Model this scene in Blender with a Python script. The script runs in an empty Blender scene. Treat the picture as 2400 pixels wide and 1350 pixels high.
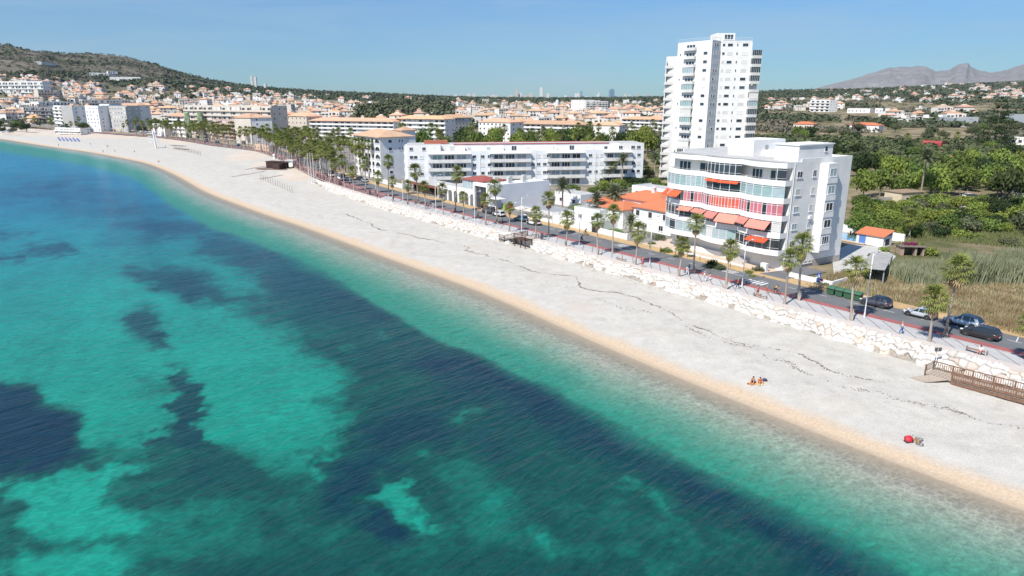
import bpy, math, random
import numpy as np
from mathutils import Vector, Matrix
random.seed(7)
R = math.radians
scene = bpy.context.scene
COL = scene.collection

# ---------------------------------------------------------------- camera
HAZE_D = 2.5e-5
CAMH = 30.0
F = 1600.0
TH = math.atan(446.5 / 1600.0)
CT, ST = math.cos(TH), math.sin(TH)
cam_d = bpy.data.cameras.new('camera')
cam = bpy.data.objects.new('camera', cam_d)
COL.objects.link(cam)
cam.location = (0, 0, CAMH)
cam.rotation_euler = (math.pi / 2 - TH, 0, 0)
cam_d.sensor_width = 36.0
cam_d.lens = 24.0
cam_d.clip_start = 0.5
cam_d.clip_end = 60000
scene.camera = cam

# ---------------------------------------------------------------- sky and sun
SUN_EL = R(49)
SUN_DIR = Vector((-0.65, -0.76, 0)).normalized()      # horizontal direction towards the sun
world = bpy.data.worlds.new('World')
scene.world = world
world.use_nodes = True
wn, wl = world.node_tree.nodes, world.node_tree.links
wn.clear()
w_out = wn.new('ShaderNodeOutputWorld')
w_bg = wn.new('ShaderNodeBackground')
sky = wn.new('ShaderNodeTexSky')
sky.sky_type = 'NISHITA'
sky.sun_disc = False
sky.sun_elevation = SUN_EL
sky.sun_rotation = math.atan2(SUN_DIR.x, SUN_DIR.y)
sky.altitude = 20
sky.air_density = 1.15
sky.dust_density = 0.1
sky.ozone_density = 1.6
w_bg.inputs['Strength'].default_value = 0.067
# thin high cirrus in the real sky direction space
tc = wn.new('ShaderNodeTexCoord')
mp = wn.new('ShaderNodeMapping')
mp.inputs['Scale'].default_value = (1.3, 1.3, 9.0)
mp.inputs['Rotation'].default_value = (0.0, R(9), R(20))
nz = wn.new('ShaderNodeTexNoise')
nz.inputs['Scale'].default_value = 2.2
nz.inputs['Detail'].default_value = 7
nz.inputs['Roughness'].default_value = 0.62
nz.inputs['Distortion'].default_value = 0.6
rp = wn.new('ShaderNodeMapRange')
rp.inputs['From Min'].default_value = 0.44
rp.inputs['From Max'].default_value = 0.85
rp.inputs['To Max'].default_value = 0.55
mx = wn.new('ShaderNodeMix')
mx.data_type = 'RGBA'
mx.inputs[7].default_value = (6.0, 7.6, 9.2, 1)
wl.new(tc.outputs['Generated'], mp.inputs['Vector'])
wl.new(mp.outputs['Vector'], nz.inputs['Vector'])
wl.new(nz.outputs['Fac'], rp.inputs['Value'])
wl.new(rp.outputs['Result'], mx.inputs[0])
tint = wn.new('ShaderNodeMix'); tint.data_type = 'RGBA'; tint.blend_type = 'MULTIPLY'; tint.inputs[0].default_value = 1.0; tint.inputs[7].default_value = (.50, .89, 1.38, 1)
wl.new(sky.outputs['Color'], tint.inputs[6])
wl.new(tint.outputs[2], mx.inputs[6])
wl.new(mx.outputs[2], w_bg.inputs['Color'])
wl.new(w_bg.outputs['Background'], w_out.inputs['Surface'])

sun_d = bpy.data.lights.new('sun', 'SUN')
sun_d.energy = 4.7
sun_d.angle = R(0.5)
sun_d.color = (1.0, 0.96, 0.885)
sun_o = bpy.data.objects.new('sun', sun_d)
COL.objects.link(sun_o)
sd3 = Vector((SUN_DIR.x * math.cos(SUN_EL), SUN_DIR.y * math.cos(SUN_EL), math.sin(SUN_EL)))
sun_o.rotation_euler = sd3.to_track_quat('Z', 'Y').to_euler()
sun_o.location = (0, 0, 200)

vs = scene.view_settings
vs.view_transform = 'Standard'
vs.look = 'None'
vs.gamma = 1.0
vs.exposure = 0.37
vs.use_curve_mapping = False
scene.render.engine = 'CYCLES'
scene.cycles.use_denoising = True
scene.cycles.max_bounces = 5
scene.cycles.diffuse_bounces = 3
scene.cycles.glossy_bounces = 2
scene.cycles.transparent_max_bounces = 12
scene.cycles.volume_bounces = 0
scene.cycles.sample_clamp_indirect = 4.0

# ---------------------------------------------------------------- pixels <-> points of the place
def P(px, py, z=0.0):
    """point of the horizontal plane z seen at photograph pixel (px, py)"""
    vx, vy = px - 1200.0, py - 675.0
    fwd = F * CT - vy * ST
    dn = F * ST + vy * CT
    k = (CAMH - z) / dn
    return Vector((vx * k, fwd * k, z))

def proj(x, y, z):
    t = CAMH - z
    zc = y * CT + t * ST
    return 1200 + F * x / zc, 675 + F * (t * CT - y * ST) / zc

def z_at(x, y, py):
    """height over (x, y) seen at pixel row py"""
    q = (py - 675.0) / F
    t = (q * y * CT + y * ST) / (CT - q * ST)
    return CAMH - t

def at_depth(px, py, Y):
    """point at forward distance Y"""
    vx, vy = px - 1200.0, py - 675.0
    fwd = F * CT - vy * ST
    dn = F * ST + vy * CT
    k = Y / fwd
    return Vector((vx * k, Y, CAMH - dn * k))

# ---------------------------------------------------------------- noise
_rs = np.random.RandomState(5)
_tab = _rs.rand(256, 256)
def vnoise(x, y):
    xi = np.floor(x).astype(int); yi = np.floor(y).astype(int)
    fx = x - xi; fy = y - yi
    fx = fx * fx * (3 - 2 * fx); fy = fy * fy * (3 - 2 * fy)
    a = _tab[xi & 255, yi & 255]; b = _tab[(xi + 1) & 255, yi & 255]
    c = _tab[xi & 255, (yi + 1) & 255]; d = _tab[(xi + 1) & 255, (yi + 1) & 255]
    return (a * (1 - fx) + b * fx) * (1 - fy) + (c * (1 - fx) + d * fx) * fy
def fbm(x, y, o=4, rough=0.5):
    x = np.asarray(x, float); y = np.asarray(y, float)
    s = 0; a = 1.0; t = 0
    for i in range(o):
        s = s + a * (vnoise(x * 2 ** i + 17.3 * i, y * 2 ** i + 9.1 * i) - 0.5)
        t += a; a *= rough
    return s / t * 2
def sstep(a, b, x):
    t = np.clip((x - a) / (b - a), 0, 1)
    return t * t * (3 - 2 * t)

# ---------------------------------------------------------------- shoreline and promenade line
SHORE_PX = [(2400,1197),(2200,1127),(2067,1075),(1933,1023),(1800,972),(1700,928),(1600,893),(1500,847),(1400,807),
 (1300,760),(1200,715),(1100,673),(1000,638),(900,602),(800,565),(700,528),(633,507),(567,483),(500,458),(467,442),
 (433,422),(400,405),(367,391),(333,380),(267,367),(200,355),(133,346),(67,336),(0,325.5),(-120,311)]
WALL_PX = [(2400,862),(2174,802),(2004,757),(1900,731),(1744,689),(1590,648.6),(1480,618),(1400,597.5),(1284,565),
 (1195,542.5),(1080,514.5),(992,492),(876,461),(780,431),(750,419),(700,396.5),(667,378.5),(633,364),(593,352),
 (500,341),(440,331),(371,322),(300,317),(200,309.5),(100,302),(0,296),(-120,289)]
def resample(pts, step):
    pts = [Vector((p[0], p[1])) for p in pts]
    out = []
    n = len(pts)
    for i in range(n - 1):
        p0 = pts[max(i-1,0)]; p1 = pts[i]; p2 = pts[i+1]; p3 = pts[min(i+2,n-1)]
        m = max(1, int((p2 - p1).length / step))
        for k in range(m):
            t = k / m
            q = 0.5 * ((2*p1) + (p2-p0)*t + (2*p0-5*p1+4*p2-p3)*t*t + (3*p1-p0-3*p2+p3)*t**3)
            out.append(q)
    out.append(pts[-1])
    return np.array([[p.x, p.y] for p in out])
def smooth(a, n):
    for _ in range(n):
        b = a.copy(); b[1:-1] = (a[:-2] + a[1:-1]*2 + a[2:]) / 4; a = b
    return a
def world_line(px, z, ext0=60, ext1=900):
    w = [P(a, b, z) for a, b in px]
    d0 = (w[0] - w[2]).normalized(); d1 = (w[-1] - w[-3]).normalized()
    w = [w[0] + d0 * ext0] + w + [w[-1] + d1 * ext1]
    return smooth(resample([(v.x, v.y) for v in w], 3.0), 12)
WATER_Z = -3.0
SHORE = world_line(SHORE_PX, WATER_Z, 120, 1500)
WALL = world_line(WALL_PX, 0.0, 120, 1500)
def seg_dist(line, X, Y, chunk=60000):
    """signed distance to a polyline; positive inland (right of the walking direction)"""
    A = line[:-1]; B = line[1:]; D = B - A; L2 = (D**2).sum(1)
    X = X.ravel(); Y = Y.ravel()
    out = np.empty(len(X))
    for i in range(0, len(X), chunk):
        x = X[i:i+chunk, None]; y = Y[i:i+chunk, None]
        t = np.clip(((x - A[:,0]) * D[:,0] + (y - A[:,1]) * D[:,1]) / L2, 0, 1)
        dx = x - (A[:,0] + t*D[:,0]); dy = y - (A[:,1] + t*D[:,1])
        d2 = dx*dx + dy*dy
        j = d2.argmin(1); r = np.arange(len(j))
        cr = D[j,0]*dy[r,j] - D[j,1]*dx[r,j]
        out[i:i+chunk] = np.sqrt(d2[r,j]) * np.where(cr < 0, 1, -1)
    return out
def thin(line, tol_scale=0.012):
    """fewer points far away"""
    keep = [0]
    for i in range(1, len(line)-1):
        d = np.hypot(*(line[i]-line[keep[-1]]))
        if d > max(3.0, np.hypot(*line[i]) * tol_scale * 2): keep.append(i)
    keep.append(len(line)-1)
    return line[keep]
SHORE_T, WALL_T = thin(SHORE), thin(WALL)

class Path:
    def __init__(s, line):
        s.p = line
        d = np.diff(line, axis=0); s.l = np.concatenate([[0], np.cumsum(np.hypot(d[:,0], d[:,1]))])
        t = np.gradient(line, axis=0); t /= np.hypot(t[:,0], t[:,1])[:,None]
        s.t = t
    def at(s, a):
        x = np.interp(a, s.l, s.p[:,0]); y = np.interp(a, s.l, s.p[:,1])
        tx = np.interp(a, s.l, s.t[:,0]); ty = np.interp(a, s.l, s.t[:,1])
        n = math.hypot(tx, ty)
        return Vector((x, y)), Vector((tx/n, ty/n))
    def off(s, a, o):
        p, t = s.at(a)
        return p + Vector((t.y, -t.x)) * o          # positive = inland
    def rot(s, a):
        """z rotation whose local +x runs towards the near end and local +y inland"""
        p, t = s.at(a)
        return math.atan2(-t.y, -t.x)
    def s_px(s, px, o=0.0, z=0.0):
        """arclength where offset o is seen at column px"""
        best = None
        for a in np.arange(60, s.l[-1]-200, 1.0):
            q = s.off(a, o)
            if q.y < 20: continue
            e = abs(proj(q.x, q.y, z)[0] - px)
            if best is None or e < best[0]: best = (e, a)
        return best[1]
    def s_xy(s, x, y):
        d = np.hypot(s.p[:,0]-x, s.p[:,1]-y); i = int(d.argmin())
        t = s.t[i]; v = np.array([x, y]) - s.p[i]
        return s.l[i] + v @ t, v[0]*t[1] - v[1]*t[0]
ST_ = Path(WALL)

# ---------------------------------------------------------------- terrain
RIDGE_X = [-500,-200,0,60,110,160,260,310,360,400,450,500,550,620,700,800,900,1000,1100,1300,1560,1700,1800,1900,2000,2150,2300,2400,2900]
RIDGE_Y = [95,92,98,112,122,126,128,133,148,160,176,190,199,207,213,218,222,227,231,233,231,222,216,212,209,200,193,187,180]
RIDGE_R = [2400,2400,2300,2200,2200,2500,2600,2600,2600,2600,2700,2700,2800,2900,3000,3100,3200,3300,3400,3500,3500,3600,3600,3700,3800,3800,3800,3800,3800]
def land_h(X, Y):
    X = np.asarray(X, float); Y = np.asarray(Y, float)
    Yc = np.maximum(Y, 60)
    pe = 1200 + 1661 * X / Yc
    pe = np.clip(pe, -500, 2900)
    ry = np.interp(pe, RIDGE_X, RIDGE_Y); rr = np.interp(pe, RIDGE_X, RIDGE_R)
    q = (ry - 675.0) / F
    t = (q * rr * CT + rr * ST) / (CT - q * ST)
    H = CAMH - t
    r0 = np.interp(pe, [-500, 300, 700, 2900], [650, 650, 600, 520])
    u = np.clip((Yc - r0) / (rr - r0), 0, 1)
    pw = np.interp(pe, [-500, 300, 700, 1700, 2900], [1.75, 1.7, 1.25, 1.25, 1.45])
    h = np.maximum(H, 5) * u ** pw
    n = fbm(X / 260, Y / 260, 5) * np.maximum(H, 0) * 0.16 * np.clip(u * 1.6, 0, 1) * np.clip((1 - u) * 3.0, 0.12, 1)
    back = np.clip((Yc - rr) / 2500, 0, 1)
    return np.maximum((h + n) * (1 - 0.35 * back), 0)
def hit(px, py):
    """point of the land surface seen at pixel (px, py)"""
    lo = None
    Ys = np.concatenate([np.arange(150, 1200, 6.0), np.arange(1200, 4000, 15.0)])
    vx, vy = px - 1200.0, py - 675.0
    fwd = F * CT - vy * ST; dn = F * ST + vy * CT
    Xs = vx * Ys / fwd; Zs = CAMH - dn * Ys / fwd
    below = np.nonzero(Zs <= land_h(Xs, Ys))[0]
    if len(below) == 0: return None
    i = below[0]
    return Vector((Xs[i], Ys[i], Zs[i]))
def zland(x, y):
    return float(land_h(x, y))

# ---------------------------------------------------------------- mesh building
class MB:
    def __init__(s): s.v = []; s.f = []; s.m = []
    def quad(s, a, b, c, d, m=0):
        i = len(s.v); s.v += [tuple(a), tuple(b), tuple(c), tuple(d)]; s.f.append((i, i+1, i+2, i+3)); s.m.append(m)
    def tri(s, a, b, c, m=0):
        i = len(s.v); s.v += [tuple(a), tuple(b), tuple(c)]; s.f.append((i, i+1, i+2)); s.m.append(m)
    def box(s, x0, x1, y0, y1, z0, z1, m=0):
        i = len(s.v)
        s.v += [(x0,y0,z0),(x1,y0,z0),(x1,y1,z0),(x0,y1,z0),(x0,y0,z1),(x1,y0,z1),(x1,y1,z1),(x0,y1,z1)]
        for f in ((0,3,2,1),(4,5,6,7),(0,1,5,4),(1,2,6,5),(2,3,7,6),(3,0,4,7)):
            s.f.append(tuple(i+k for k in f)); s.m.append(m)
        return s
    def prism(s, poly, z0, z1, m=0, mt=None):
        """poly counter-clockwise seen from above"""
        i = len(s.v); n = len(poly)
        s.v += [(p[0],p[1],z0) for p in poly] + [(p[0],p[1],z1) for p in poly]
        for k in range(n):
            s.f.append((i+k, i+(k+1)%n, i+n+(k+1)%n, i+n+k)); s.m.append(m)
        s.f.append(tuple(i+n+k for k in range(n))); s.m.append(m if mt is None else mt)
        s.f.append(tuple(i+n-1-k for k in range(n))); s.m.append(m)
        return s
    def tube(s, p0, p1, r0, r1=None, n=6, m=0, cap=True):
        r1 = r0 if r1 is None else r1
        p0 = Vector(p0); p1 = Vector(p1); d = (p1-p0)
        if d.length < 1e-6: return s
        d.normalize(); a = d.orthogonal().normalized(); b = d.cross(a)
        i = len(s.v)
        for p, r in ((p0,r0),(p1,r1)):
            for k in range(n):
                t = 2*math.pi*k/n
                s.v.append(tuple(p + (a*math.cos(t) + b*math.sin(t))*r))
        for k in range(n):
            s.f.append((i+k, i+(k+1)%n, i+n+(k+1)%n, i+n+k)); s.m.append(m)
        if cap:
            s.f.append(tuple(i+n+k for k in range(n))); s.m.append(m)
            s.f.append(tuple(i+n-1-k for k in range(n))); s.m.append(m)
        return s
    def chain(s, pts, rs, n=7, m=0):
        """one continuous tapering tube through the points"""
        i0 = len(s.v); P_ = [Vector(p) for p in pts]
        for j, p in enumerate(P_):
            d = (P_[min(j+1,len(P_)-1)] - P_[max(j-1,0)]).normalized()
            a = Vector((0,1,0)).cross(d)
            if a.length < .1: a = Vector((1,0,0)).cross(d)
            a.normalize(); b = d.cross(a)
            for k in range(n):
                t = 2*math.pi*k/n
                s.v.append(tuple(p + (a*math.cos(t)+b*math.sin(t))*rs[j]))
        for j in range(len(P_)-1):
            for k in range(n):
                s.f.append((i0+j*n+k, i0+j*n+(k+1)%n, i0+(j+1)*n+(k+1)%n, i0+(j+1)*n+k)); s.m.append(m)
        s.f.append(tuple(i0+(len(P_)-1)*n+k for k in range(n))); s.m.append(m)
        return s
    def hip(s, x0, x1, y0, y1, z0, h, m=0, over=0.6, th=0.18, ridge=None):
        x0-=over; x1+=over; y0-=over; y1+=over
        s.box(x0, x1, y0, y1, z0, z0+th, m)
        w = min(x1-x0, y1-y0)/2
        z1 = z0+th+0.003; zt = z1+h
        A,B,C,D = (x0,y0,z1),(x1,y0,z1),(x1,y1,z1),(x0,y1,z1)
        if x1-x0 >= y1-y0:
            E = (x0+w,(y0+y1)/2,zt); G = (x1-w,(y0+y1)/2,zt)
            s.quad(A,B,G,E,m); s.quad(C,D,E,G,m); s.tri(B,C,G,m); s.tri(D,A,E,m)
        else:
            E = ((x0+x1)/2,y0+w,zt); G = ((x0+x1)/2,y1-w,zt)
            s.quad(B,C,G,E,m); s.quad(D,A,E,G,m); s.tri(A,B,E,m); s.tri(C,D,G,m)
        return s
    def ball(s, c, r, m=0, seg=8, ring=5, sc=(1,1,1)):
        i0 = len(s.v)
        for a in range(ring+1):
            ph = math.pi*a/ring
            for b in range(seg):
                t = 2*math.pi*b/seg
                s.v.append((c[0]+r*sc[0]*math.sin(ph)*math.cos(t), c[1]+r*sc[1]*math.sin(ph)*math.sin(t), c[2]+r*sc[2]*math.cos(ph)))
        for a in range(ring):
            for b in range(seg):
                s.f.append((i0+a*seg+b, i0+(a+1)*seg+b, i0+(a+1)*seg+(b+1)%seg, i0+a*seg+(b+1)%seg)); s.m.append(m)
        return s
    def mesh(s, name, mats, smooth_=False):
        me = bpy.data.meshes.new(name)
        me.from_pydata(s.v, [], s.f)
        for m in (mats if isinstance(mats, (list, tuple)) else [mats]): me.materials.append(m)
        if any(s.m): me.polygons.foreach_set('material_index', s.m)
        if smooth_: me.polygons.foreach_set('use_smooth', [True]*len(s.f))
        me.update()
        return me
def obj(name, me, parent=None, loc=(0,0,0), rz=0.0, rot=None, scale=None):
    o = bpy.data.objects.new(name, me); COL.objects.link(o)
    if parent is not None: o.parent = parent
    o.location = loc
    o.rotation_euler = rot if rot is not None else (0,0,rz)
    if scale is not None: o.scale = scale
    return o
def tag(o, label, cat, group=None):
    o['label'] = label; o['category'] = cat
    if group: o['group'] = group
    return o
def thing(name, label, cat, loc=(0,0,0), rz=0.0, group=None):
    return tag(obj(name, None, None, loc, rz), label, cat, group)
def struct(name, me, **k):
    o = obj(name, me, **k); o['kind'] = 'structure'; return o
def stuff(name, me, parent=None, label=None, cat=None):
    o = obj(name, me, parent); o['kind'] = 'stuff'
    if label: o['label'] = label; o['category'] = cat
    return o
def dup(root, loc=None, rz=None, label=None, scale=None, group=None):
    """a copy of a thing with copies of its parts and sub-parts (mesh data shared)"""
    def cp(o, par):
        c = o.copy(); COL.objects.link(c)
        if par is not None: c.parent = par
        for ch in KIDS.get(o.name, []): cp(ch, c)
        return c
    c = cp(root, None)
    if loc is not None: c.location = loc
    if rz is not None: c.rotation_euler = (0,0,rz)
    if label: c['label'] = label
    if group: c['group'] = group
    if scale is not None: c.scale = (scale,)*3 if not hasattr(scale,'__len__') else scale
    return c
KIDS = {}
def index_kids():
    KIDS.clear()
    for o in COL.objects:
        if o.parent is not None: KIDS.setdefault(o.parent.name, []).append(o)

# ---------------------------------------------------------------- materials
MATS = {}
def mat(name, col, rough=0.8, var=0.0, scale=1.0, col2=None, bump=0.0, bscale=None, metal=0.0, spec=0.5, rand=0.0, detail=5, coord='Object', trans=0.0):
    """procedural material: base colour varied by noise (var or a second colour), fine relief, per-object variation"""
    if name in MATS: return MATS[name]
    m = bpy.data.materials.new(name); m.use_nodes = True; MATS[name] = m
    N, L = m.node_tree.nodes, m.node_tree.links
    b = N['Principled BSDF']
    b.inputs['Roughness'].default_value = rough
    b.inputs['Metallic'].default_value = metal
    b.inputs['Specular IOR Level'].default_value = spec
    col = tuple(col) + (1,)
    b.inputs['Base Color'].default_value = col
    out = None
    if var or col2 or bump:
        t = N.new('ShaderNodeTexCoord'); n = N.new('ShaderNodeTexNoise')
        n.inputs['Scale'].default_value = scale; n.inputs['Detail'].default_value = detail
        n.inputs['Roughness'].default_value = 0.6
        L.new(t.outputs[coord], n.inputs['Vector'])
    if var or col2:
        mr = N.new('ShaderNodeMapRange'); mr.inputs['From Min'].default_value = .33; mr.inputs['From Max'].default_value = .67
        L.new(n.outputs['Fac'], mr.inputs['Value'])
        mxx = N.new('ShaderNodeMix'); mxx.data_type = 'RGBA'
        c2 = tuple(col2)+(1,) if col2 else tuple(min(1,c*(1+var)) for c in col[:3])+(1,)
        c1 = col if col2 else tuple(c*(1-var) for c in col[:3])+(1,)
        mxx.inputs[6].default_value = c1; mxx.inputs[7].default_value = c2
        L.new(mr.outputs['Result'], mxx.inputs[0]); out = mxx.outputs[2]
    if rand:
        oi = N.new('ShaderNodeObjectInfo'); hs = N.new('ShaderNodeHueSaturation')
        r1 = N.new('ShaderNodeMapRange'); r1.inputs['To Min'].default_value = 1-rand; r1.inputs['To Max'].default_value = 1+rand
        r2 = N.new('ShaderNodeMapRange'); r2.inputs['To Min'].default_value = .5-rand*.06; r2.inputs['To Max'].default_value = .5+rand*.06
        L.new(oi.outputs['Random'], r1.inputs['Value']); L.new(r1.outputs['Result'], hs.inputs['Value'])
        mm = N.new('ShaderNodeMath'); mm.operation='FRACT'; m2 = N.new('ShaderNodeMath'); m2.operation='MULTIPLY'; m2.inputs[1].default_value=7.31
        L.new(oi.outputs['Random'], m2.inputs[0]); L.new(m2.outputs[0], mm.inputs[0]); L.new(mm.outputs[0], r2.inputs['Value']); L.new(r2.outputs['Result'], hs.inputs['Hue'])
        if out: L.new(out, hs.inputs['Color'])
        else: hs.inputs['Color'].default_value = col
        out = hs.outputs['Color']
    if out: L.new(out, b.inputs['Base Color'])
    if bump:
        n2 = n
        if bscale:
            n2 = N.new('ShaderNodeTexNoise'); n2.inputs['Scale'].default_value = bscale; n2.inputs['Detail'].default_value = 4
            L.new(t.outputs[coord], n2.inputs['Vector'])
        bp = N.new('ShaderNodeBump'); bp.inputs['Strength'].default_value = min(1,bump*2); bp.inputs['Distance'].default_value = bump
        L.new(n2.outputs['Fac'], bp.inputs['Height']); L.new(bp.outputs['Normal'], b.inputs['Normal'])
    if trans:
        tr = N.new('ShaderNodeBsdfTranslucent'); ms = N.new('ShaderNodeMixShader'); ms.inputs[0].default_value = trans
        if out: L.new(out, tr.inputs['Color'])
        else: tr.inputs['Color'].default_value = col
        L.new(b.outputs[0], ms.inputs[1]); L.new(tr.outputs[0], ms.inputs[2])
        L.new(ms.outputs[0], N['Material Output'].inputs['Surface'])
    return m

WHITE = mat('white_render', (.84,.825,.795), .85, col2=(.74,.72,.69), scale=.45, bump=.01, detail=8)
WHITE2 = mat('cool_white_render', (.765,.775,.785), .85, var=.06, scale=.35, bump=.01)
CREAM = mat('cream_render', (.62,.55,.47), .88, var=.06, scale=.2)
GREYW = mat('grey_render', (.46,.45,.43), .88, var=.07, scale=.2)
WSTAIN = mat('weathered_white_render', (.74,.72,.69), .88, col2=(.60,.58,.55), scale=.5, detail=8)
PLINTH = mat('plinth_stone', (.42,.38,.34), .9, var=.12, scale=1.2)
TERRA = mat('terracotta_tiles', (.58,.31,.18), .85, col2=(.66,.42,.27), scale=.6, rand=.18)
ORANGE = mat('orange_tiles', (.62,.17,.07), .8, col2=(.52,.20,.10), scale=1.2, bump=.02, bscale=6)
PALETERRA = mat('pale_terracotta_tiles', (.62,.41,.27), .85, col2=(.54,.33,.20), scale=.4, rand=.15)
GLASS = mat('dark_window_glass', (.035,.045,.055), .08, spec=.8, rand=.5)
SHUTTER = mat('rolled_shutter', (.66,.64,.60), .7, rand=.15)
PGLASS = mat('pale_curtained_glass', (.36,.44,.46), .15, spec=.8, var=.15, scale=.7)
GGLASS = mat('green_tinted_glass', (.29,.41,.40), .12, spec=.8, var=.12, scale=.5)
METAL = mat('white_painted_metal', (.74,.74,.74), .45)
GMETAL = mat('grey_painted_metal', (.35,.36,.37), .45, spec=.6)
RAIL = mat('balcony_railing_metal', (.52,.53,.55), .4)
DARK = mat('dark_interior', (.05,.05,.055), .9)
CONC = mat('weathered_concrete', (.50,.49,.46), .9, var=.12, scale=1.0)
ROOFFLAT = mat('flat_roof_grey', (.48,.47,.45), .95, var=.12, scale=.5)

# ================================================================ THE SETTING
def attr(me, name, arr, typ='FLOAT'):
    a = me.attributes.new(name, typ, 'POINT')
    a.data.foreach_set('value' if typ == 'FLOAT' else 'color', np.ascontiguousarray(arr, dtype=np.float32).ravel())
def grid_mesh(name, X, Y, Z, keep, mats, attrs=None):
    """mesh of a (rows, cols) grid of points, only the cells in keep"""
    nr, nc = X.shape
    idx = np.arange(nr*nc).reshape(nr, nc)
    q = np.stack([idx[:-1,:-1], idx[:-1,1:], idx[1:,1:], idx[1:,:-1]], -1)[keep]
    used = np.unique(q); remap = np.full(nr*nc, -1); remap[used] = np.arange(len(used))
    q = remap[q]
    co = np.stack([X.ravel()[used], Y.ravel()[used], Z.ravel()[used]], -1).astype(np.float32)
    me = bpy.data.meshes.new(name)
    me.vertices.add(len(co)); me.vertices.foreach_set('co', co.ravel())
    me.loops.add(q.size); me.loops.foreach_set('vertex_index', q.ravel().astype(np.int32))
    me.polygons.add(len(q)); me.polygons.foreach_set('loop_start', np.arange(0, q.size, 4, dtype=np.int32))
    me.polygons.foreach_set('use_smooth', np.ones(len(q), bool))
    for m in mats: me.materials.append(m)
    me.update(calc_edges=True)
    for k, v in (attrs or {}).items():
        if v.ndim == 3: attr(me, k, v.reshape(nr*nc, -1)[used], 'FLOAT_COLOR')
        else: attr(me, k, v.ravel()[used])
    return me
def polar(a0, a1, na, rs):
    a = np.radians(np.linspace(a0, a1, na)); rr = np.asarray(rs)
    A, Rr = np.meshgrid(a, rr)
    return Rr*np.sin(A), Rr*np.cos(A)
def in_poly(poly, X, Y):
    ins = np.zeros(X.shape, bool); n = len(poly)
    for i in range(n):
        x0,y0 = poly[i]; x1,y1 = poly[(i+1)%n]
        if y0 == y1: continue
        c = ((y0 > Y) != (y1 > Y)) & (X < (x1-x0)*(Y-y0)/(y1-y0)+x0)
        ins ^= c
    return ins
def poly_sd(poly, X, Y):
    """signed pixel distance to a closed outline, positive inside"""
    p = np.array(list(poly)+[poly[0]], float)
    best = np.full(X.shape, 1e9)
    for i in range(len(p)-1):
        dx, dy = p[i+1]-p[i]; L2 = dx*dx+dy*dy
        t = np.clip(((X-p[i,0])*dx+(Y-p[i,1])*dy)/L2, 0, 1)
        best = np.minimum(best, np.hypot(X-p[i,0]-t*dx, Y-p[i,1]-t*dy))
    return np.where(in_poly(poly, X, Y), best, -best)

# ---- sea
rs = np.concatenate([np.geomspace(14, 30, 12)[:-1], 33/np.tan(np.linspace(np.arctan(33/30.), np.arctan(33/1400.), 430)), [2000, 4000, 9000, 16000]])
SX, SY = polar(-80, 62, 980, rs)
sd_s = seg_dist(SHORE_T, SX, SY).reshape(SX.shape)
cells = lambda M: M[:-1,:-1] | M[1:,1:] | M[:-1,1:] | M[1:,:-1]
keep = cells(sd_s < 3.0)
t_ = CAMH - WATER_Z; zc_ = SY*CT + t_*ST
PX = 1200 + F*SX/np.maximum(zc_, 1); PY = 675 + F*(t_*CT - SY*ST)/np.maximum(zc_, 1)
# seagrass meadows and sand windows of the seabed: outlines with ragged edges
wob = fbm(SX/5.5, SY/5.5, 5, .62)
wob2 = fbm(SX/1.7+40, SY/1.7, 4, .6)
scale_px = 1500/np.maximum(zc_, 20)*1.0
JX = PX + (fbm(SX/6+3, SY/6, 5, .68)*3.3 + wob2*1.9)*scale_px
JY = PY + (fbm(SX/6, SY/6+31, 5, .68)*3.3 + wob2*1.9)*scale_px*.62
_cm = np.clip(poly_sd([(0,352),(400,478),(600,568),(800,655),(1000,780),(1300,908),(1600,1078),(2150,1352),(2500,1600),(2500,1900),(-600,1900),(-600,352)], PX, PY), -400, 400)
_k = .30 + .70*sstep(25, 130, np.abs(_cm))
JX = PX + (JX-PX)*_k; JY = PY + (JY-PY)*_k
def reg(poly, w):
    w = w*3.0
    return sstep(-w, w, poly_sd(poly, JX, JY))
band_edge = [(0,352),(200,385),(330,420),(400,478),(500,535),(600,568),(700,602),(800,655),(900,722),(1000,780),(1100,822),(1200,862),(1300,908),(1400,962),(1500,1015),(1600,1078),(1800,1165),(2000,1255),(2150,1352),(2500,1600)]
M_ = band_edge[5:] + [(2500,1900),(-600,1900),(-600,1200),(0,1110),(200,1058),(350,1058),(390,1010),(400,970),(420,950),(405,905),(330,920),(325,912),(405,895),(410,878),(435,880),(440,940),(470,965),(465,1010),(450,1028),(520,1040),(560,1065),(610,1110),(640,1132),(700,1118),(740,1085),(790,1090),(828,1050),(790,1040),(862,1012),(850,970),(770,968),(745,950),(810,880),(790,860),(720,830),(690,808),(640,780),(600,755),(550,720),(480,690),(400,650),(290,640),(380,625),(470,640),(560,670),(640,700),(620,650),(560,610)]
U_ = [(-200,450),(0,438),(70,420),(150,410),(230,425),(320,450),(400,478),(500,540),(600,575),(700,612),(800,665),(900,730),(840,780),(760,720),(700,690),(620,650),(520,610),(440,575),(350,585),(250,560),(330,548),(200,500),(100,480),(0,475),(-200,480)]
L = np.ones(SX.shape)*.86
far_soft = 8
L = L + (.44 - L)*reg(M_, 11)
L = L + (.38 - L)*reg(U_, 16)
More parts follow.
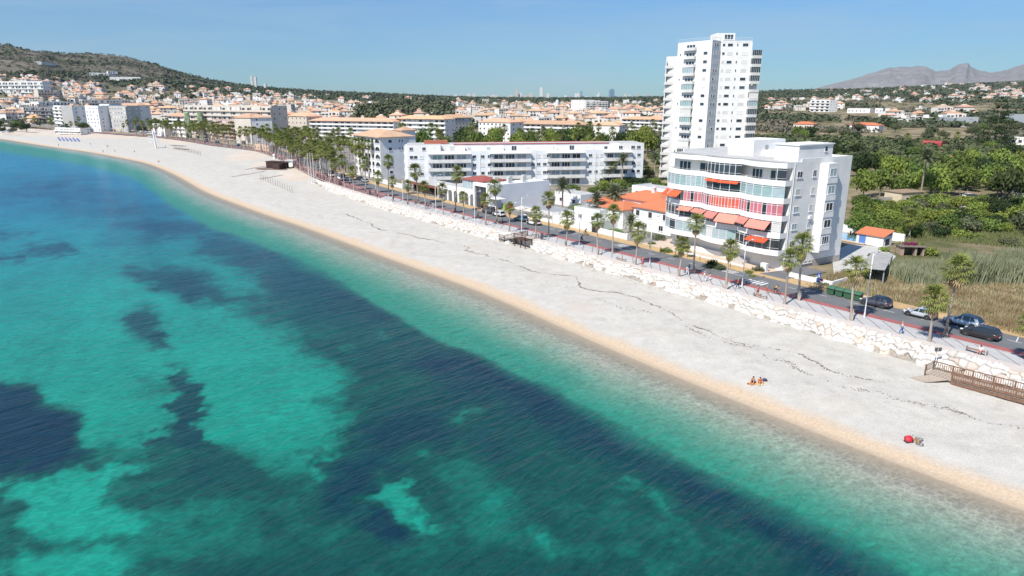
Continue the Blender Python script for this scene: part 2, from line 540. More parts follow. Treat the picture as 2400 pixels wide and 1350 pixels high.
for pl, v, w in [([(0,900),(50,905),(95,922),(110,955),(185,972),(203,1010),(190,1035),(203,1058),(130,1092),(60,1108),(0,1128),(-300,1150),(-300,900)], .03, 8),
                 ([(405,878),(437,880),(442,935),(472,962),(472,1005),(500,1040),(430,1050),(330,1045),(410,1010),(402,960)], .22, 5),
                 ([(290,738),(350,722),(392,752),(405,808),(340,792),(285,775)], .30, 9),
                 ([(-50,535),(80,545),(60,552),(-50,566)], .35, 5), ([(70,583),(150,572),(190,590),(140,603),(80,598)], .3, 5),
                 ([(-60,596),(60,596),(55,606),(-60,622)], .18, 5), ([(600,1080),(720,1120),(640,1170),(540,1130),(430,1160),(440,1080)], .33, 18),
                 ([(900,1195),(932,1208),(975,1268),(962,1300),(922,1290),(903,1250)], .06, 6),
                 ([(840,1010),(1000,960),(1100,990),(980,1070),(850,1100),(810,1150),(860,1230),(770,1200),(760,1110)], .08, 18),
                 ([(285,628),(380,628),(470,650),(575,700),(520,722),(430,702),(340,672)], .28, 8), ([(350,1190),(520,1170),(700,1190),(740,1290),(560,1330),(400,1330)], .50, 30), ([(800,1265),(930,1320),(1060,1275),(1080,1400),(820,1400)], .52, 28),
                 ([(650,690),(800,740),(900,790),(1000,850),(900,850),(780,790)], .30, 26)]:
    L = L + (v - L)*reg(pl, w)
# deep green-blue strip along the inner edge of the meadow
be = np.array(band_edge, float)
for k0, k1, wid, v in [(9, 20, 85, .0), (4, 10, 55, .2)]:
    strip = [tuple(p) for p in be[k0:k1]] + [(p[0]-wid*.55, p[1]+wid) for p in be[k0:k1][::-1]]
    L = L + (v - L)*reg(strip, 12)*(.55+.45*sstep(-.3,.4,wob))
for pl, v, w in [([(40,1160),(90,1130),(150,1110),(250,1090),(312,1078),(322,1095),(272,1120),(258,1150),(270,1182),(332,1202),(300,1226),(230,1232),(180,1252),(100,1252),(58,1230)], .98, 9),
                 ([(30,1400),(110,1312),(250,1298),(292,1330),(280,1400)], .9, 12),
                 ([(855,1150),(900,1130),(930,1115),(987,1130),(976,1160),(992,1200),(1012,1262),(985,1272),(940,1200),(910,1180)], .9, 7),
                 ([(1055,992),(1120,960),(1177,965),(1130,985),(1090,1003)], .75, 8),
                 ([(1475,1128),(1520,1140),(1575,1168),(1560,1182),(1500,1155)], .85, 10), ([(1252,1270),(1275,1262),(1290,1282),(1270,1298),(1252,1290)], .75, 10),
                 ([(800,815),(830,812),(850,830),(810,835)], .6, 9)]:
    L = L + (v - L)*reg(pl, w)
L = L + (fbm(SX/12, SY/12+7, 6, .66)*.36 + wob2*.10 + fbm((SX+SY*.5)/4.0, (SY-SX*.5)/30, 4)*.14)*np.clip(1-abs(L-.45)*1.3, .12, 1)
# off the frame: same kind of mosaic without outlines
offm = sstep(0, 500, np.maximum(-PX-250, np.maximum(PX-2650, PY-1750))) 
offm = np.where(SY < 12, 1.0, offm)
L = L*(1-offm) + (.5+fbm(SX/30, SY/30, 5)*.9)*offm
L = np.clip(L, 0, 1)
# colour of the seabed seen through the water
c_dark = np.array([.004,.028,.048]); c_mid = np.array([.006,.066,.056]); c_bright = np.array([.010,.262,.185])
Lx = L[...,None]
colr = np.where(Lx < .44, c_dark + (c_mid-c_dark)*np.clip(Lx/.44,0,1), c_mid + (c_bright-c_mid)*np.clip((Lx-.44)/.5,0,1))
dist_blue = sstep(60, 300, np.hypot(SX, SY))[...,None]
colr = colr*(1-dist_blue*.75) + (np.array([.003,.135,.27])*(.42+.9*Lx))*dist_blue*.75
d_off = np.maximum(-sd_s + fbm(SX/6, SY/6, 3)*1.6, 0)
c_sh0 = np.array([.33,.315,.25]); c_sh1 = np.array([.12,.26,.185]); c_sh2 = np.array([.026,.215,.145])
wband = 14 + fbm(SX/40, SY/40, 3)*2
def mixc(a, b, t): return a + (b-a)*t[...,None]
cs = mixc(np.broadcast_to(c_sh0, colr.shape), c_sh1, sstep(wband*.08, wband*.78, d_off))
cs = mixc(cs, c_sh2, sstep(wband*.55, wband*1.05, d_off))
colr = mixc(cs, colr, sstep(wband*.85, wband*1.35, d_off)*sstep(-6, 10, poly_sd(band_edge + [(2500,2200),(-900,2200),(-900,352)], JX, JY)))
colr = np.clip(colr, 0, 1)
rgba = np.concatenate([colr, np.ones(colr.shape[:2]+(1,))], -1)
m = bpy.data.materials.new('sea_water'); m.use_nodes = True
N, Lk = m.node_tree.nodes, m.node_tree.links
b = N['Principled BSDF']; b.inputs['Roughness'].default_value = .26; b.inputs['IOR'].default_value = 1.33
b.inputs['Specular IOR Level'].default_value = .5
ca = N.new('ShaderNodeAttribute'); ca.attribute_name = 'bed'
da = N.new('ShaderNodeAttribute'); da.attribute_name = 'offshore'
tcw = N.new('ShaderNodeTexCoord')
def wave(scale, rz, stretch, det, dist=0.0):
    mpp = N.new('ShaderNodeMapping'); mpp.vector_type = 'TEXTURE'; mpp.inputs['Rotation'].default_value = (0,0,R(rz)); mpp.inputs['Scale'].default_value = (1, 1/stretch, 1)
    nn = N.new('ShaderNodeTexNoise'); nn.inputs['Scale'].default_value = scale; nn.inputs['Detail'].default_value = det; nn.inputs['Distortion'].default_value = dist; nn.inputs['Roughness'].default_value = .55
    Lk.new(tcw.outputs['Object'], mpp.inputs['Vector']); Lk.new(mpp.outputs['Vector'], nn.inputs['Vector']); return nn.outputs['Fac']
w1 = wave(.07, 43, 5, 3, .3); w2 = wave(.25, 47, 4.5, 4, .5); w3 = wave(.95, 40, 2.6, 5, .5)
def math_(op, a, b_=None, v=None):
    n = N.new('ShaderNodeMath'); n.operation = op
    Lk.new(a, n.inputs[0])
    if b_ is not None: Lk.new(b_, n.inputs[1])
    elif v is not None: n.inputs[1].default_value = v
    return n.outputs[0]
hsum = math_('ADD', math_('ADD', math_('MULTIPLY', w1, v=.75), math_('MULTIPLY', w2, v=.52)), math_('MULTIPLY', w3, v=.19))
bp = N.new('ShaderNodeBump'); bp.inputs['Strength'].default_value = 1.0; bp.inputs['Distance'].default_value = .62
Lk.new(hsum, bp.inputs['Height']); Lk.new(bp.outputs['Normal'], b.inputs['Normal'])
# dancing light net and pebble mottling of the shallow bed
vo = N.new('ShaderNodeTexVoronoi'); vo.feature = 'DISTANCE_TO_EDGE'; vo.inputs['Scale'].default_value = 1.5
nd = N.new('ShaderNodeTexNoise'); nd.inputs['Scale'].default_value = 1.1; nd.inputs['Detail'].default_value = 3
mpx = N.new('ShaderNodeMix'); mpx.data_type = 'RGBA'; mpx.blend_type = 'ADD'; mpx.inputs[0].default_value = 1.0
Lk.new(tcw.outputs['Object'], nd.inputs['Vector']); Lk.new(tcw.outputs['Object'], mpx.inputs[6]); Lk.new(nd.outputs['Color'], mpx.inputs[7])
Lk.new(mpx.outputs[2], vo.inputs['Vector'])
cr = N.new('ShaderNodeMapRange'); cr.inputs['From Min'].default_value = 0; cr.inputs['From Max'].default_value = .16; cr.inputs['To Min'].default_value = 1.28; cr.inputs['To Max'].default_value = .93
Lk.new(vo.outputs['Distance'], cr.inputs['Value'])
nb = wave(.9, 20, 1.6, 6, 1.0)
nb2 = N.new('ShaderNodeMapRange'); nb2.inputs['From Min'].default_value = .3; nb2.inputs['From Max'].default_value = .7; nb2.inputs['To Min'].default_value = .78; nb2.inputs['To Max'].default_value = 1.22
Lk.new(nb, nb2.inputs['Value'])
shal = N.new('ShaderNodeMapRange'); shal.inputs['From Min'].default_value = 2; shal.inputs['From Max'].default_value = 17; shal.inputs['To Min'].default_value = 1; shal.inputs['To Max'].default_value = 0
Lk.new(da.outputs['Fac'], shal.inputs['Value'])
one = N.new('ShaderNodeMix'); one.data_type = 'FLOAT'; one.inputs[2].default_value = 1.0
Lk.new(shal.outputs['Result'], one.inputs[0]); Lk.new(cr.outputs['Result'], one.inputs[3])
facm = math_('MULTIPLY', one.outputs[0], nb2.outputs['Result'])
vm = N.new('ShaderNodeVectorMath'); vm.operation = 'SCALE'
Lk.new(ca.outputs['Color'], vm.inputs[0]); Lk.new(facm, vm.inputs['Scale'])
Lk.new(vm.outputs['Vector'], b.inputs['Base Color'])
al = N.new('ShaderNodeMapRange'); al.inputs['From Min'].default_value = -.3; al.inputs['From Max'].default_value = 4.0; al.inputs['To Min'].default_value = .12; al.inputs['To Max'].default_value = 1.0
Lk.new(da.outputs['Fac'], al.inputs['Value']); Lk.new(al.outputs['Result'], b.inputs['Alpha'])
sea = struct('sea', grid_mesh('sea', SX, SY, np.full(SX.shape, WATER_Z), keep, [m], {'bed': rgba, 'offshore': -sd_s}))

# ---- beach, rising from the seabed to the sea wall
rs = np.concatenate([np.geomspace(20, 45, 20)[:-1], 32/np.tan(np.linspace(np.arctan(32/45.), np.arctan(32/1800.), 420))])
BX, BY = polar(-64, 60, 900, rs)
ds = seg_dist(SHORE_T, BX, BY).reshape(BX.shape); dw = seg_dist(WALL_T, BX, BY).reshape(BX.shape)
def beach_z(ds, dw, X, Y):
    u = np.clip(ds/np.maximum(ds - dw, 1), 0, 1)
    top = -1.75 + 1.45*sstep(225, 300, Y)
    base = WATER_Z + .75*(1-np.exp(-np.maximum(ds,0)/5))
    z = base + (top + 2.25)*u**1.2
    z = np.where(ds < 0, WATER_Z + ds*.13, z)
    bumps = fbm(X/7, Y/7, 5, .6)*.30 + fbm(X/26, Y/26, 3)*.3
    return z + bumps*sstep(1.5, 9, ds)*sstep(.5, 5, -dw)
BZ = beach_z(ds, dw, BX, BY)
keep = cells((ds > -30) & (dw < 1.2)) & ~(dw[:-1,:-1] > 2.2)
m = bpy.data.materials.new('beach_pebbles'); m.use_nodes = True; N, Lk = m.node_tree.nodes, m.node_tree.links
b = N['Principled BSDF']; b.inputs['Roughness'].default_value = .95; b.inputs['Specular IOR Level'].default_value = .2
tcb = N.new('ShaderNodeTexCoord'); at = N.new('ShaderNodeAttribute'); at.attribute_name = 'shore'; af = N.new('ShaderNodeAttribute'); af.attribute_name = 'fine'
def nt(scale, det, rough=.6):
    n = N.new('ShaderNodeTexNoise'); n.inputs['Scale'].default_value = scale; n.inputs['Detail'].default_value = det; n.inputs['Roughness'].default_value = rough
    Lk.new(tcb.outputs['Object'], n.inputs['Vector']); return n.outputs['Fac']
def ramp(src, stops):
    r = N.new('ShaderNodeValToRGB'); e = r.color_ramp.elements
    while len(e) < len(stops): e.new(.5)
    for k, (p, c) in enumerate(stops): e[k].position = p; e[k].color = tuple(c)+(1,)
    Lk.new(src, r.inputs['Fac']); return r.outputs['Color']
def mixn(f, a, b_, blend='MIX'):
    n = N.new('ShaderNodeMix'); n.data_type = 'RGBA'; n.blend_type = blend
    if isinstance(f, float): n.inputs[0].default_value = f
    else: Lk.new(f, n.inputs[0])
    for s, i in ((a,6),(b_,7)):
        if isinstance(s, tuple): n.inputs[i].default_value = s+(1,)
        else: Lk.new(s, n.inputs[i])
    return n.outputs[2]
def mr(src, a, b_, c=0., d=1.):
    n = N.new('ShaderNodeMapRange'); n.inputs[1].default_value = a; n.inputs[2].default_value = b_; n.inputs[3].default_value = c; n.inputs[4].default_value = d
    Lk.new(src, n.inputs[0]); return n.outputs[0]
peb = ramp(nt(.45, 9, .72), [(.30,(.47,.438,.388)),(.5,(.55,.52,.462)),(.72,(.61,.58,.52))])
speck = ramp(nt(7.0, 3, .7), [(.36,(.62,.61,.60)),(.5,(1,1,1)),(.7,(1.1,1.1,1.1))])
peb = mixn(.55, peb, speck, 'MULTIPLY')
peb = mixn(mr(nt(.11, 5), .56, .70, 0, .55), peb, (.52,.44,.36))
sand = ramp(nt(3.5, 5, .7), [(.35,(.50,.375,.255)),(.65,(.64,.505,.365))])
shn = N.new('ShaderNodeMath'); shn.operation = 'ADD'; s2 = N.new('ShaderNodeMath'); s2.operation = 'MULTIPLY_ADD'; s2.inputs[1].default_value = 3.2; s2.inputs[2].default_value = -1.6
Lk.new(nt(.28, 5), s2.inputs[0]); Lk.new(at.outputs['Fac'], shn.inputs[0]); Lk.new(s2.outputs[0], shn.inputs[1])
bandn = N.new('ShaderNodeMath'); bandn.operation = 'SINE'; bm_ = N.new('ShaderNodeMath'); bm_.operation = 'MULTIPLY'; bm_.inputs[1].default_value = .55
Lk.new(shn.outputs[0], bm_.inputs[0]); Lk.new(bm_.outputs[0], bandn.inputs[0])
peb = mixn(mr(bandn.outputs[0], -.2, 1, 0, .35), peb, ramp(nt(.7, 8, .7), [(.35,(.42,.385,.34)),(.65,(.60,.575,.53))]))
c1 = mixn(mr(shn.outputs[0], 1.7, 3.7), sand, peb)
c1 = mixn(mr(at.outputs['Fac'], 1.1, -.1, 0, .55), c1, (.30,.25,.19))
c1 = mixn(mr(af.outputs['Fac'], .35, .65), c1, ramp(nt(.09, 6), [(.35,(.58,.47,.37)),(.6,(.60,.53,.45))]))
Lk.new(c1, b.inputs['Base Color'])
bp = N.new('ShaderNodeBump'); bp.inputs['Strength'].default_value = .5; bp.inputs['Distance'].default_value = .10
Lk.new(nt(2.6, 7, .75), bp.inputs['Height']); Lk.new(bp.outputs['Normal'], b.inputs['Normal'])
# fine sand behind the pebble berm at the far end of the beach
finepx = np.zeros(BX.shape)
for px_, py_, rx, ry in [(590,372,70,14),(700,412,60,22),(470,335,130,9),(250,322,160,8),(60,312,110,9),(640,395,60,16)]:
    pX, pY = 1200 + F*BX/(BY*CT+32*ST), 675 + F*(32*CT-BY*ST)/(BY*CT+32*ST)
    finepx = np.maximum(finepx, 1.25 - np.hypot((pX-px_)/rx, (pY-py_)/ry))
finepx = np.clip(finepx + fbm(BX/14, BY/14, 4)*.35, 0, 1)*np.where(BY > 200, 1, 0)
BEACH = struct('beach', grid_mesh('beach', BX, BY, BZ, keep, [m], {'shore': ds, 'fine': finepx}))
def bz(x, y):
    X = np.array([x], float); Y = np.array([y], float)
    return float(beach_z(seg_dist(SHORE_T, X, Y), seg_dist(WALL_T, X, Y), X, Y)[0])
def PB(px, py):
    """point of the beach seen at a pixel"""
    z = -2.0
    for _ in range(4):
        p = P(px, py, z); z = bz(p.x, p.y)
    return Vector((p.x, p.y, z))

# ---- land
rs = np.concatenate([np.linspace(45, 400, 90), np.geomspace(404, 3000, 200), np.geomspace(3050, 7500, 60)])
LX, LY = polar(-46, 56, 620, rs)
dw = seg_dist(WALL_T, LX, LY).reshape(LX.shape)
LZ = land_h(LX, LY) - .06
keep = cells(dw > 5.0)
m = bpy.data.materials.new('land_cover'); m.use_nodes = True; N, Lk = m.node_tree.nodes, m.node_tree.links
b = N['Principled BSDF']; b.inputs['Roughness'].default_value = 1; b.inputs['Specular IOR Level'].default_value = .1
tcb = N.new('ShaderNodeTexCoord')
ha = N.new('ShaderNodeAttribute'); ha.attribute_name = 'hill'; pa = N.new('ShaderNodeAttribute'); pa.attribute_name = 'paved'
near = ramp(nt(.05, 7), [(.34,(.085,.105,.040)),(.45,(.17,.155,.08)),(.55,(.30,.235,.155)),(.70,(.38,.31,.23))])
hill = ramp(nt(.012, 9, .68), [(.34,(.075,.08,.055)),(.45,(.12,.115,.08)),(.56,(.18,.155,.12)),(.70,(.25,.21,.175))])
c = mixn(ha.outputs['Fac'], near, hill)
c = mixn(pa.outputs['Fac'], c, ramp(nt(.2, 5), [(.35,(.20,.20,.20)),(.6,(.36,.34,.31))]))
Lk.new(c, b.inputs['Base Color'])
bp = N.new('ShaderNodeBump'); bp.inputs['Strength'].default_value = .8; bp.inputs['Distance'].default_value = 3.0
Lk.new(nt(.06, 8, .7), bp.inputs['Height']); Lk.new(bp.outputs['Normal'], b.inputs['Normal'])
pe = 1200 + 1661*LX/np.maximum(LY, 60)
paved = sstep(8, 12, dw)*sstep(120, 20, dw)*np.where(pe < 1780, .9, 0) * sstep(.1,.5, fbm(LX/25, LY/25, 3)+.6)
struct('land', grid_mesh('land', LX, LY, LZ, keep, [m], {'hill': sstep(15, 60, LZ), 'paved': np.clip(paved,0,1)}))

# ---- far mountains
mx_ = [1800,1905,1950,1990,2030,2060,2075,2110,2140,2160,2182,2215,2235,2255,2262,2290,2320,2345,2370,2400,2500,2700]
my_ = [222,210,195,187,172,163,159,157,154,157,166,164,150,147,156,166,170,164,155,144,112,80]
cols_ = np.linspace(1780, 2760, 420); rows_ = np.linspace(0, 1, 46)
top_ = np.interp(cols_, mx_, my_) + fbm(cols_/14, cols_*0, 5)*2.2
CC, RR = np.meshgrid(cols_, rows_)
Yd = 12500 - 4200*(1-RR)**.8 + fbm(CC/60, RR*3, 4)*700*(1-RR)
tt = np.broadcast_to(top_, CC.shape)
q = (tt - 675)/F
Zr = CAMH - (q*12500*CT + 12500*ST)/(CT - q*ST)
MZ = np.maximum(Zr, 30)*(RR**1.15) + fbm(CC/18+RR*2, RR*9+CC/50, 5)*90*RR*(1-RR)*2.5
MX = (CC-1200)/1661*Yd
m = mat('mountain_rock', (.19,.17,.15), .95, col2=(.29,.27,.25), scale=.004, detail=10, bump=30, bscale=.003)
struct('mountains', grid_mesh('mountains', MX, Yd, MZ, np.ones((45, 419), bool), [m]))

# ---- promenade, cycle lane, road and pavements as ribbons along the sea wall
def ribbon(o0, o1, z, s0=0, s1=None, step=3.0, mb=None, mi=0, z1=None):
    mb = mb or MB(); s1 = s1 or ST_.l[-1]-300; a = s0; prev = None
    while a <= s1:
        p, q = ST_.off(a, o0), ST_.off(a, o1)
        cur = ((p.x,p.y,z),(q.x,q.y,z if z1 is None else z1))
        if prev: mb.quad(prev[0], cur[0], cur[1], prev[1], mi)
        prev = cur; a += step if a < 500 else step*3
    for k in range(len(mb.f)):
        mb.f[k] = mb.f[k][::-1]
    return mb
S_END = ST_.s_px(20)
ROADM = mat('asphalt', (.13,.135,.14), .9, col2=(.17,.172,.175), scale=.25, bump=.01, bscale=20, detail=8)
PAVE = mat('promenade_joints', (.24,.13,.125), .9, var=.1, scale=1)
SLAB = mat('pale_paving_slab', (.47,.465,.455), .85, var=.06, scale=.8, rand=.06)
REDL = mat('red_lane', (.35,.115,.11), .85, var=.15, scale=.8)
YELL = mat('ochre_pavement', (.50,.34,.17), .9, var=.12, scale=.6)
KERB = mat('kerb_stone', (.50,.47,.44), .9, var=.08, scale=1)
COPE = mat('coping_stone', (.60,.54,.49), .9, col2=(.55,.48,.44), scale=.7, detail=7)
WPAINT = mat('road_paint', (.70,.70,.68), .7, var=.1, scale=3)
prom = struct('promenade', ribbon(-.1, 4.0, .012, s1=S_END).mesh('promenade', PAVE))
struct('kerb', ribbon(4.0, 4.25, .03, s1=S_END).mesh('kerb', KERB))
struct('cycle_lane', ribbon(4.25, 5.75, .016, s1=S_END).mesh('cycle_lane', REDL))
struct('road', ribbon(5.75, 11.8, .008, s1=S_END).mesh('road', ROADM))
pv = ribbon(11.8, 14.6, .13, s1=S_END); 
pv2 = ribbon(11.8, 11.801, .0, s1=S_END, z1=.13); pv.v += pv2.v; 
n0 = len(pv.v) - len(pv2.v); pv.f += [tuple(i+n0 for i in f) for f in pv2.f]; pv.m += pv2.m
struct('pavement', pv.mesh('pavement', [YELL]))
# slabs between the diagonal joints: parts of the promenade
s_near = ST_.s_px(2440); s_far = ST_.s_px(900)
nsl = 0; a = s_near
while a < s_far and nsl < 292:
    near = a < ST_.s_px(1500)
    ln = 2.3 if near else 2.9
    edges = (.12, 1.07, 2.02, 2.97, 3.92) if near else (.12, 2.0, 3.92)
    for o0, o1 in zip(edges, edges[1:]):
        sk0, sk1 = 1.05*(o0-.12), 1.05*(o1-.12); g = .10
        pts = [ST_.off(a+g+sk0, o0+.012), ST_.off(a+ln-g+sk0, o0+.012), ST_.off(a+ln-g+sk1, o1-.02), ST_.off(a+g+sk1, o1-.02)]
        mb = MB(); mb.prism([(p.x, p.y) for p in pts][::-1], .013, .045)
        obj('paving_slab', mb.mesh('paving_slab', SLAB), prom); nsl += 1
    a += ln
# coping: top of the sea wall, with its seaward face
cp = MB(); a = 0
s_rev = ST_.s_px(772)
prev = None
while a < s_rev+4:
    p0 = ST_.off(a, -1.6); p1 = ST_.off(a, -.1)
    ring = [(p1.x,p1.y,-.1),(p1.x,p1.y,.16),(p0.x,p0.y,.12),(p0.x,p0.y,-2.6)]
    if prev:
        for k in range(3): cp.quad(ring[k], prev[k], prev[k+1], ring[k+1])
    prev = ring; a += 2.0
cmesh = cp.mesh('coping', COPE)
rev = thing('sea_wall', 'pale sea wall with pinkish coping and boulder slope between beach and promenade', 'sea wall')
obj('coping', cmesh, rev)
struct('promenade_edge', ribbon(-.5, -.1, .06, s0=s_rev+4, s1=S_END).mesh('promenade_edge', COPE))
# boulders
BOULD = mat('limestone_boulder', (.66,.63,.59), .9, col2=(.56,.52,.475), scale=.5, bump=.05, bscale=3, rand=.14, coord='Object')
BOULD2 = mat('ochre_boulder', (.56,.46,.38), .9, col2=(.62,.54,.47), scale=.6, bump=.05, bscale=3, rand=.12)
step_gap = ST_.s_px(1243)         # the wooden stair leaves a gap
_jr = {}
def jit(r, k):
    """corner of the fitted blocks: row line r, half-column k -> (along, down)"""
    if (r, k) not in _jr:
        q = random.Random(r*7919+k*31); _jr[(r,k)] = (q.uniform(-.34,.34), q.uniform(-.15,.15))
    return _jr[(r,k)]
BW_ = 1.08
LINES = (0.0, .24, .50, .77, 1.05)
def slope_pt(al, t, fade, lift=0.0):
    """point of the boulder slope: al along the wall, t down the slope"""
    o = -1.55 - t*1.95*(.4+.6*fade); q = ST_.off(al, o)
    return Vector((q.x, q.y, .04 - t*1.95*fade + lift))
rest = MB(); cnt = 0; rnd = random.Random(3)
k0 = int(25/BW_); k1 = int((s_rev+14)/BW_)
for k in range(k0, k1):
    for r in range(4):
        sh = (r % 2)
        if r == 3 and rnd.random() < .35: continue
        al0 = k*BW_ + sh*BW_/2
        if abs(al0+BW_/2 - step_gap) < 3.9: continue
        fade = 1.0 if al0 < s_rev-12 else max(.25, (s_rev+14-al0)/26)
        y_ = ST_.off(al0, 0).length
        cs_ = []
        for (rl, hk) in ((r,0),(r,1),(r,2),(r+1,2),(r+1,1),(r+1,0)):
            ja, jt = jit(rl, 2*k+sh+hk); cs_.append((al0+hk*BW_/2+ja*BW_*.55, LINES[rl]+jt))
        ca = sum(c[0] for c in cs_)/6; ct = sum(c[1] for c in cs_)/6
        nrm = (slope_pt(ca, ct, fade) - slope_pt(ca, ct-.05, fade)); q_ = ST_.off(ca+.3, 0) - ST_.off(ca-.3, 0)
        nv = Vector((q_.x, q_.y, 0)).cross(nrm).normalized()
        if nv.z < 0: nv = -nv
        hh = rnd.uniform(.20,.44); tx_, ty_ = rnd.uniform(-.07,.07), rnd.uniform(-.07,.07)
        base, top = [], []
        for (a_, t__) in cs_:
            g_ = .97; p_ = slope_pt(ca+(a_-ca)*g_, ct+(t__-ct)*g_, fade); base.append(p_ - nv*.25)
            g_ = rnd.uniform(.88,.96); p1_ = slope_pt(ca+(a_-ca)*g_, ct+(t__-ct)*g_, fade); base.append(p1_ + nv*hh*.55)
            g_ = rnd.uniform(.50,.70); p2_ = slope_pt(ca+(a_-ca)*g_, ct+(t__-ct)*g_, fade); top.append(p2_ + nv*(hh + tx_*(a_-ca)*1.5 + ty_*(t__-ct)*2))
        lo = base[0::2]; mid = base[1::2]; m_ = MB(); m_.v = [tuple(v) for v in lo+mid+top]
        for q in range(6):
            q2 = (q+1)%6; m_.f += [(q,6+q,6+q2,q2),(6+q,12+q,12+q2,6+q2)]
        m_.f += [tuple(12+q for q in (5,4,3,2,1,0))]; 
        m_.f = [f[::-1] for f in m_.f]; m_.m = [0]*len(m_.f)
        pxx = proj(*slope_pt(ca, ct, fade))[0]
        tan_ = rnd.random() < .15
        if -50 < pxx < 2460 and cnt < 298:
            obj('boulder', m_.mesh('boulder', BOULD2 if tan_ else BOULD, True), rev); cnt += 1
        elif pxx < 2900:
            i_ = len(rest.v); rest.v += m_.v; rest.f += [tuple(i_+q for q in f) for f in m_.f]; rest.m += [1 if tan_ else 0]*len(m_.f)
stuff('boulders', rest.mesh('boulders', [BOULD, BOULD2], True), rev)
bk_ = MB(); a = 25.0; pr_ = None
while a < s_rev+12:
    fade = 1.0 if a < s_rev-12 else max(.25, (s_rev+14-a)/26)
    cur = [tuple(slope_pt(a, t__, fade, -.12)) for t__ in (-.02, 1.15)]
    if pr_ and abs(a-step_gap) > 4.4: bk_.quad(cur[0], pr_[0], pr_[1], cur[1])
    pr_ = cur; a += 1.5
obj('rubble_fill', bk_.mesh('rubble_fill', mat('rubble_fill', (.30,.26,.22), .95, var=.3, scale=3)), rev)
# road markings
mk = MB()
def strip(s0, o0, s1, o1, w=.12, z=.014):
    p, q = ST_.off(s0, o0), ST_.off(s1, o1); d = (q-p).normalized(); n = Vector((-d.y, d.x))*w/2
    mk.quad((p.x-n.x,p.y-n.y,z),(q.x-n.x,q.y-n.y,z),(q.x+n.x,q.y+n.y,z),(p.x+n.x,p.y+n.y,z))
sA = ST_.s_px(2400, 8); 
for k in range(26):
    s = sA - 10 + k*5.2
    strip(s, 9.3, s+1.6, 9.3)
for pxm in (1290,1310,1330,1345,2380,2240,2130): 
    s = ST_.s_px(pxm, 10); strip(s, 9.4, s+.5, 11.6)
sx = ST_.s_px(1790, 9)
for k in range(5): strip(sx-1.4+k*.8, 6.6, sx-1.4+k*.8, 8.8, .4)
for k in range(3): strip(sx+6+k*.02, 9.5+k*.7, sx+8.6, 9.5+k*.7, .3)
sx = ST_.s_px(1450, 9)
for k in range(3): strip(sx-2, 9.2+k*.8, sx+1.2, 9.2+k*.8, .3)
struct('road_markings', mk.mesh('road_markings', WPAINT))
# wrack lines of dry seaweed
W1 = [(803,500),(860,522),(883,535),(913,540),(973,555),(1033,568),(1093,578),(1094,588),(1113,592),(1157,605),(1200,615),(1250,637),(1333,645),(1353,658),(1367,677),(1417,683),(1467,692),(1533,717),(1567,733),(1600,752),(1650,775),(1700,795),(1750,807),(1850,823),(1920,857),(1983,880),(2067,897)]
W2 = [(1600,762),(1683,800),(1767,815),(1800,840),(1850,850),(1870,865),(1920,885),(1990,910),(2060,918),(2100,935),(2150,945),(2230,960),(2290,985),(2400,1008),(2500,1040)]
W3 = [(1200,650),(1280,663),(1345,682)]; W4 = [(1400,695),(1450,720),(1500,727),(1535,735)]; W5 = [(630,478),(700,492),(760,512)]
W6 = [(1130,560),(1180,575)]; W7 = [(1350,625),(1420,640),(1500,668),(1590,690),(1700,715)]
WR = mat('dry_seaweed', (.17,.135,.105), .95, var=.3, scale=4)
mb = MB(); rnd = random.Random(11)
for ln, dens, wid in ((W1,15,.12),(W2,12,.2),(W3,3,.5),(W4,4,.3),(W5,1.5,.8),(W6,4,.6),(W7,3,.5)):
    pts = resample([(PB(*p).x, PB(*p).y) for p in ln], .25)
    L_ = 0
    for i in range(1, len(pts)):
        p, q = pts[i-1], pts[i]; d = np.hypot(*(q-p))
        nn = fbm(p[0]/3, p[1]/3, 3)
        for _ in range(int(d*dens*max(.15, .8+nn*1.8)) + (rnd.random() < .4)):
            t = rnd.random(); x = p[0]+(q[0]-p[0])*t + fbm(p[0]/2, p[1]/2+5, 3)*.7 + rnd.gauss(0, wid); y = p[1]+(q[1]-p[1])*t + fbm(p[0]/2+9, p[1]/2, 3)*.7 + rnd.gauss(0, wid)
            zz = None
            mb.v_ = None
            a_ = rnd.uniform(0, 3.14); l = rnd.uniform(.04,.15); w = rnd.uniform(.015,.05)
            mb.__dict__.setdefault('pts', []).append((x, y, a_, l, w))
allp = np.array(mb.pts)
zs = beach_z(seg_dist(SHORE_T, allp[:,0], allp[:,1]), seg_dist(WALL_T, allp[:,0], allp[:,1]), allp[:,0], allp[:,1])
for (x,y,a_,l,w), z in zip(allp, zs):
    c_, s_ = math.cos(a_), math.sin(a_)
    A = (x-c_*l+s_*w, y-s_*l-c_*w, z+.01); B_ = (x+c_*l+s_*w, y+s_*l-c_*w, z+.01); C_ = (x+c_*l-s_*w, y+s_*l+c_*w, z+.01); D_ = (x-c_*l-s_*w, y-s_*l+c_*w, z+.01)
    E_ = (x, y, z+.05+w*.6)
    mb.tri(A,B_,E_); mb.tri(B_,C_,E_); mb.tri(C_,D_,E_); mb.tri(D_,A,E_)
del mb.pts
stuff('seaweed', mb.mesh('seaweed', WR), None, 'dark lines of dry seaweed washed up along the pebble beach', 'seaweed')
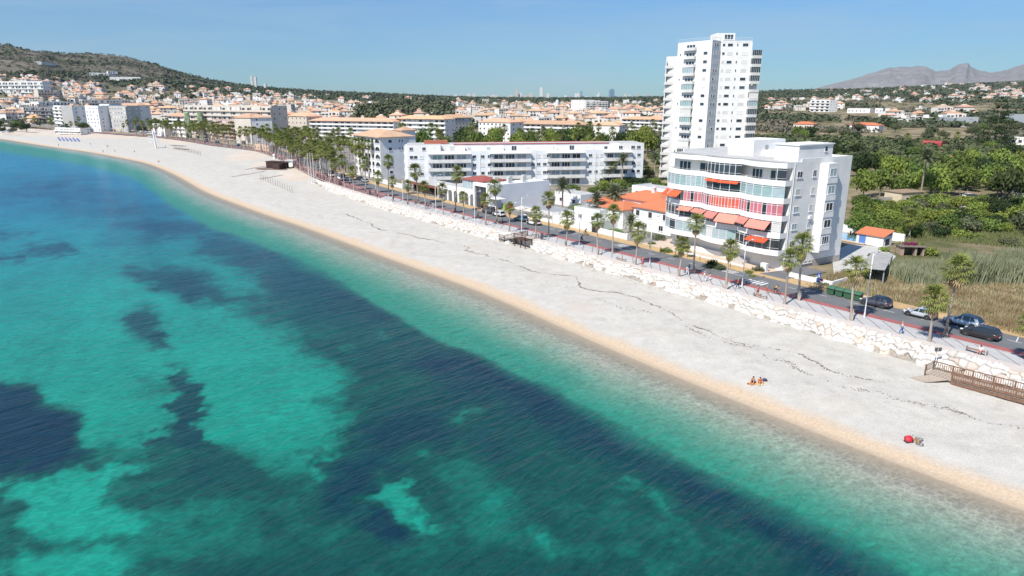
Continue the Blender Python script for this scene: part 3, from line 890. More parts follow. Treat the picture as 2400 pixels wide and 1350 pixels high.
# pebbles that show as specks on the near beach
PEB = mat('loose_pebbles', (.60,.58,.56), .9, col2=(.30,.27,.25), scale=1.5, detail=2)
rnd = np.random.RandomState(4); n = 9000
pxs = rnd.uniform(1500, 2500, n); pys = rnd.uniform(700, 1220, n)
xs = []; 
k = (CAMH+2.2)/(F*ST+(pys-675)*CT); X_ = (pxs-1200)*k; Y_ = (F*CT-(pys-675)*ST)*k
d1 = seg_dist(SHORE_T, X_, Y_); d2 = seg_dist(WALL_T, X_, Y_); ok = (d1 > .3) & (d2 < -3.6)
X_, Y_, Z_ = X_[ok], Y_[ok], beach_z(d1, d2, X_, Y_)[ok]
mb = MB()
for x, y, z in zip(X_, Y_, Z_):
    r = rnd.uniform(.025,.07)
    mb.v += [(x-r,y,z-.01),(x,y-r*.8,z-.01),(x+r,y,z-.01),(x,y+r*.8,z-.01),(x,y,z+r*.6)]
    i = len(mb.v)-5
    mb.f += [(i,i+1,i+4),(i+1,i+2,i+4),(i+2,i+3,i+4),(i+3,i,i+4)]; mb.m += [0]*4
stuff('pebbles', mb.mesh('pebbles', PEB), None, 'loose pale and dark pebbles scattered over the beach', 'pebbles')


# ================================================================ BUILDERS: WINDOWS, BUILDINGS
def unit_window(ma_glass, key, bars=1):
    """1 x 1 window standing in the xz plane, frame proud of the wall, pane set back in it; returns (frame mesh, pane mesh)"""
    f = MB(); t = .07
    f.box(-.5,.5,-.06,.0,-.5,-.5+t); f.box(-.5,.5,-.06,.0,.5-t,.5); f.box(-.5,-.5+t,-.06,.0,-.5+t,.5-t); f.box(.5-t,.5,-.06,.0,-.5+t,.5-t)
    for k in range(bars):
        x = -.5+(k+1)/(bars+1); f.box(x-.025,x+.025,-.055,.0,-.5+t,.5-t)
    f.box(-.56,.56,-.14,.0,-.56,-.503)
    p = MB().box(-.5+t,.5-t,-.03,-.005,-.5+t,.5-t)
    return f.mesh('window', METAL), p.mesh('pane', ma_glass)
SHADEDGLASS = mat('half_drawn_shutter_glass', (.20,.20,.20), .4, rand=.3)
WIN = {'dark': unit_window(GLASS,'dark'), 'shut': unit_window(SHUTTER,'shut',0), 'pale': unit_window(PGLASS,'pale'),
       'wide': unit_window(GLASS,'wide',2), 'green': unit_window(GGLASS,'green',1), 'plain': unit_window(DARK,'plain',0)}
def window(parent, x, z, w, h, kind='dark', y=0.0, rz=0.0, pane=True, loc=None):
    a, b = WIN[kind]
    o = obj('window', a, parent, loc or (x, y, z), rz=rz, scale=(w, 1, h))
    if pane: obj('pane', b, o)
    return o
ONE_WIN = {}
def far_window(parent, x, z, w, h, kind='dark', y=0.0, rz=0.0):
    """far away: frame and pane in one mesh"""
    if kind not in ONE_WIN:
        m_ = MB(); t=.08
        m_.box(-.5,.5,-.06,.0,-.5,-.5+t,0); m_.box(-.5,.5,-.06,.0,.5-t,.5,0); m_.box(-.5,-.5+t,-.06,.0,-.5+t,.5-t,0); m_.box(.5-t,.5,-.06,.0,-.5+t,.5-t,0)
        m_.box(-.5+t,.5-t,-.035,-.005,-.5+t,.5-t,1)
        ONE_WIN[kind] = m_.mesh('window', [METAL, {'dark':GLASS,'shut':SHUTTER,'pale':PGLASS,'green':GGLASS,'plain':DARK}[kind]])
    return obj('window', ONE_WIN[kind], parent, (x, y, z), rz=rz, scale=(w,1,h))
def railing_mesh(w, h=.95, step=.45, glass=None):
    m_ = MB(); m_.box(0,w,-.03,.03,h-.05,h,0); m_.box(0,w,-.02,.02,.08,.12,0)
    n = max(1,int(w/step))
    for k in range(n+1):
        x = w*k/n; m_.box(x-.015,x+.015,-.018,.018,.12,h-.05,0)
    return m_
def frame_of(p, q):
    """placement of a building whose front runs from ground point p (left as seen) to q (right)"""
    d = (q - p); return Vector((p.x, p.y, 0)), math.atan2(d.y, d.x), math.hypot(d.x, d.y)

# ================================================================ PALMS AND TREES
def leaf_mat(name, c1, c2, rand=.22, sc=.35, tr=.28):
    return mat(name, c1, .75, col2=c2, scale=sc, rand=rand, trans=tr, spec=.25, detail=3)
FANLEAF = leaf_mat('fan_palm_leaf', (.14,.175,.04), (.265,.285,.08), .22, 1.2)
FANDRY = mat('dry_palm_leaf', (.33,.22,.12), .9, col2=(.44,.32,.18), scale=1.5, rand=.15)
DATELEAF = leaf_mat('date_palm_leaf', (.13,.15,.085), (.23,.25,.14), .15, .8)
BARK = mat('palm_trunk', (.30,.245,.20), .95, col2=(.42,.36,.30), scale=2.5, bump=.03, bscale=8, rand=.12)
TRUNK = mat('tree_bark', (.20,.16,.13), .95, var=.2, scale=2)
LIGHTLEAF = leaf_mat('bright_green_foliage', (.17,.225,.04), (.29,.335,.08), .22)
MIDLEAF = leaf_mat('mid_green_foliage', (.10,.155,.035), (.20,.26,.06), .25)
DARKLEAF = leaf_mat('dark_green_foliage', (.03,.055,.018), (.07,.10,.035), .25)
OLIVELEAF = leaf_mat('olive_green_foliage', (.10,.118,.058), (.18,.19,.105), .2)
PINELEAF = leaf_mat('pine_foliage', (.045,.07,.022), (.11,.135,.045), .2)
def fan_frond():
    m_ = MB(); rnd = random.Random(5)
    m_.quad((0,-.03,0),(.72,-.02,.16),(.72,.02,.16),(0,.03,0))
    c = Vector((.7,0,.155)); n = 9
    for k in range(n):
        a = R(-66 + 132*k/(n-1)); l = .86*(1-.30*abs(k-(n-1)/2)/((n-1)/2))
        d = Vector((math.cos(a), math.sin(a), 0)); s = Vector((-d.y, d.x, 0))*.055
        zz = .05 if k%2 else -.02
        mid = c + d*l*.55 + Vector((0,0,zz-.03)); tip = c + d*l + Vector((0,0,-.20-.1*rnd.random()))
        m_.quad(c, mid-s, tip, mid+s)
    return m_
_ff = fan_frond()
FROND = _ff.mesh('frond', FANLEAF)
_wide = MB(); _wide.v = list(_ff.v); _wide.f = list(_ff.f); _wide.m = list(_ff.m)
FROND_DRY = _wide.mesh('dry_frond', FANDRY)
def frond_places(seed, n=40, top=82, low=-50):
    rnd = random.Random(seed); out = []
    for k in range(n):
        u = (k+.5)/n; el = top - (top-low)*u**.95 + rnd.uniform(-7,7)
        az = k*137.5 + rnd.uniform(-14,14)
        out.append((R(az), R(el), rnd.uniform(.85,1.12)*(1.0 if el > -20 else .95)))
    return out
def place_M(az, el, s, z0):
    return Matrix.Translation((0,0,z0)) @ Matrix.Rotation(az,4,'Z') @ Matrix.Rotation(-el,4,'Y') @ Matrix.Rotation(R(6),4,'X') @ Matrix.Diagonal((s,s,s,1))
def join_mesh(name, src, places, mats, z0=0):
    m_ = MB(); V_ = [Vector(v) for v in src.v]
    for az, el, s in places:
        M4 = place_M(az, el, s, z0 + (.25 if el > 0 else 0)*math.sin(el)); i = len(m_.v)
        m_.v += [tuple(M4 @ v) for v in V_]; m_.f += [tuple(i+k for k in f) for f in src.f]; m_.m += src.m
    return m_
CROWNS = [join_mesh('c', _ff, frond_places(s, 44), None).mesh('crown', FANLEAF) for s in (1,2,3,4)]
SKIRTS = [join_mesh('c', _ff, [(R(k*47+s*20), R(-62-(k%4)*7), .82) for k in range(16)], None, -.15).mesh('dry_skirt', FANDRY) for s in range(3)]
def trunk_mesh(seed, bow, r0=.18, r1=.125, flare=1.9):
    rnd = random.Random(seed); pts, rs_ = [], []
    for k in range(9):
        u = k/8; pts.append((bow*math.sin(u*math.pi*.9)*.6, bow*.3*u*math.sin(seed), u)); 
        rs_.append((r0*(1-u)+r1*u)*(flare if k == 0 else (1.15 if k == 1 else 1)))
    pts[1] = (pts[1][0], pts[1][1], .06)
    m_ = MB().chain(pts, rs_, 8)
    return m_.mesh('trunk', BARK, True), pts[-1]
TR = [trunk_mesh(k, b_) for k, b_ in enumerate((.0, .25, -.3, .15, -.15))]
PALM_GROUP = 'fan palms lining the promenade'
def fan_palm(loc, h, label, seed, cs=1.0, near=False, group=PALM_GROUP, skirt=True, rz=None):
    cs *= 1.38
    rnd = random.Random(seed*13+5)
    t = thing('fan_palm', label, 'palm tree', loc, rnd.uniform(0,6.28) if rz is None else rz, group)
    t.rotation_euler.x = R(rnd.uniform(-3.5,3.5)); t.rotation_euler.y = R(rnd.uniform(-3.5,3.5)); cs *= rnd.uniform(.88,1.12)
    tm, top = TR[seed % 5]
    obj('trunk', tm, t, scale=(1,1,h))
    cx, cy, cz = top[0], top[1], h
    if near:
        for i, (az, el, s) in enumerate(frond_places(seed, 42)):
            dry = el < R(-40) and rnd.random() < .5
            o = obj('frond', FROND_DRY if dry else FROND, t); M4 = Matrix.Translation((cx,cy,cz)) @ place_M(az, el, s*cs, .2*math.sin(max(el,0)))
            o.matrix_local = M4
    else:
        obj('crown', CROWNS[seed % 4], t, (cx,cy,cz), rz=rnd.uniform(0,6), scale=(cs,cs,cs))
    if skirt: obj('dry_skirt', SKIRTS[seed % 3], t, (cx,cy,cz-.1), scale=(cs*.8,cs*.8,cs*(.9+.3*rnd.random())))
    return t
# date palm: long arching feather fronds
def date_frond(L_=3.3):
    m_ = MB(); n = 13; rnd = random.Random(2); prev = None
    for k in range(n+1):
        u = k/n; x = L_*(u - .12*u*u); z = .55*math.sin(u*2.0)*L_*.35 - .62*u**2.6*L_*.45
        p = Vector((x,0,z))
        if prev is not None:
            m_.quad(prev-Vector((0,.025,0)), p-Vector((0,.02,0)), p+Vector((0,.02,0)), prev+Vector((0,.025,0)))
            l = .52*math.sin(math.pi*min(1,u*.86+.14))**.7 + .06
            for sgn in (1,-1):
                q = p + Vector((.28*l/.5, sgn*l*.86, -.16*l+rnd.uniform(-.05,.05)))
                m_.quad(prev, q-Vector((.05,0,0)), q+Vector((.05,0,.02)), p)
        prev = p
    return m_
_df = date_frond()
DFROND = _df.mesh('frond', DATELEAF)
DCROWNS = [join_mesh('c', _df, [(R(k*137.5), R(78-118*((k+.5)/44)), .85+.3*((k*7)%5)/5) for k in range(44)], None).mesh('crown', DATELEAF) for s in range(1)]
_bulb = MB(); _bulb.chain([(0,0,-.9),(0,0,-.45),(0,0,0),(0,0,.3)], [.25,.42,.40,.2], 9)
BULB = _bulb.mesh('crown_base', mat('date_palm_base', (.33,.20,.10), .9, var=.25, scale=4))
def date_palm(loc, h, label, seed, cs=1.0, bow=0, group='feather palms in the gardens'):
    t = thing('date_palm', label, 'palm tree', loc, seed*1.3, group)
    tm, top = trunk_mesh(seed, bow, .26, .20, 1.35)
    obj('trunk', tm, t, scale=(1,1,h)); obj('crown_base', BULB, t, (top[0],top[1],h))
    obj('crown', DCROWNS[0], t, (top[0],top[1],h+.1), rz=seed, scale=(cs,)*3)
    return t
def leaf_cloud(seed, lobes, n, size, flat=.8, shell=.45):
    """many leaf-sized faces through the volume of a few lobes; lobes: (x,y,z,r,weight)"""
    rs_ = np.random.RandomState(seed)
    w = np.array([l[3]**2 for l in lobes]); ks = rs_.choice(len(lobes), n, p=w/w.sum())
    c = np.array([l[:3] for l in lobes])[ks]; r = np.array([l[3] for l in lobes])[ks]
    d = rs_.normal(size=(n,3)); d /= np.linalg.norm(d, axis=1)[:,None]
    rad = r*(shell + (1-shell)*rs_.rand(n)**.6)*(1+.16*rs_.randn(n).clip(-1,1.4))
    p = c + d*rad[:,None]*np.array([1,1,flat])
    nrm = d*.7 + rs_.normal(size=(n,3))*.5 + np.array([0,0,.35]); nrm /= np.linalg.norm(nrm, axis=1)[:,None]
    a = np.cross(nrm, rs_.normal(size=(n,3))); a /= np.linalg.norm(a, axis=1)[:,None]; b_ = np.cross(nrm, a)
    s = (size*(.6+.8*rs_.rand(n)))[:,None]
    V_ = np.stack([p-a*s, p-b_*s*.6, p+a*s, p+b_*s*.6], 1).reshape(-1,3)
    return V_
def quads_mesh(name, V_, ma):
    me = bpy.data.meshes.new(name); n = len(V_)//4
    me.vertices.add(len(V_)); me.vertices.foreach_set('co', V_.astype(np.float32).ravel())
    me.loops.add(len(V_)); me.loops.foreach_set('vertex_index', np.arange(len(V_), dtype=np.int32))
    me.polygons.add(n); me.polygons.foreach_set('loop_start', np.arange(0, len(V_), 4, dtype=np.int32))
    me.materials.append(ma); me.update(calc_edges=True); return me
def lobes_for(seed, k=9, spread=.62, r=.42, flat=.6, zc=.62):
    rnd = random.Random(seed); out = [(0,0,zc,r*1.15)]
    for i in range(k):
        a = i*2.4+rnd.uniform(-.4,.4); d = spread*math.sqrt((i+.6)/k)
        out.append((math.cos(a)*d, math.sin(a)*d, zc+rnd.uniform(-.22,.26)*flat-.12*d, r*rnd.uniform(.55,.95)))
    return out
def tree_kind(ma, seeds, n=1100, size=.075, **k):
    return [quads_mesh('crown', leaf_cloud(s, lobes_for(s, **k), n, size), ma) for s in seeds]
CR = {'light': tree_kind(LIGHTLEAF, (1,2,3)), 'mid': tree_kind(MIDLEAF, (4,5,6)), 'dark': tree_kind(DARKLEAF, (7,8)),
      'olive': tree_kind(OLIVELEAF, (9,10,11)), 'pine': tree_kind(PINELEAF, (12,13), k=8, spread=.75, r=.34, flat=.35, zc=.78)}
def limbs(seed):
    rnd = random.Random(seed); m_ = MB()
    m_.chain([(0,0,0),(.02,.01,.2),(.0,.03,.42)], [.055,.04,.032], 6)
    for k in range(5):
        a = k*1.26+rnd.uniform(-.3,.3); m_.chain([(0,.03,.38),(math.cos(a)*.2,math.sin(a)*.2,.55),(math.cos(a)*.42,math.sin(a)*.42,.72)], [.028,.018,.008], 5)
    return m_.mesh('trunk', TRUNK, True)
LIMBS = [limbs(k) for k in range(3)]
def tree(loc, s, kind, seed, label, group, sh=1.0, name='tree'):
    """s = crown radius in metres"""
    t = thing(name, label, 'tree', loc, seed*.77, group)
    obj('trunk', LIMBS[seed%3], t, scale=(s,s,s*1.25*sh))
    obj('crown', CR[kind][seed % len(CR[kind])], t, (0,0,s*.12*sh), scale=(s,s,s*1.15*sh))
    return t
BUSHM = {k: [quads_mesh(k+'_bush', leaf_cloud(40+s, [(l[0],l[1],max(.22,l[2]-.35),l[3]) for l in lobes_for(30+s, 7)], 600, .085), ma) for s in range(2)]
         for k, ma in (('light',LIGHTLEAF),('mid',MIDLEAF),('dark',DARKLEAF),('olive',OLIVELEAF))}
def bush(loc, s, kind, seed, label, group=None, h=1.0):
    o = obj('bush', BUSHM[kind][seed%2], None, loc, rz=seed*1.7, scale=(s,s,s*h)); return tag(o, label, 'bush', group)

# ================================================================ VEHICLES, PEOPLE, STREET FURNITURE
TYRE = mat('tyre_rubber', (.03,.03,.03), .9); RIM = mat('alloy_rim', (.45,.45,.46), .3, metal=.8)
CARGL = mat('car_glass', (.02,.025,.03), .05, spec=.9); TAIL = mat('tail_light', (.35,.02,.02), .25); HEAD = mat('head_light', (.75,.78,.8), .15)
BLACKP = mat('black_plastic', (.025,.025,.027), .6)
def wheel_meshes(r=.35, w=.22):
    t = MB(); n = 16
    for k in range(n):
        a0, a1 = 2*math.pi*k/n, 2*math.pi*(k+1)/n
        def p(a, rr, y): return (rr*math.cos(a), y, rr*math.sin(a))
        t.quad(p(a0,r,-w/2),p(a1,r,-w/2),p(a1,r,w/2),p(a0,r,w/2))
        for y, s in ((-w/2,1),(w/2,-1)):
            t.quad(p(a0,r*.62,y),p(a1,r*.62,y),p(a1,r,y),p(a0,r,y)) 
    rm = MB()
    for y in (-w/2+.02, w/2-.02):
        for k in range(5):
            a = 2*math.pi*k/5; c_, s_ = math.cos(a), math.sin(a)
            rm.quad((.04*c_-.05*s_,y,.04*s_+.05*c_),(r*.62*c_-.04*s_,y,r*.62*s_+.04*c_),(r*.62*c_+.04*s_,y,r*.62*s_-.04*c_),(.04*c_+.05*s_,y,.04*s_-.05*c_))
        rm.tube((0,y-.01,0),(0,y+.01,0),r*.22,n=10)
    rm.tube((0,-w/2+.05,0),(0,w/2-.05,0),r*.60,n=14,m=1)
    return t.mesh('tyre', TYRE, True), rm.mesh('rim', [RIM, BLACKP])
TYM, RIMM = wheel_meshes()
def loft(rings, mi=0, close=True):
    m_ = MB(); n = len(rings[0])
    for r in rings: m_.v += [tuple(p) for p in r]
    for j in range(len(rings)-1):
        for k in range(n-(0 if close else 1)):
            m_.f.append((j*n+k, (j+1)*n+k, (j+1)*n+(k+1)%n, j*n+(k+1)%n)); m_.m.append(mi)
    m_.f.append(tuple(range(n))); m_.m.append(mi); m_.f.append(tuple(len(m_.v)-1-k for k in range(n))); m_.m.append(mi)
    return m_
def car(loc, rz, label, paint, style='hatch', L_=4.2, H=1.5, W=1.8, group='cars along the seafront road', roofcol=None):
    t = thing('car', label, 'car', loc, rz, group)
    z0, hw = .22, W/2
    # x forward; lower body stations: x, bottom, belt height, half width
    B_ = {'hatch':.90,'suv':1.02,'van':1.25}[style]
    S = [(-.5,.50,B_-.14,.76),(-.475,.36,B_-.04,.90),(-.40,.34,B_,.98),(-.31,.34,B_,1),(-.12,.30,B_-.02,1),(.10,.30,B_-.03,1),(.24,.32,B_-.06,1),(.36,.34,B_-.15,.98),(.45,.34,B_-.24,.92),(.485,.38,B_-.34,.84),(.5,.46,B_-.42,.72)]
    rings = []
    for x, zb, zt, w in S:
        w *= hw
        rings.append([(x*L_,-w*.95,zb),(x*L_,-w,zb+.14),(x*L_,-w*.99,(zb+zt)/2),(x*L_,-w*.965,zt-.10),(x*L_,-w*.86,zt),(x*L_,w*.86,zt),(x*L_,w*.965,zt-.10),(x*L_,w*.99,(zb+zt)/2),(x*L_,w,zb+.14),(x*L_,w*.95,zb)])
    obj('body', loft(rings).mesh('body', paint, True), t)
    gx = {'hatch':[(-.47,.02,.80),(-.37,.86,.86),(-.28,.98,.93),(-.12,1.0,.96),(.02,.97,.94),(.24,.02,.86)],
          'suv':[(-.485,.02,.78),(-.39,.80,.84),(-.28,.97,.92),(-.10,1.0,.95),(.03,.97,.93),(.25,.02,.86)],
          'van':[(-.49,.02,.9),(-.47,.95,.92),(-.3,1.0,.94),(0,1.0,.94),(.15,.95,.93),(.33,.02,.86)]}[style]
    belt = B_-.05; g = []; hb = hw*.87
    def wtop(u, w): return hb*(1-.20*u)
    for x, u, w in gx:
        zt = belt + (H-belt)*u; g.append([(x*L_,-hb,belt-.03),(x*L_,-wtop(u,w),zt),(x*L_,wtop(u,w),zt),(x*L_,hb,belt-.03)])
    obj('windows', loft(g).mesh('windows', CARGL, False), t)
    rf = MB(); rp_ = [(x*L_, wtop(u,w)+.015, belt+(H-belt)*u+.03) for x, u, w in gx if u > .5]
    for (xa,wa,za),(xb,wb,zb) in zip(rp_, rp_[1:]):
        rf.quad((xa,-wa,za),(xb,-wb,zb),(xb,wb,zb),(xa,wa,za)); rf.quad((xa,wa+.02,za-.09),(xa,wa,za),(xb,wb,zb),(xb,wb+.02,zb-.09)); rf.quad((xa,-wa,za),(xa,-wa-.02,za-.09),(xb,-wb-.02,zb-.09),(xb,-wb,zb))
    obj('roof', rf.mesh('roof', roofcol or paint, False), t)
    def pil(xb0, xb1, xt0, xt1, ub, ut):
        for sg in (-1,1):
            yb, yt = sg*(hb+.012), sg*(wtop(ut,1)+.02); m_ = MB()
            q = [(xb0*L_,yb,belt-.02),(xb1*L_,yb,belt-.02),(xt1*L_,yt,belt+(H-belt)*ut),(xt0*L_,yt,belt+(H-belt)*ut)]
            m_.quad(*(q if sg < 0 else q[::-1])); obj('pillar', m_.mesh('pillar', paint), t)
    g2, g3, g5 = gx[1], gx[2], gx[4]
    pil(.215,.245, g5[0]-.01, g5[0]+.025, 0, .95); pil(-.02,.005,-.03,-.01, 0, .97)
    pil(-.225,-.205,-.225,-.21, 0, .97); pil(gx[0][0], -.37, g2[0]-.005, g3[0]-.02, 0, .86)
    for sx in (-.31,.31):
        for sg in (-1,1): obj('wheel_arch', MB().tube((sx*L_,sg*(hw-.22),.36),(sx*L_,sg*(hw+.004),.36),.43,n=16).mesh('wheel_arch', BLACKP), t)
    obj('sill', MB().box(-.24*L_,.24*L_,-hw*.99,hw*.99,.22,.34).mesh('sill', BLACKP), t)
    obj('bumper', MB().box(-.515*L_,-.47*L_,-hw*.8,hw*.8,.34,.52).mesh('bumper', BLACKP), t); obj('bumper', MB().box(.46*L_,.505*L_,-hw*.72,hw*.72,.30,.42).mesh('bumper', BLACKP), t)
    for sx in (-.31, .31):
        for sy in (-1, 1):
            wh = obj('wheel', None, t, (sx*L_, sy*(hw-.09), .35)); obj('tyre', TYM, wh); obj('rim', RIMM, wh)
    for sy in (-1,1):
        obj('headlight', MB().box(.40*L_,.478*L_,sy*hw*.74-.13,sy*hw*.74+.13,B_-.33,B_-.20).mesh('headlight', HEAD), t)
        obj('taillight', MB().box(-.497*L_,-.44*L_,sy*hw*.76-.15,sy*hw*.76+.13,B_-.26,B_-.10).mesh('taillight', TAIL), t)
        obj('mirror', MB().box(.17*L_,.21*L_,sy*(hw+.06)-.08,sy*(hw+.06)+.08,B_-.06,B_+.08).mesh('mirror', paint), t)
    obj('number_plate', MB().box(-.508*L_,-.497*L_,-.25,.25,.5,.62).mesh('number_plate', mat('number_plate', (.75,.75,.73), .5)), t)
    return t
def paint(name, c, metal=.0): return mat(name, c, .22, metal=metal, spec=.7)

# people: a skeleton grown into one skin, clothes as skins of their own around it
def skin_mesh(name, verts, edges, radii, root, ma, sub=1):
    me = bpy.data.meshes.new(name); me.from_pydata(verts, edges, []); o = bpy.data.objects.new(name, me); COL.objects.link(o)
    sk = o.modifiers.new('skin', 'SKIN'); sl = me.skin_vertices[0].data
    for i, r_ in enumerate(radii):
        r_ = r_ if hasattr(r_, '__len__') else (r_, r_); sl[i].radius = r_; sl[i].use_root = (i == root)
    sk.use_smooth_shade = True
    sb = o.modifiers.new('sub', 'SUBSURF'); sb.levels = sub; sb.render_levels = sub
    dg = bpy.context.evaluated_depsgraph_get(); dg.update()
    out = bpy.data.meshes.new_from_object(o.evaluated_get(dg)); out.name = name
    out.materials.clear(); out.materials.append(ma)
    out.polygons.foreach_set('use_smooth', [True]*len(out.polygons))
    bpy.data.objects.remove(o); return out
SKIN = mat('skin', (.50,.27,.18), .6); HAIR = mat('dark_hair', (.05,.035,.025), .8); HAIRG = mat('grey_hair', (.5,.48,.45), .8); HAIRB = mat('blond_hair', (.45,.30,.12), .8)
def pose_joints(pose):
    """joint positions, facing +x"""
    if pose == 'walk': hipz, kn, an, th = .93, .5, .08, (.22,-.18)
    J = {}
    if pose in ('walk','stand'):
        s = 1 if pose == 'walk' else .15
        J = dict(pel=(0,0,.95), ch=(.02,0,1.30), nk=(.02,0,1.47), hd=(.04,0,1.62), top=(.03,0,1.72),
            hl=(0,.10,.92), kl=(.16*s,.11,.52), al=(.30*s,.11,.09), tl=(.45*s+(0 if s==1 else .1),.12,.04),
            hr=(0,-.10,.92), kr=(-.02*s,-.11,.50), ar=(-.26*s,-.11,.12), tr=(-.13*s+(0 if s==1 else .05),-.12,.04),
            sl=(.01,.19,1.40), el=(-.14*s,.25,1.13), wl=(.02,.25,.90), ml=(.06,.25,.80),
            sr=(.01,-.19,1.40), er=(.06*s,-.25,1.13), wr=(.22*s,-.24,.92), mr=(.27*s,-.24,.83))
    elif pose == 'sit':      # on the ground, knees drawn up, arms round the knees
        J = dict(pel=(0,0,.12), ch=(.06,0,.44), nk=(.11,0,.60), hd=(.16,0,.74), top=(.16,0,.85),
            hl=(.02,.11,.12), kl=(.42,.17,.46), al=(.58,.17,.08), tl=(.72,.18,.04), hr=(.02,-.11,.12), kr=(.40,-.17,.48), ar=(.60,-.15,.08), tr=(.74,-.16,.04),
            sl=(.08,.19,.54), el=(.22,.27,.34), wl=(.42,.19,.40), ml=(.48,.12,.42), sr=(.08,-.19,.54), er=(.22,-.27,.34), wr=(.42,-.19,.42), mr=(.48,-.12,.44))
    elif pose == 'bench':
        J = dict(pel=(0,0,.50), ch=(.0,0,.84), nk=(.03,0,1.0), hd=(.08,0,1.14), top=(.08,0,1.25),
            hl=(.03,.10,.50), kl=(.44,.12,.50), al=(.46,.12,.09), tl=(.60,.12,.04), hr=(.03,-.10,.50), kr=(.44,-.12,.50), ar=(.42,-.12,.09), tr=(.56,-.12,.04),
            sl=(.0,.19,.93), el=(.06,.26,.68), wl=(.28,.18,.58), ml=(.36,.15,.57), sr=(.0,-.19,.93), er=(.06,-.26,.68), wr=(.28,-.18,.58), mr=(.36,-.15,.57))
    elif pose == 'ride':
        J = dict(pel=(-.12,0,1.0), ch=(.14,0,1.28), nk=(.24,0,1.42), hd=(.33,0,1.54), top=(.34,0,1.65),
            hl=(-.08,.10,.97), kl=(.22,.12,.74), al=(.08,.13,.38), tl=(.22,.13,.33), hr=(-.08,-.10,.97), kr=(.16,-.12,.60), ar=(-.05,-.13,.24), tr=(.08,-.13,.18),
            sl=(.20,.18,1.36), el=(.36,.25,1.16), wl=(.55,.24,1.06), ml=(.62,.24,1.05), sr=(.20,-.18,1.36), er=(.36,-.25,1.16), wr=(.55,-.24,1.06), mr=(.62,-.24,1.05))
    return J
ORDER = ['pel','ch','nk','hd','top','hl','kl','al','tl','hr','kr','ar','tr','sl','el','wl','ml','sr','er','wr','mr']
RAD = dict(pel=(.13,.10),ch=(.15,.10),nk=.055,hd=.10,top=.07,hl=.085,kl=.06,al=.042,tl=.035,hr=.085,kr=.06,ar=.042,tr=.035,sl=.058,el=.043,wl=.03,ml=.032,sr=.058,er=.043,wr=.03,mr=.032)
EDG = [('pel','ch'),('ch','nk'),('nk','hd'),('hd','top'),('pel','hl'),('hl','kl'),('kl','al'),('al','tl'),('pel','hr'),('hr','kr'),('kr','ar'),('ar','tr'),('ch','sl'),('sl','el'),('el','wl'),('wl','ml'),('ch','sr'),('sr','er'),('er','wr'),('wr','mr')]
PM = {}
def person_meshes(pose, shorts):
    k = (pose, shorts)
    if k in PM: return PM[k]
    J = pose_joints(pose)
    body = skin_mesh('body', [J[j] for j in ORDER], [(ORDER.index(a), ORDER.index(b)) for a, b in EDG], [RAD[j] for j in ORDER], 0, SKIN)
    lerp = lambda a, b, t: tuple(J[a][i]*(1-t)+J[b][i]*t for i in range(3))
    V_ = [J['pel'], J['ch'], lerp('ch','nk',.7), J['sl'], lerp('sl','el',.7), J['sr'], lerp('sr','er',.7)]
    top = skin_mesh('shirt', V_, [(0,1),(1,2),(1,3),(3,4),(1,5),(5,6)], [(.155,.125),(.175,.125),.08,.085,.075,.085,.075], 0, SKIN)
    e = .7 if shorts else 0
    if shorts:
        V_ = [J['pel'],J['hl'],lerp('hl','kl',.75),J['hr'],lerp('hr','kr',.75)]; E_ = [(0,1),(1,2),(0,3),(3,4)]; R_ = [(.15,.125),.11,.095,.11,.095]
    else:
        V_ = [J['pel'],J['hl'],J['kl'],lerp('kl','al',.9),J['hr'],J['kr'],lerp('kr','ar',.9)]; E_ = [(0,1),(1,2),(2,3),(0,4),(4,5),(5,6)]; R_ = [(.15,.125),.11,.08,.065,.11,.08,.065]
    low = skin_mesh('trousers', V_, E_, R_, 0, SKIN)
    h = MB(); hd = J['hd']; h.ball((hd[0]-.025, hd[1], hd[2]+.045), .118, sc=(1,.9,.85))
    hair = h.mesh('hair', HAIR, True)
    f = MB(); f.ball((hd[0]+.105,hd[1],hd[2]-.01), .018, seg=6, ring=4); 
    for sg in (-1,1): f.ball((hd[0]+.088,sg*.035,hd[2]+.02), .012, seg=5, ring=3)
    f.box(hd[0]+.09,hd[0]+.105,-.025,.025,hd[2]-.052,hd[2]-.042)
    for sg in (-1,1): f.ball((hd[0],sg*.098,hd[2]), .022, seg=5, ring=3)
    face = f.mesh('face', mat('face_features', (.42,.21,.15), .6))
    PM[k] = (body, top, low, hair, face); return PM[k]
def cloth(name, c): return mat(name, c, .85)
def recol(me, ma):
    key = (me.name, ma.name)
    if key not in PM:
        c = me.copy(); c.materials.clear(); c.materials.append(ma); PM[key] = c
    return PM[key]
def person(loc, rz, label, pose, topc, lowc, shorts=False, hair=None, s=1.0, group=None, shirt=True):
    t = thing('person', label, 'person', loc, rz, group); t.scale = (s,s,s)
    b_, tp, lw, hr, fc = person_meshes(pose, shorts)
    obj('body', b_, t); obj('face', fc, t)
    if shirt: obj('shirt', recol(tp, topc), t)
    obj('shorts' if shorts else 'trousers', recol(lw, lowc), t)
    obj('hair', recol(hr, hair or HAIR), t)
    return t
def torus(m_, c, R_, r, axis='y', n=22, k_=5, mi=0):
    i0 = len(m_.v)
    for a in range(n):
        t = 2*math.pi*a/n
        for b_ in range(k_):
            u = 2*math.pi*b_/k_; rr = R_+r*math.cos(u); v = r*math.sin(u)
            m_.v.append((c[0]+rr*math.cos(t), c[1]+v, c[2]+rr*math.sin(t)))
    for a in range(n):
        for b_ in range(k_):
            m_.f.append((i0+a*k_+b_, i0+a*k_+(b_+1)%k_, i0+((a+1)%n)*k_+(b_+1)%k_, i0+((a+1)%n)*k_+b_)); m_.m.append(mi)
SPOKE = mat('spokes', (.3,.3,.3), .4, metal=.6)
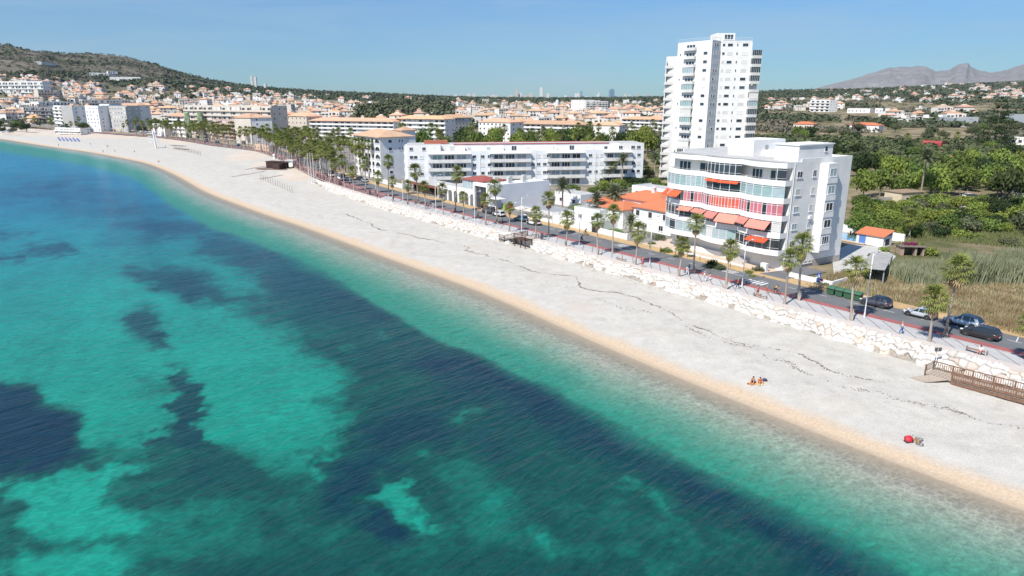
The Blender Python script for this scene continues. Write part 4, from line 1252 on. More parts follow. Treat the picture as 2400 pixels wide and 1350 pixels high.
def bicycle(loc, rot, label, frame, parts_black=BLACKP):
    t = thing('bicycle', label, 'bicycle', loc); t.rotation_euler = rot
    for x in (-.52,.55):
        w_ = obj('wheel', None, t, (x,0,.34)); m_ = MB(); torus(m_, (0,0,0), .33, .026); obj('tyre', m_.mesh('tyre', TYRE, True), w_)
        m2 = MB(); 
        for k in range(10): a = k*math.pi/5; m2.tube((0,.01*(-1)**k,0),(.31*math.cos(a),0,.31*math.sin(a)),.004,n=4)
        m2.tube((0,-.05,0),(0,.05,0),.03,n=8); torus(m2, (0,0,0), .30, .01, n=18, k_=4); obj('rim', m2.mesh('rim', SPOKE), w_)
    f = MB(); 
    for a, b_, r in (((-.12,0,.30),(-.22,0,.80),.028),((-.12,0,.30),(.36,0,.72),.038),((-.2,0,.72),(.36,0,.78),.03),((-.12,0,.30),(-.52,0,.34),.018),((-.2,0,.70),(-.52,0,.34),.018),((.34,0,.86),(.38,0,.68),.034),((.38,0,.7),(.55,0,.34),.022)): f.tube(a,b_,r,n=6)
    obj('frame', f.mesh('frame', frame, True), t)
    h = MB(); h.tube((.34,0,.86),(.32,0,.98),.02); h.tube((.32,-.32,1.0),(.32,.32,1.0),.016); h.tube((.32,-.32,1.0),(.26,-.38,1.0),.02); h.tube((.32,.32,1.0),(.26,.38,1.0),.02)
    obj('handlebar', h.mesh('handlebar', BLACKP), t)
    sd_ = MB(); sd_.tube((-.22,0,.8),(-.24,0,.92),.016); sd_.chain([(-.36,0,.93),(-.28,0,.95),(-.1,0,.94)],[.07,.06,.025],7); obj('saddle', sd_.mesh('saddle', BLACKP), t)
    c = MB(); c.tube((-.12,-.06,.30),(-.12,.06,.30),.07,n=10); c.tube((-.12,-.08,.30),(.02,-.08,.22),.014); c.box(-.02,.07,-.16,-.08,.20,.23); c.tube((-.12,.08,.30),(-.26,.08,.38),.014); c.box(-.31,-.22,.08,.16,.37,.40)
    obj('crank', c.mesh('crank', BLACKP), t)
    return t
def street_lamp(px, py, pytop, label, arm=1, side=1, group='white street lamps on the promenade'):
    p = P(px, py, .02); h = max(6.5, min(11, z_at(p.x, p.y, pytop)))
    s, o = ST_.s_xy(p.x, p.y); rz = ST_.rot(s)
    t = thing('street_lamp', label, 'street lamp', (p.x,p.y,.02), rz, group)
    obj('base', MB().tube((0,0,0),(0,0,.7),.13,.10,8).mesh('base', METAL), t)
    obj('pole', MB().chain([(0,0,.6),(0,0,h*.5),(0,0,h)],[.085,.07,.05],8).mesh('pole', METAL, True), t)
    for k in range(arm):
        sg = side if k == 0 else -side
        z = h - .05 - k*1.2
        obj('arm', MB().chain([(0,0,z-.5),(0,sg*.6,z),(0,sg*1.5,z+.12)],[.035,.03,.025],6).mesh('arm', METAL, True), t)
        obj('lamp_head', MB().chain([(0,sg*1.35,z+.14),(0,sg*1.6,z+.10),(0,sg*2.05,z+.10)],[.06,.17,.08],8).mesh('lamp_head', METAL, True), t)
    return t

# ================================================================ BUILDINGS OF THE SEAFRONT
def local_px(root_loc, rz, pxx, y, z):
    """local x on the line y = const, height z, that is seen at column pxx"""
    c, s = math.cos(rz), math.sin(rz)
    best = None
    for x in np.arange(-80, 140, .1):
        wx, wy = root_loc[0]+c*x-s*y, root_loc[1]+s*x+c*y
        e = abs(proj(wx, wy, z)[0]-pxx)
        if best is None or e < best[0]: best = (e, x)
    return best[1]
AWN_O = mat('orange_awning', (.66,.11,.035), .8, rand=.08); AWN_S = mat('salmon_awning', (.66,.22,.17), .85, rand=.12)
BLIND_P = mat('pink_blind', (.50,.15,.17), .6, rand=.2); BLIND_O = mat('orange_blind', (.60,.11,.06), .6, rand=.15)
GRID = mat('white_grid_tiles', (.74,.72,.70), .8)

# ---- curved apartment building on the promenade
A0 = Vector((46.9, 117.6)); rzS = math.atan2(-.858, .513)
ex = Vector((math.cos(rzS), math.sin(rzS))); 
LB, DB = 28.6, 18.0
org = A0 - ex*LB
mainb = thing('apartment_building', 'white apartment building with wavy balconies, orange awnings and pink blinds by the road', 'building', (org.x, org.y, 0), rzS)
G0, FH = 3.0, 3.06
def wave_y(x): return -1.25*abs(math.sin(math.pi*min(max(x,0),LB)/ (LB/3)))**.8
xs_ = [LB*k/42 for k in range(43)]
core = [(0,1.7),(LB,1.7),(LB,DB),(0,DB)]
obj('wall', MB().prism([(0.4,1.9),(LB-.02,1.9),(LB-.02,DB),(0.4,DB)], -.6, G0, 0).prism([(0,1.7),(LB,1.7),(LB,DB),(0,DB)], G0+.002, G0+5*FH+.9, 0).mesh('wall', mat('beige_white_render', (.84,.81,.765), .88, col2=(.72,.70,.665), scale=.35, detail=8)), mainb)
obj('plinth', MB().box(LB,LB+.05,4.5,DB,-.4,1.2).mesh('plinth', PLINTH), mainb)
def band(z0, z1, out=0, inset=.28):
    m_ = MB()
    for a, b_ in zip(xs_, xs_[1:]):
        ya, yb = wave_y(a)-out, wave_y(b_)-out
        m_.quad((a,ya,z0),(b_,yb,z0),(b_,yb,z1),(a,ya,z1)); m_.quad((a,ya,z1),(b_,yb,z1),(b_,yb+inset,z1),(a,ya+inset,z1))
        m_.quad((b_,yb+inset,z0+.3),(a,ya+inset,z0+.3),(a,ya+inset,z1),(b_,yb+inset,z1))
        m_.quad((b_,yb,z0),(a,ya,z0),(a,1.72,z0),(b_,1.72,z0)); m_.quad((a,ya+inset,z0+.3),(b_,yb+inset,z0+.3),(b_,1.69,z0+.3),(a,1.69,z0+.3))
    for x, sg in ((xs_[0],-1),(xs_[-1],1)):
        y = wave_y(x)-out
        q = [(x,y,z0),(x,1.72,z0),(x,1.72,z1),(x,y,z1)]
        m_.quad(*(q if sg > 0 else q[::-1]))
    return m_
for k in range(6):
    z = G0 + k*FH
    obj('balcony' if k < 5 else 'roof_edge', band(z, z+(.98 if k < 5 else .85)).mesh('balcony', WHITE), mainb)
obj('roof', MB().box(.05,LB-.05,1.0,DB-.1,G0+5*FH+.905,G0+5*FH+.93).mesh('roof', ROOFFLAT), mainb)
# glazing: floor (0 = lowest) -> list of (x0, x1 as parts of the front, kind)
POST = METAL
def pane_m(w, h, ma): return MB().box(.03,w-.03,-.02,.02,0,h).mesh('pane', ma)
def glazing(fl, u0, u1, ma, n, setb=.12, zlow=.98, rail=True, mull=True):
    z = G0+fl*FH+zlow+.002; h = FH-zlow-.004
    for k in range(n):
        xa, xb = LB*(u0+(u1-u0)*k/n), LB*(u0+(u1-u0)*(k+1)/n)
        ya, yb = wave_y(xa)+setb, wave_y(xb)+setb
        w = math.hypot(xb-xa, yb-ya); r = math.atan2(yb-ya, xb-xa)
        mm = ma[k % len(ma)] if isinstance(ma, list) else ma
        obj('pane', pane_m(w, h, mm), mainb, (xa,ya,z), rz=r)
        obj('post', MB().box(-.045,.045,-.05,.05,0,h).mesh('post', POST), mainb, (xa,ya-.03,z))
    x0, x1 = LB*u0, LB*u1
    pts = [(x0+(x1-x0)*j/8, wave_y(x0+(x1-x0)*j/8)+setb-.06) for j in range(9)]
    obj('rail', MB().chain([(x,y,z+h*.86) for x,y in pts],[.035]*9,4).mesh('rail', METAL), mainb); obj('rail', MB().chain([(x,y,z+.35) for x,y in pts],[.025]*9,4).mesh('rail', METAL), mainb)
def loggia(fl, u0, u1, n=3):
    z = G0+fl*FH+.32
    for k in range(n):
        x = LB*(u0+(u1-u0)*(k+.5)/n)
        window(mainb, x, z+1.15, LB*(u1-u0)/n*.62, 2.0, 'wide' if k%2 == 0 else 'dark', y=1.69)
    m_ = MB(); 
    for j in range(14):
        xa, xb = LB*(u0+(u1-u0)*j/14), LB*(u0+(u1-u0)*(j+1)/14)
        m_.tube((xa,wave_y(xa)+.1,G0+fl*FH+1.25),(xb,wave_y(xb)+.1,G0+fl*FH+1.25),.03,n=4); m_.tube((xa,wave_y(xa)+.1,G0+fl*FH+.98),(xa,wave_y(xa)+.1,G0+fl*FH+1.25),.015,n=4)
    obj('railing', m_.mesh('railing', RAIL), mainb)
def awning(fl, u0, u1, ma, drop=1.05, out=1.25, top=.35):
    z = G0+(fl+1)*FH-.03-top; xa, xb = LB*u0+.05, LB*u1-.05
    ya, yb = wave_y(xa)-.03, wave_y(xb)-.03
    m_ = MB(); m_.quad((xa,ya,z),(xa,ya-out,z-drop),(xb,yb-out,z-drop),(xb,yb,z)); m_.quad((xb,yb,z-.025),(xb,yb-out,z-drop-.025),(xa,ya-out,z-drop-.025),(xa,ya,z-.025))
    m_.quad((xa,ya-out,z-drop),(xa,ya-out-.01,z-drop-.16),(xb,yb-out-.01,z-drop-.16),(xb,yb-out,z-drop))
    return obj('awning', m_.mesh('awning', ma), mainb)
# top floor
loggia(4, .01, .40, 2); glazing(4, .40, .665, [GLASS], 7); loggia(4, .67, .95, 2); glazing(4, .95, 1., [GLASS], 1)
glazing(3, 0, .22, [GGLASS,PGLASS,GGLASS,GGLASS], 4); glazing(3, .22, .40, [PGLASS,PGLASS,GGLASS], 5); glazing(3, .40, .665, [GLASS], 4, zlow=.98); glazing(3, .665, 1., [GGLASS,PGLASS,GGLASS], 5)
loggia(2, .0, .2, 2); glazing(2, .21, .44, [BLIND_P,BLIND_P,GLASS], 9); glazing(2, .44, .665, BLIND_O, 10); glazing(2, .665, 1., [BLIND_P,BLIND_P,BLIND_P,GLASS], 11)
glazing(1, 0, .22, [GLASS], 5); glazing(1, .22, .95, [GLASS], 12); glazing(1, .95, 1., SHUTTER, 1)
glazing(0, 0, .22, [PGLASS,GLASS], 3); glazing(0, .22, .66, [PGLASS,PGLASS,GGLASS,PGLASS,SHUTTER], 8); glazing(0, .66, 1., [GLASS], 7)
for u0, u1 in ((.0,.075),(.08,.195)): awning(2, u0, u1, AWN_O, .95, 1.3, .2)
for u0, u1, dr, ou in ((.19,.295,.55,1.3),(.30,.43,.55,1.3),(.435,.535,.95,1.3),(.54,.69,1.35,1.3),(.695,.79,.9,1.2),(.795,.945,1.25,1.35)): awning(1, u0, u1, AWN_S, dr, ou, .1)
awning(3, .40, .52, AWN_O, .25, .5, .1); awning(3, .52, .66, AWN_O, .3, .5, .1); awning(0, .80, .945, AWN_O, .55, 1.1, .1)
# end wall facing the camera side: windows in columns, tiled bay
EW = LB
def end_win(y, z, w, h, kind): 
    return window(mainb, 0, 0, w, h, kind, loc=(EW, y, z), rz=math.pi/2)
kk = [['dark','shut'],['shut','shut'],['pale','shut'],['pale','shut'],['pale','dark']]
for f in range(5):
    zc = G0 + f*FH + 1.85
    end_win(3.6, zc, 1.5, 1.15, ['wide','pale','pale','shut','dark'][f]); end_win(7.6, zc, 1.0, 1.25, ['plain','pale','shut','shut','dark'][f] if f else 'shut')
bay = MB(); bay.prism([(EW,8.9),(EW+1.25,9.7),(EW+1.25,12.4),(EW,12.41)], G0-.25, G0+5*FH+.5)
obj('bay', bay.mesh('bay', GRID), mainb)
for f in range(5):
    z = G0+f*FH
    o = window(mainb, 0, 0, 2.0, 1.5, ['wide','dark','dark','green','pale'][f], loc=(EW+1.25, 11.1, z+1.95), rz=math.pi/2)
    obj('bay_panel', MB().box(0,.10,-1.5,1.35,0,1.05).mesh('bay_panel', WHITE), mainb, (EW+1.255, 11.1, z+.05))
# relief grid of square tiles on the slanted side of the bay
gm = MB(); dxy = Vector((1.25,.8)); ln = dxy.length; dxy.normalize(); nn_ = Vector((dxy.y,-dxy.x))
for r_ in range(46):
    z = G0 + .1 + r_*.34
    for c_ in range(4):
        a = .06+c_*.37; p0 = Vector((EW,8.9))+dxy*a+nn_*.03; p1 = Vector((EW,8.9))+dxy*(a+.29)+nn_*.03
        gm.quad((p0.x,p0.y,z),(p1.x,p1.y,z),(p1.x,p1.y,z+.26),(p0.x,p0.y,z+.26))
o = obj('tile_grid', gm.mesh('tile_grid', WHITE), mainb); o['kind'] = 'stuff'
for y, z in ((12.9,3.2),(7.2,9.0)): obj('air_conditioner', MB().box(EW,EW+.35,y,y+.8,z,z+.55).mesh('air_conditioner', METAL), mainb)
obj('pipe', MB().tube((EW+.07,2.0,.3),(EW+.07,2.0,G0+5*FH+.8),.06).mesh('pipe', METAL), mainb)
for y in (5.2,6.4,7.6): window(mainb,0,0,1.0,.45,'plain',loc=(EW+.052,y+1.5,.95),rz=math.pi/2,pane=False)
# roof huts, railing, aerials
ZR = G0+5*FH+.93
obj('roof_hut', MB().box(9.6,15.8,6.4,15.4,ZR,ZR+3.0).mesh('roof_hut', WHITE), mainb)
obj('door', MB().box(15.8,15.86,9.6,10.5,ZR,ZR+2.0).mesh('door', GMETAL), mainb)
obj('stair_hut', MB().box(22.6,27.6,4.0,13.4,ZR,ZR+2.7).box(22.4,27.8,3.8,13.6,ZR+2.703,ZR+2.9).mesh('stair_hut', WHITE), mainb)
window(mainb,0,0,.9,.9,'plain',loc=(27.6,11.5,ZR+1.9),rz=math.pi/2)
m_ = MB()
for j in range(27):
    xa, xb = LB*j/27, LB*(j+1)/27
    m_.tube((xa,wave_y(xa)+.5,ZR+.85),(xb,wave_y(xb)+.5,ZR+.85),.025,n=4); m_.tube((xa,wave_y(xa)+.5,ZR+.45),(xb,wave_y(xb)+.5,ZR+.45),.015,n=4); m_.tube((xa,wave_y(xa)+.5,ZR-.1),(xa,wave_y(xa)+.5,ZR+.85),.02,n=4)
obj('roof_railing', m_.mesh('roof_railing', RAIL), mainb)
obj('parapet', MB().box(LB-.25,LB,3.8,DB,ZR-.03,ZR+.55).box(0,LB-.25,DB-.25,DB,ZR-.03,ZR+.5).box(0,.25,3.8,DB-.25,ZR-.03,ZR+.5).mesh('parapet', WHITE), mainb)
obj('terrace', MB().box(15.8,22.6,9,17,ZR,ZR+1.1).mesh('terrace', WHITE2), mainb)
# ground floor: dark entrance, slanted entrance walls
window(mainb, 22.5, 1.1, 2.6, 2.0, 'plain', y=1.9, pane=False); window(mainb, 3.5, 1.9, 4.0, 1.3, 'wide', y=1.9)
obj('ramp_wall', MB().prism([(5,1.0),(17,1.3),(17,1.6),(5,1.3)], 0, .9).mesh('ramp_wall', WHITE), mainb)
obj('stair', MB().box(18.5,21,0,.7,0,.3).box(18.5,21,.7,1.4,0,.6).box(18.5,21,1.4,2.6,0,.9).mesh('stair', KERB), mainb)

# ---- the white tower
tw = thing('tower_block', 'tall white tower block with stacked balconies rising behind the wavy building', 'building', (69.0,249.0,0))
C_ = Vector((0,0)); dF = Vector((-.513,.858)); C0 = dF*16.6
D_ = Vector((4.2,4.3)); E_ = Vector((15.0,3.4))
plan = [C_, D_, E_, Vector((17.5,14)), Vector((12,24)), Vector((-4,27)), C0+Vector((2,4)), C0]
TH_ = 48.6; TF = 2.86; NF = 17
obj('wall', MB().prism([tuple(p) for p in plan], 0, TH_, 0).mesh('wall', WHITE), tw)
rf = MB(); rf.prism([tuple(p) for p in plan], TH_+.003, TH_+.06)
obj('roof', rf.mesh('roof', ROOFFLAT), tw)
def par(m_, a, b_, z0, z1, th=.15):
    d = (b_-a).normalized(); n = Vector((-d.y,d.x))*th
    m_.prism([tuple(a),tuple(b_),tuple(b_+n),tuple(a+n)], z0, z1)
pr = MB()
for a, b_ in zip(plan, plan[1:]+plan[:1]): par(pr, a*.99, b_*.99, TH_+.06, TH_+.5)
obj('parapet', pr.mesh('parapet', WHITE), tw)
rr = MB()
for a, b_ in ((C_,D_),(D_,E_),(C0,C_)):
    for k in range(9):
        p = a.lerp(b_, k/8)*.985; rr.tube((p.x,p.y,TH_+.4),(p.x,p.y,TH_+1.5),.03,n=4)
    p, q = a*.985, b_*.985; rr.tube((p.x,p.y,TH_+1.5),(q.x,q.y,TH_+1.5),.04,n=4); rr.tube((p.x,p.y,TH_+1.0),(q.x,q.y,TH_+1.0),.02,n=4)
obj('roof_railing', rr.mesh('roof_railing', METAL), tw)
obj('penthouse', MB().box(3,9.5,6,14,TH_+.06,TH_+3.2).mesh('penthouse', WHITE), tw)
window(tw, 7.3, TH_+1.9, 3.4, 1.8, 'wide', y=6.0)
obj('aerial', MB().tube((1,8,TH_),(1,8,TH_+3.6),.04).tube((.4,8,TH_+3.2),(1.6,8,TH_+3.2),.03).mesh('aerial', GMETAL), tw)
rF = math.atan2(-dF.y, -dF.x)           # +x from C0 to C, +y inland
def onF(u, out=0):
    p = C0.lerp(C_, u) + Vector((math.sin(rF), -math.cos(rF)))*out; return p
rDE = math.atan2((E_-D_).y, (E_-D_).x); rCD = math.atan2(D_.y, D_.x)
rnd = random.Random(8)
BALC = MB().box(-2.9,2.9,-1.15,0,0,.16).box(-2.9,2.9,-1.15,-1.05,.16,1.0).box(-2.9,-2.8,-1.05,0,.16,1.0).box(2.8,2.9,-1.05,0,.16,1.0).mesh('balcony', WSTAIN)
ENCL = MB(); 
for k in range(5): ENCL.box(-2.75+k*1.1+.05,-2.75+(k+1)*1.1-.05,-1.02,-.98,1.0,TF-.05,1)
for k in range(6): ENCL.box(-2.75+k*1.1-.04,-2.75+k*1.1+.04,-1.05,-.95,1.0,TF-.02,0)
ENC = [ENCL.mesh('enclosure', [METAL, g]) for g in (GLASS, PGLASS, GGLASS, SHUTTER)]
BRAIL = railing_mesh(5.8, .95, .5).mesh('railing', RAIL)
for f in range(NF):
    z = f*TF+.3
    if f < 6 and False: continue
    top = f == NF-1
    # front balconies
    p = onF(.40)
    o = obj('balcony', BALC, tw, (p.x,p.y,z), rz=rF)
    kind = rnd.choice((0,1,2,3,None,None))
    if kind is not None: obj('enclosure', ENC[kind], o)
    else:
        q = onF(.40, .01); window(tw, 0,0, 4.6, 1.9, 'wide', loc=(q.x,q.y,z+1.15), rz=rF, pane=True)
    q = onF(.83, .0)
    if not top: far_window(tw, q.x, z+1.7, 2.1, 1.15, rnd.choice(('dark','shut','shut','dark')), y=q.y, rz=rF)
    if f%3 == 0: q = onF(.1); far_window(tw, q.x, z+1.7, .6, .8, 'plain', y=q.y, rz=rF)
    # re-entrant side and east wing
    for u in (.32,.62): q = C_.lerp(D_,u); far_window(tw, q.x, z+1.6, 1.2, 1.1, rnd.choice(('dark','shut')), y=q.y, rz=rCD)
    for u, w, h in ((.10,1.0,1.0),(.30,2.0,1.1),(.53,.45,1.0),(.78,2.2,1.15)):
        q = D_.lerp(E_,u); far_window(tw, q.x, z+1.65, w, h, 'plain' if w < .5 else rnd.choice(('dark','shut','dark','shut')), y=q.y, rz=rDE)
    # balconies at both sides seen in profile
    q = C0 + Vector((-1.1,1.9)); o = obj('side_balcony', BALC, tw, (q.x+1.0,q.y+1.6,z), rz=rF-R(50), scale=(.85,2.7,1)) if f < NF-2 else None
    if o and rnd.random() < .85: obj('enclosure', ENC[rnd.choice((0,1,0,3,2))], o)
    q = E_ + Vector((1.6,.9)); 
    if f < NF-1:
        o = obj('side_balcony', BALC, tw, (q.x,q.y,z), rz=R(8), scale=(.62,1.3,1))
        if rnd.random() < .75: obj('enclosure', ENC[rnd.choice((0,1,3,0))], o)
obj('side_wall', MB().prism([tuple(E_+Vector((-.2,1.2))), tuple(E_+Vector((3.2,1.4))), tuple(E_+Vector((3.6,9))), tuple(E_+Vector((1.5,9)))], 0, TH_-4).mesh('side_wall', WSTAIN), tw)
q = C0 + Vector((-3.0,3.2))
obj('side_wall', MB().prism([tuple(C0+Vector((.1,.4))), tuple(C0+Vector((3,6))), tuple(C0+Vector((-.5,7.5))), tuple(C0+Vector((-3.2,3.4)))], 0, TH_-4).mesh('side_wall', WSTAIN), tw)
m_ = MB(); q = C_.lerp(D_,.86)
obj('pipe', MB().tube((q.x,q.y-.1,1),(q.x,q.y-.1,TH_-2),.09).mesh('pipe', GMETAL), tw)

# ---- generic block with rows of windows / balconies
def block(name, label, pxl, pyl, pxr, pyr, pytop, floors, depth, style, wall=WHITE, roof='flat', roofm=TERRA, near=False, bays=None, zl=None, group='apartment blocks behind the palms', seed=1, over=.5, penth=False, hroof=2.2):
    if zl is None: p, q = P(pxl, pyl), P(pxr, pyr); zb = 0
    else:
        p, q = hit(pxl, pyl), hit(pxr, pyr)
        if p is None or q is None: return None
        # same distance band for both ends
        zb = min(p.z, q.z)
    loc, rz, L_ = frame_of(p, q)
    H = z_at(p.x, p.y, pytop) - zb
    roofh = hroof if roof == 'hip' else .0
    Hw = max(3, H - roofh*.8); fh = Hw/floors
    rnd = random.Random(seed)
    t = thing(name, label, 'building', (p.x, p.y, zb), rz, group)
    if 'balcony' in style:
        obj('wall', MB().box(0,L_,1.3,depth,-8 if zb > 1 else -.5,Hw).mesh('wall', wall), t)
    else:
        obj('wall', MB().box(0,L_,0,depth,-8 if zb > 1 else -.5,Hw).mesh('wall', wall), t)
    if roof == 'hip': obj('roof', MB().hip(0,L_,0,depth,Hw+.003,roofh,0,over=over).mesh('roof', roofm), t)
    else: obj('roof', MB().box(.0,L_,1.3 if 'balcony' in style else 0,depth,Hw+.003,Hw+.12,1).box(0,L_,0 if 'balcony' not in style else 1.3,.2+(1.3 if 'balcony' in style else 0),Hw+.123,Hw+.9).box(0,.2,.2+1.3,depth,Hw+.123,Hw+.9).box(L_-.2,L_,.2+1.3,depth,Hw+.123,Hw+.9).mesh('roof', [wall, ROOFFLAT]), t)
    wf = window if near else far_window
    nb = bays or max(2, int(L_/4.2))
    for f in range(floors):
        z = f*fh
        if 'balcony' in style:
            if f > 0: obj('balcony', MB().box(0,L_,0,1.3,z-.15,z+.02).box(0,L_,0,.12,z+.02,z+1.05).mesh('balcony', wall), t)
            for k in range(nb):
                x = L_*(k+.5)/nb
                wf(t, x, z+fh*.5+.05, L_/nb*.62, fh*.62, rnd.choice(('dark','dark','plain','shut')), y=1.3)
            for k in range(0, nb+1, 2):
                x = min(L_-.16, L_*k/nb); 
                if f < floors: obj('pier', MB().box(x,x+.16,.12,1.298,z+.02,z+fh-.15).mesh('pier', wall), t)
        if 'window' in style:
            for k in range(nb):
                x = L_*(k+.5)/nb
                wf(t, x, z+fh*.55, min(1.5, L_/nb*.45), fh*.42, rnd.choice(('dark','dark','plain','shut')))
        # end wall windows
        if style != 'plain':
            ne = max(1,int(depth/5))
            for k in range(ne):
                y = depth*(k+.5)/ne + (.6 if 'balcony' in style else 0)
                wf(t, L_, z+fh*.55, 1.2, fh*.42, rnd.choice(('dark','plain','shut')), y=y, rz=math.pi/2)
    if penth:
        obj('penthouse', MB().box(L_*.15,L_*.85,3,depth*.8,Hw+.13,Hw+2.6).mesh('penthouse', wall), t)
    return t

# ---- long pale block (front nearly facing the camera)
p0, p1 = P(957,440), P(1505,431)
loc, rzL, LL = frame_of(p0, p1)
lb = thing('apartment_building', 'long white five storey block with balcony bays and thin red roof line', 'building', loc, rzL)
FL = 2.85; NL = 4; DL = 13
obj('wall', MB().box(0,LL,0,DL,-.5,NL*FL).mesh('wall', WHITE2), lb)
obj('upper_floor', MB().box(0,11.5,0,DL,NL*FL+.002,NL*FL+3.0).box(11.502,LL-9,3.0,DL,NL*FL+.002,NL*FL+2.9).box(LL-8.998,LL,0,DL,NL*FL+.002,NL*FL+3.0).mesh('upper_floor', WHITE), lb)
obj('parapet', MB().box(11.5,LL-9,0,.15,NL*FL+.004,NL*FL+.9).mesh('parapet', WHITE2), lb)
REDT = mat('red_roof_trim', (.45,.03,.03), .7)
obj('roof_trim', MB().box(16,LL-12,2.8,3.1,NL*FL+2.903,NL*FL+3.15).box(16,LL-12,DL-.5,DL,NL*FL+2.903,NL*FL+3.1).mesh('roof_trim', REDT), lb)
obj('roof', MB().box(11.6,LL-9.1,3.1,DL-.5,NL*FL+2.903,NL*FL+2.95).box(.1,11.4,.1,DL-.1,NL*FL+3.003,NL*FL+3.05).box(LL-8.9,LL-.1,.1,DL-.1,NL*FL+3.003,NL*FL+3.05).mesh('roof', ROOFFLAT), lb)
rnd = random.Random(4)
pxm = lambda pxx, y=0.0, z=6.0: local_px(loc, rzL, pxx, y, z)
baysx = [(1012,1096),(1155,1236),(1290,1362),(1421,1472)]
bx = [(pxm(a), pxm(b_)) for a, b_ in baysx]
for (a, b_) in bx:
    for f in range(NL):
        z = f*FL
        if f: obj('balcony', MB().box(a-1.2,b_+1.2,-1.5,0,z-.15,z+.02).box(a-1.2,b_+1.2,-1.5,-1.38,z+.02,z+1.0).box(a-1.2,a-1.08,-1.38,0,z+.02,z+1.0).box(b_+1.08,b_+1.2,-1.38,0,z+.02,z+1.0).mesh('balcony', WSTAIN), lb)
        n = 3
        for k in range(n): window(lb, a+(b_-a)*(k+.5)/n, z+1.4, (b_-a)/n*.85, 2.1, rnd.choice(('wide','dark','pale','green','wide')))
    obj('canopy', MB().box(a-1.2,b_+1.2,-1.4,0,NL*FL-.12,NL*FL+.05).mesh('canopy', WSTAIN), lb)
for pxx in (966,975,989,1087+8,1112,1132,1147,1150-55,1249,1262,1277,1291-6,1383,1397,1410,1484,1496):
    if any(a < pxm(pxx) < b_ for a, b_ in bx): continue
    for f in range(NL):
        if pxx < 980 and f == 0: continue
        window(lb, pxm(pxx), f*FL+1.75, 1.35, 1.15, rnd.choice(('dark','dark','shut','plain')))
for pxx in (1060,1100,1145,1205,1238,1300,1340,1375,1420):
    window(lb, pxm(pxx, 3.0, 13), NL*FL+1.35, 1.9 if pxx in (1060,1205,1340) else 1.3, 2.0 if pxx in (1060,1205,1340) else 1.1, rnd.choice(('dark','shut','pale')), y=3.0)
for pxx in (1455,1484,1497): window(lb, pxm(pxx,0,13), NL*FL+1.6, 1.5, 1.2, 'dark')
window(lb, pxm(966), NL*FL+1.7, 1.3, 1.2,'dark'); window(lb, pxm(995), NL*FL+1.7, 1.3, 1.2,'dark')
for pxx in (1115,1145,1245,1277,1385,1410): 
    x = pxm(pxx)+1.6; obj('downpipe', MB().tube((x,-.08,0),(x,-.08,NL*FL),.09).mesh('downpipe', WHITE), lb)
for pxx in (1087, 1165+12, 1300, 1385): x = pxm(pxx,3,13); obj('party_wall', MB().box(x,x+.25,.16,3.0,NL*FL+.004,NL*FL+2.2).mesh('party_wall', WHITE), lb)
# glazed west end
for f in range(5):
    z = f*FL
    obj('end_balcony', MB().box(-1.1,0,.4,9.6,z-.15,z+.02).box(-1.1,-.98,.4,9.6,z+.02,z+1.0).box(-.98,0,.4,.5,z+.02,z+FL-.15).box(-.98,0,9.5,9.6,z+.02,z+FL-.15).mesh('end_balcony', WHITE), lb)
    for k in range(3):
        obj('pane', MB().box(-1.06,-1.02,.6+k*3.0,3.5+k*3.0,z+1.0,z+FL-.17).mesh('pane', rnd.choice((PGLASS,GGLASS,PGLASS))), lb)
obj('roof_hut', MB().box(6,14,5,9,NL*FL+3.05,NL*FL+4.1).mesh('roof_hut', mat('brick_red_render', (.42,.13,.08), .85, var=.1)), lb)

# ---- building with arcades and orange hipped roof
pa, pb, pc = P(866,424), P(821,405), P(949,424)
Ca = Vector((-49.6,261.6)); dl = Vector((-.60,.80)); rzA = math.atan2(-dl.y, -dl.x)
LA, WA = 23.5, 11.5; oA = Ca + dl*LA
ab = thing('apartment_building', 'white building with rows of arched balconies under an orange hipped roof', 'building', (oA.x,oA.y,0), rzA)
FA = 2.9; NA = 5
def arch_panel(w, h, aw, ah, th=.3, n=8):
    """wall panel w x h with an arched opening aw wide and ah high, in the xz plane (front y=0)"""
    m_ = MB(); x0, x1 = (w-aw)/2, (w+aw)/2; r_ = aw/2; zs = ah-r_*.8
    arc = [(w/2+r_*math.cos(math.pi-math.pi*k/n), zs+r_*.8*math.sin(math.pi*k/n)) for k in range(n+1)]
    m_.quad((0,0,0),(x0,0,0),(x0,0,zs),(0,0,zs)); m_.quad((x1,0,0),(w,0,0),(w,0,zs),(x1,0,zs))
    top = [(0,h)] + [(w*k/n,h) for k in range(1,n)] + [(w,h)]
    m_.quad((0,0,zs),(arc[0][0],0,arc[0][1]),(arc[0][0],0,arc[0][1]),(0,0,h)) if False else None
    m_.tri((0,0,zs),(x0,0,zs),(0,0,h)); m_.tri((x1,0,zs),(w,0,zs),(w,0,h))
    for k in range(n):
        a, b_ = arc[k], arc[k+1]; c_, d_ = top[k+1], top[k]
        m_.quad((a[0],0,a[1]),(b_[0],0,b_[1]),(c_[0],0,c_[1]),(d_[0],0,d_[1]))
        m_.quad((a[0],0,a[1]),(a[0],th,a[1]),(b_[0],th,b_[1]),(b_[0],0,b_[1]))
    m_.quad((x0,0,0),(x0,th,0),(x0,th,zs),(x0,0,zs)); m_.quad((x1,0,zs),(x1,th,zs),(x1,th,0),(x1,0,0))
    return m_
obj('wall', MB().box(0,LA-4.2,1.4,WA+3,-.5,NA*FA+1).box(LA-4.198,LA,1.4,WA,-.5,NA*FA+1).mesh('wall', WHITE2), ab)
obj('roof', MB().hip(0,LA,0,WA+2.6,NA*FA+1.003,2.4,0,over=.9).mesh('roof', PALETERRA), ab)
nA = 6; wA = (LA-5.0)/nA
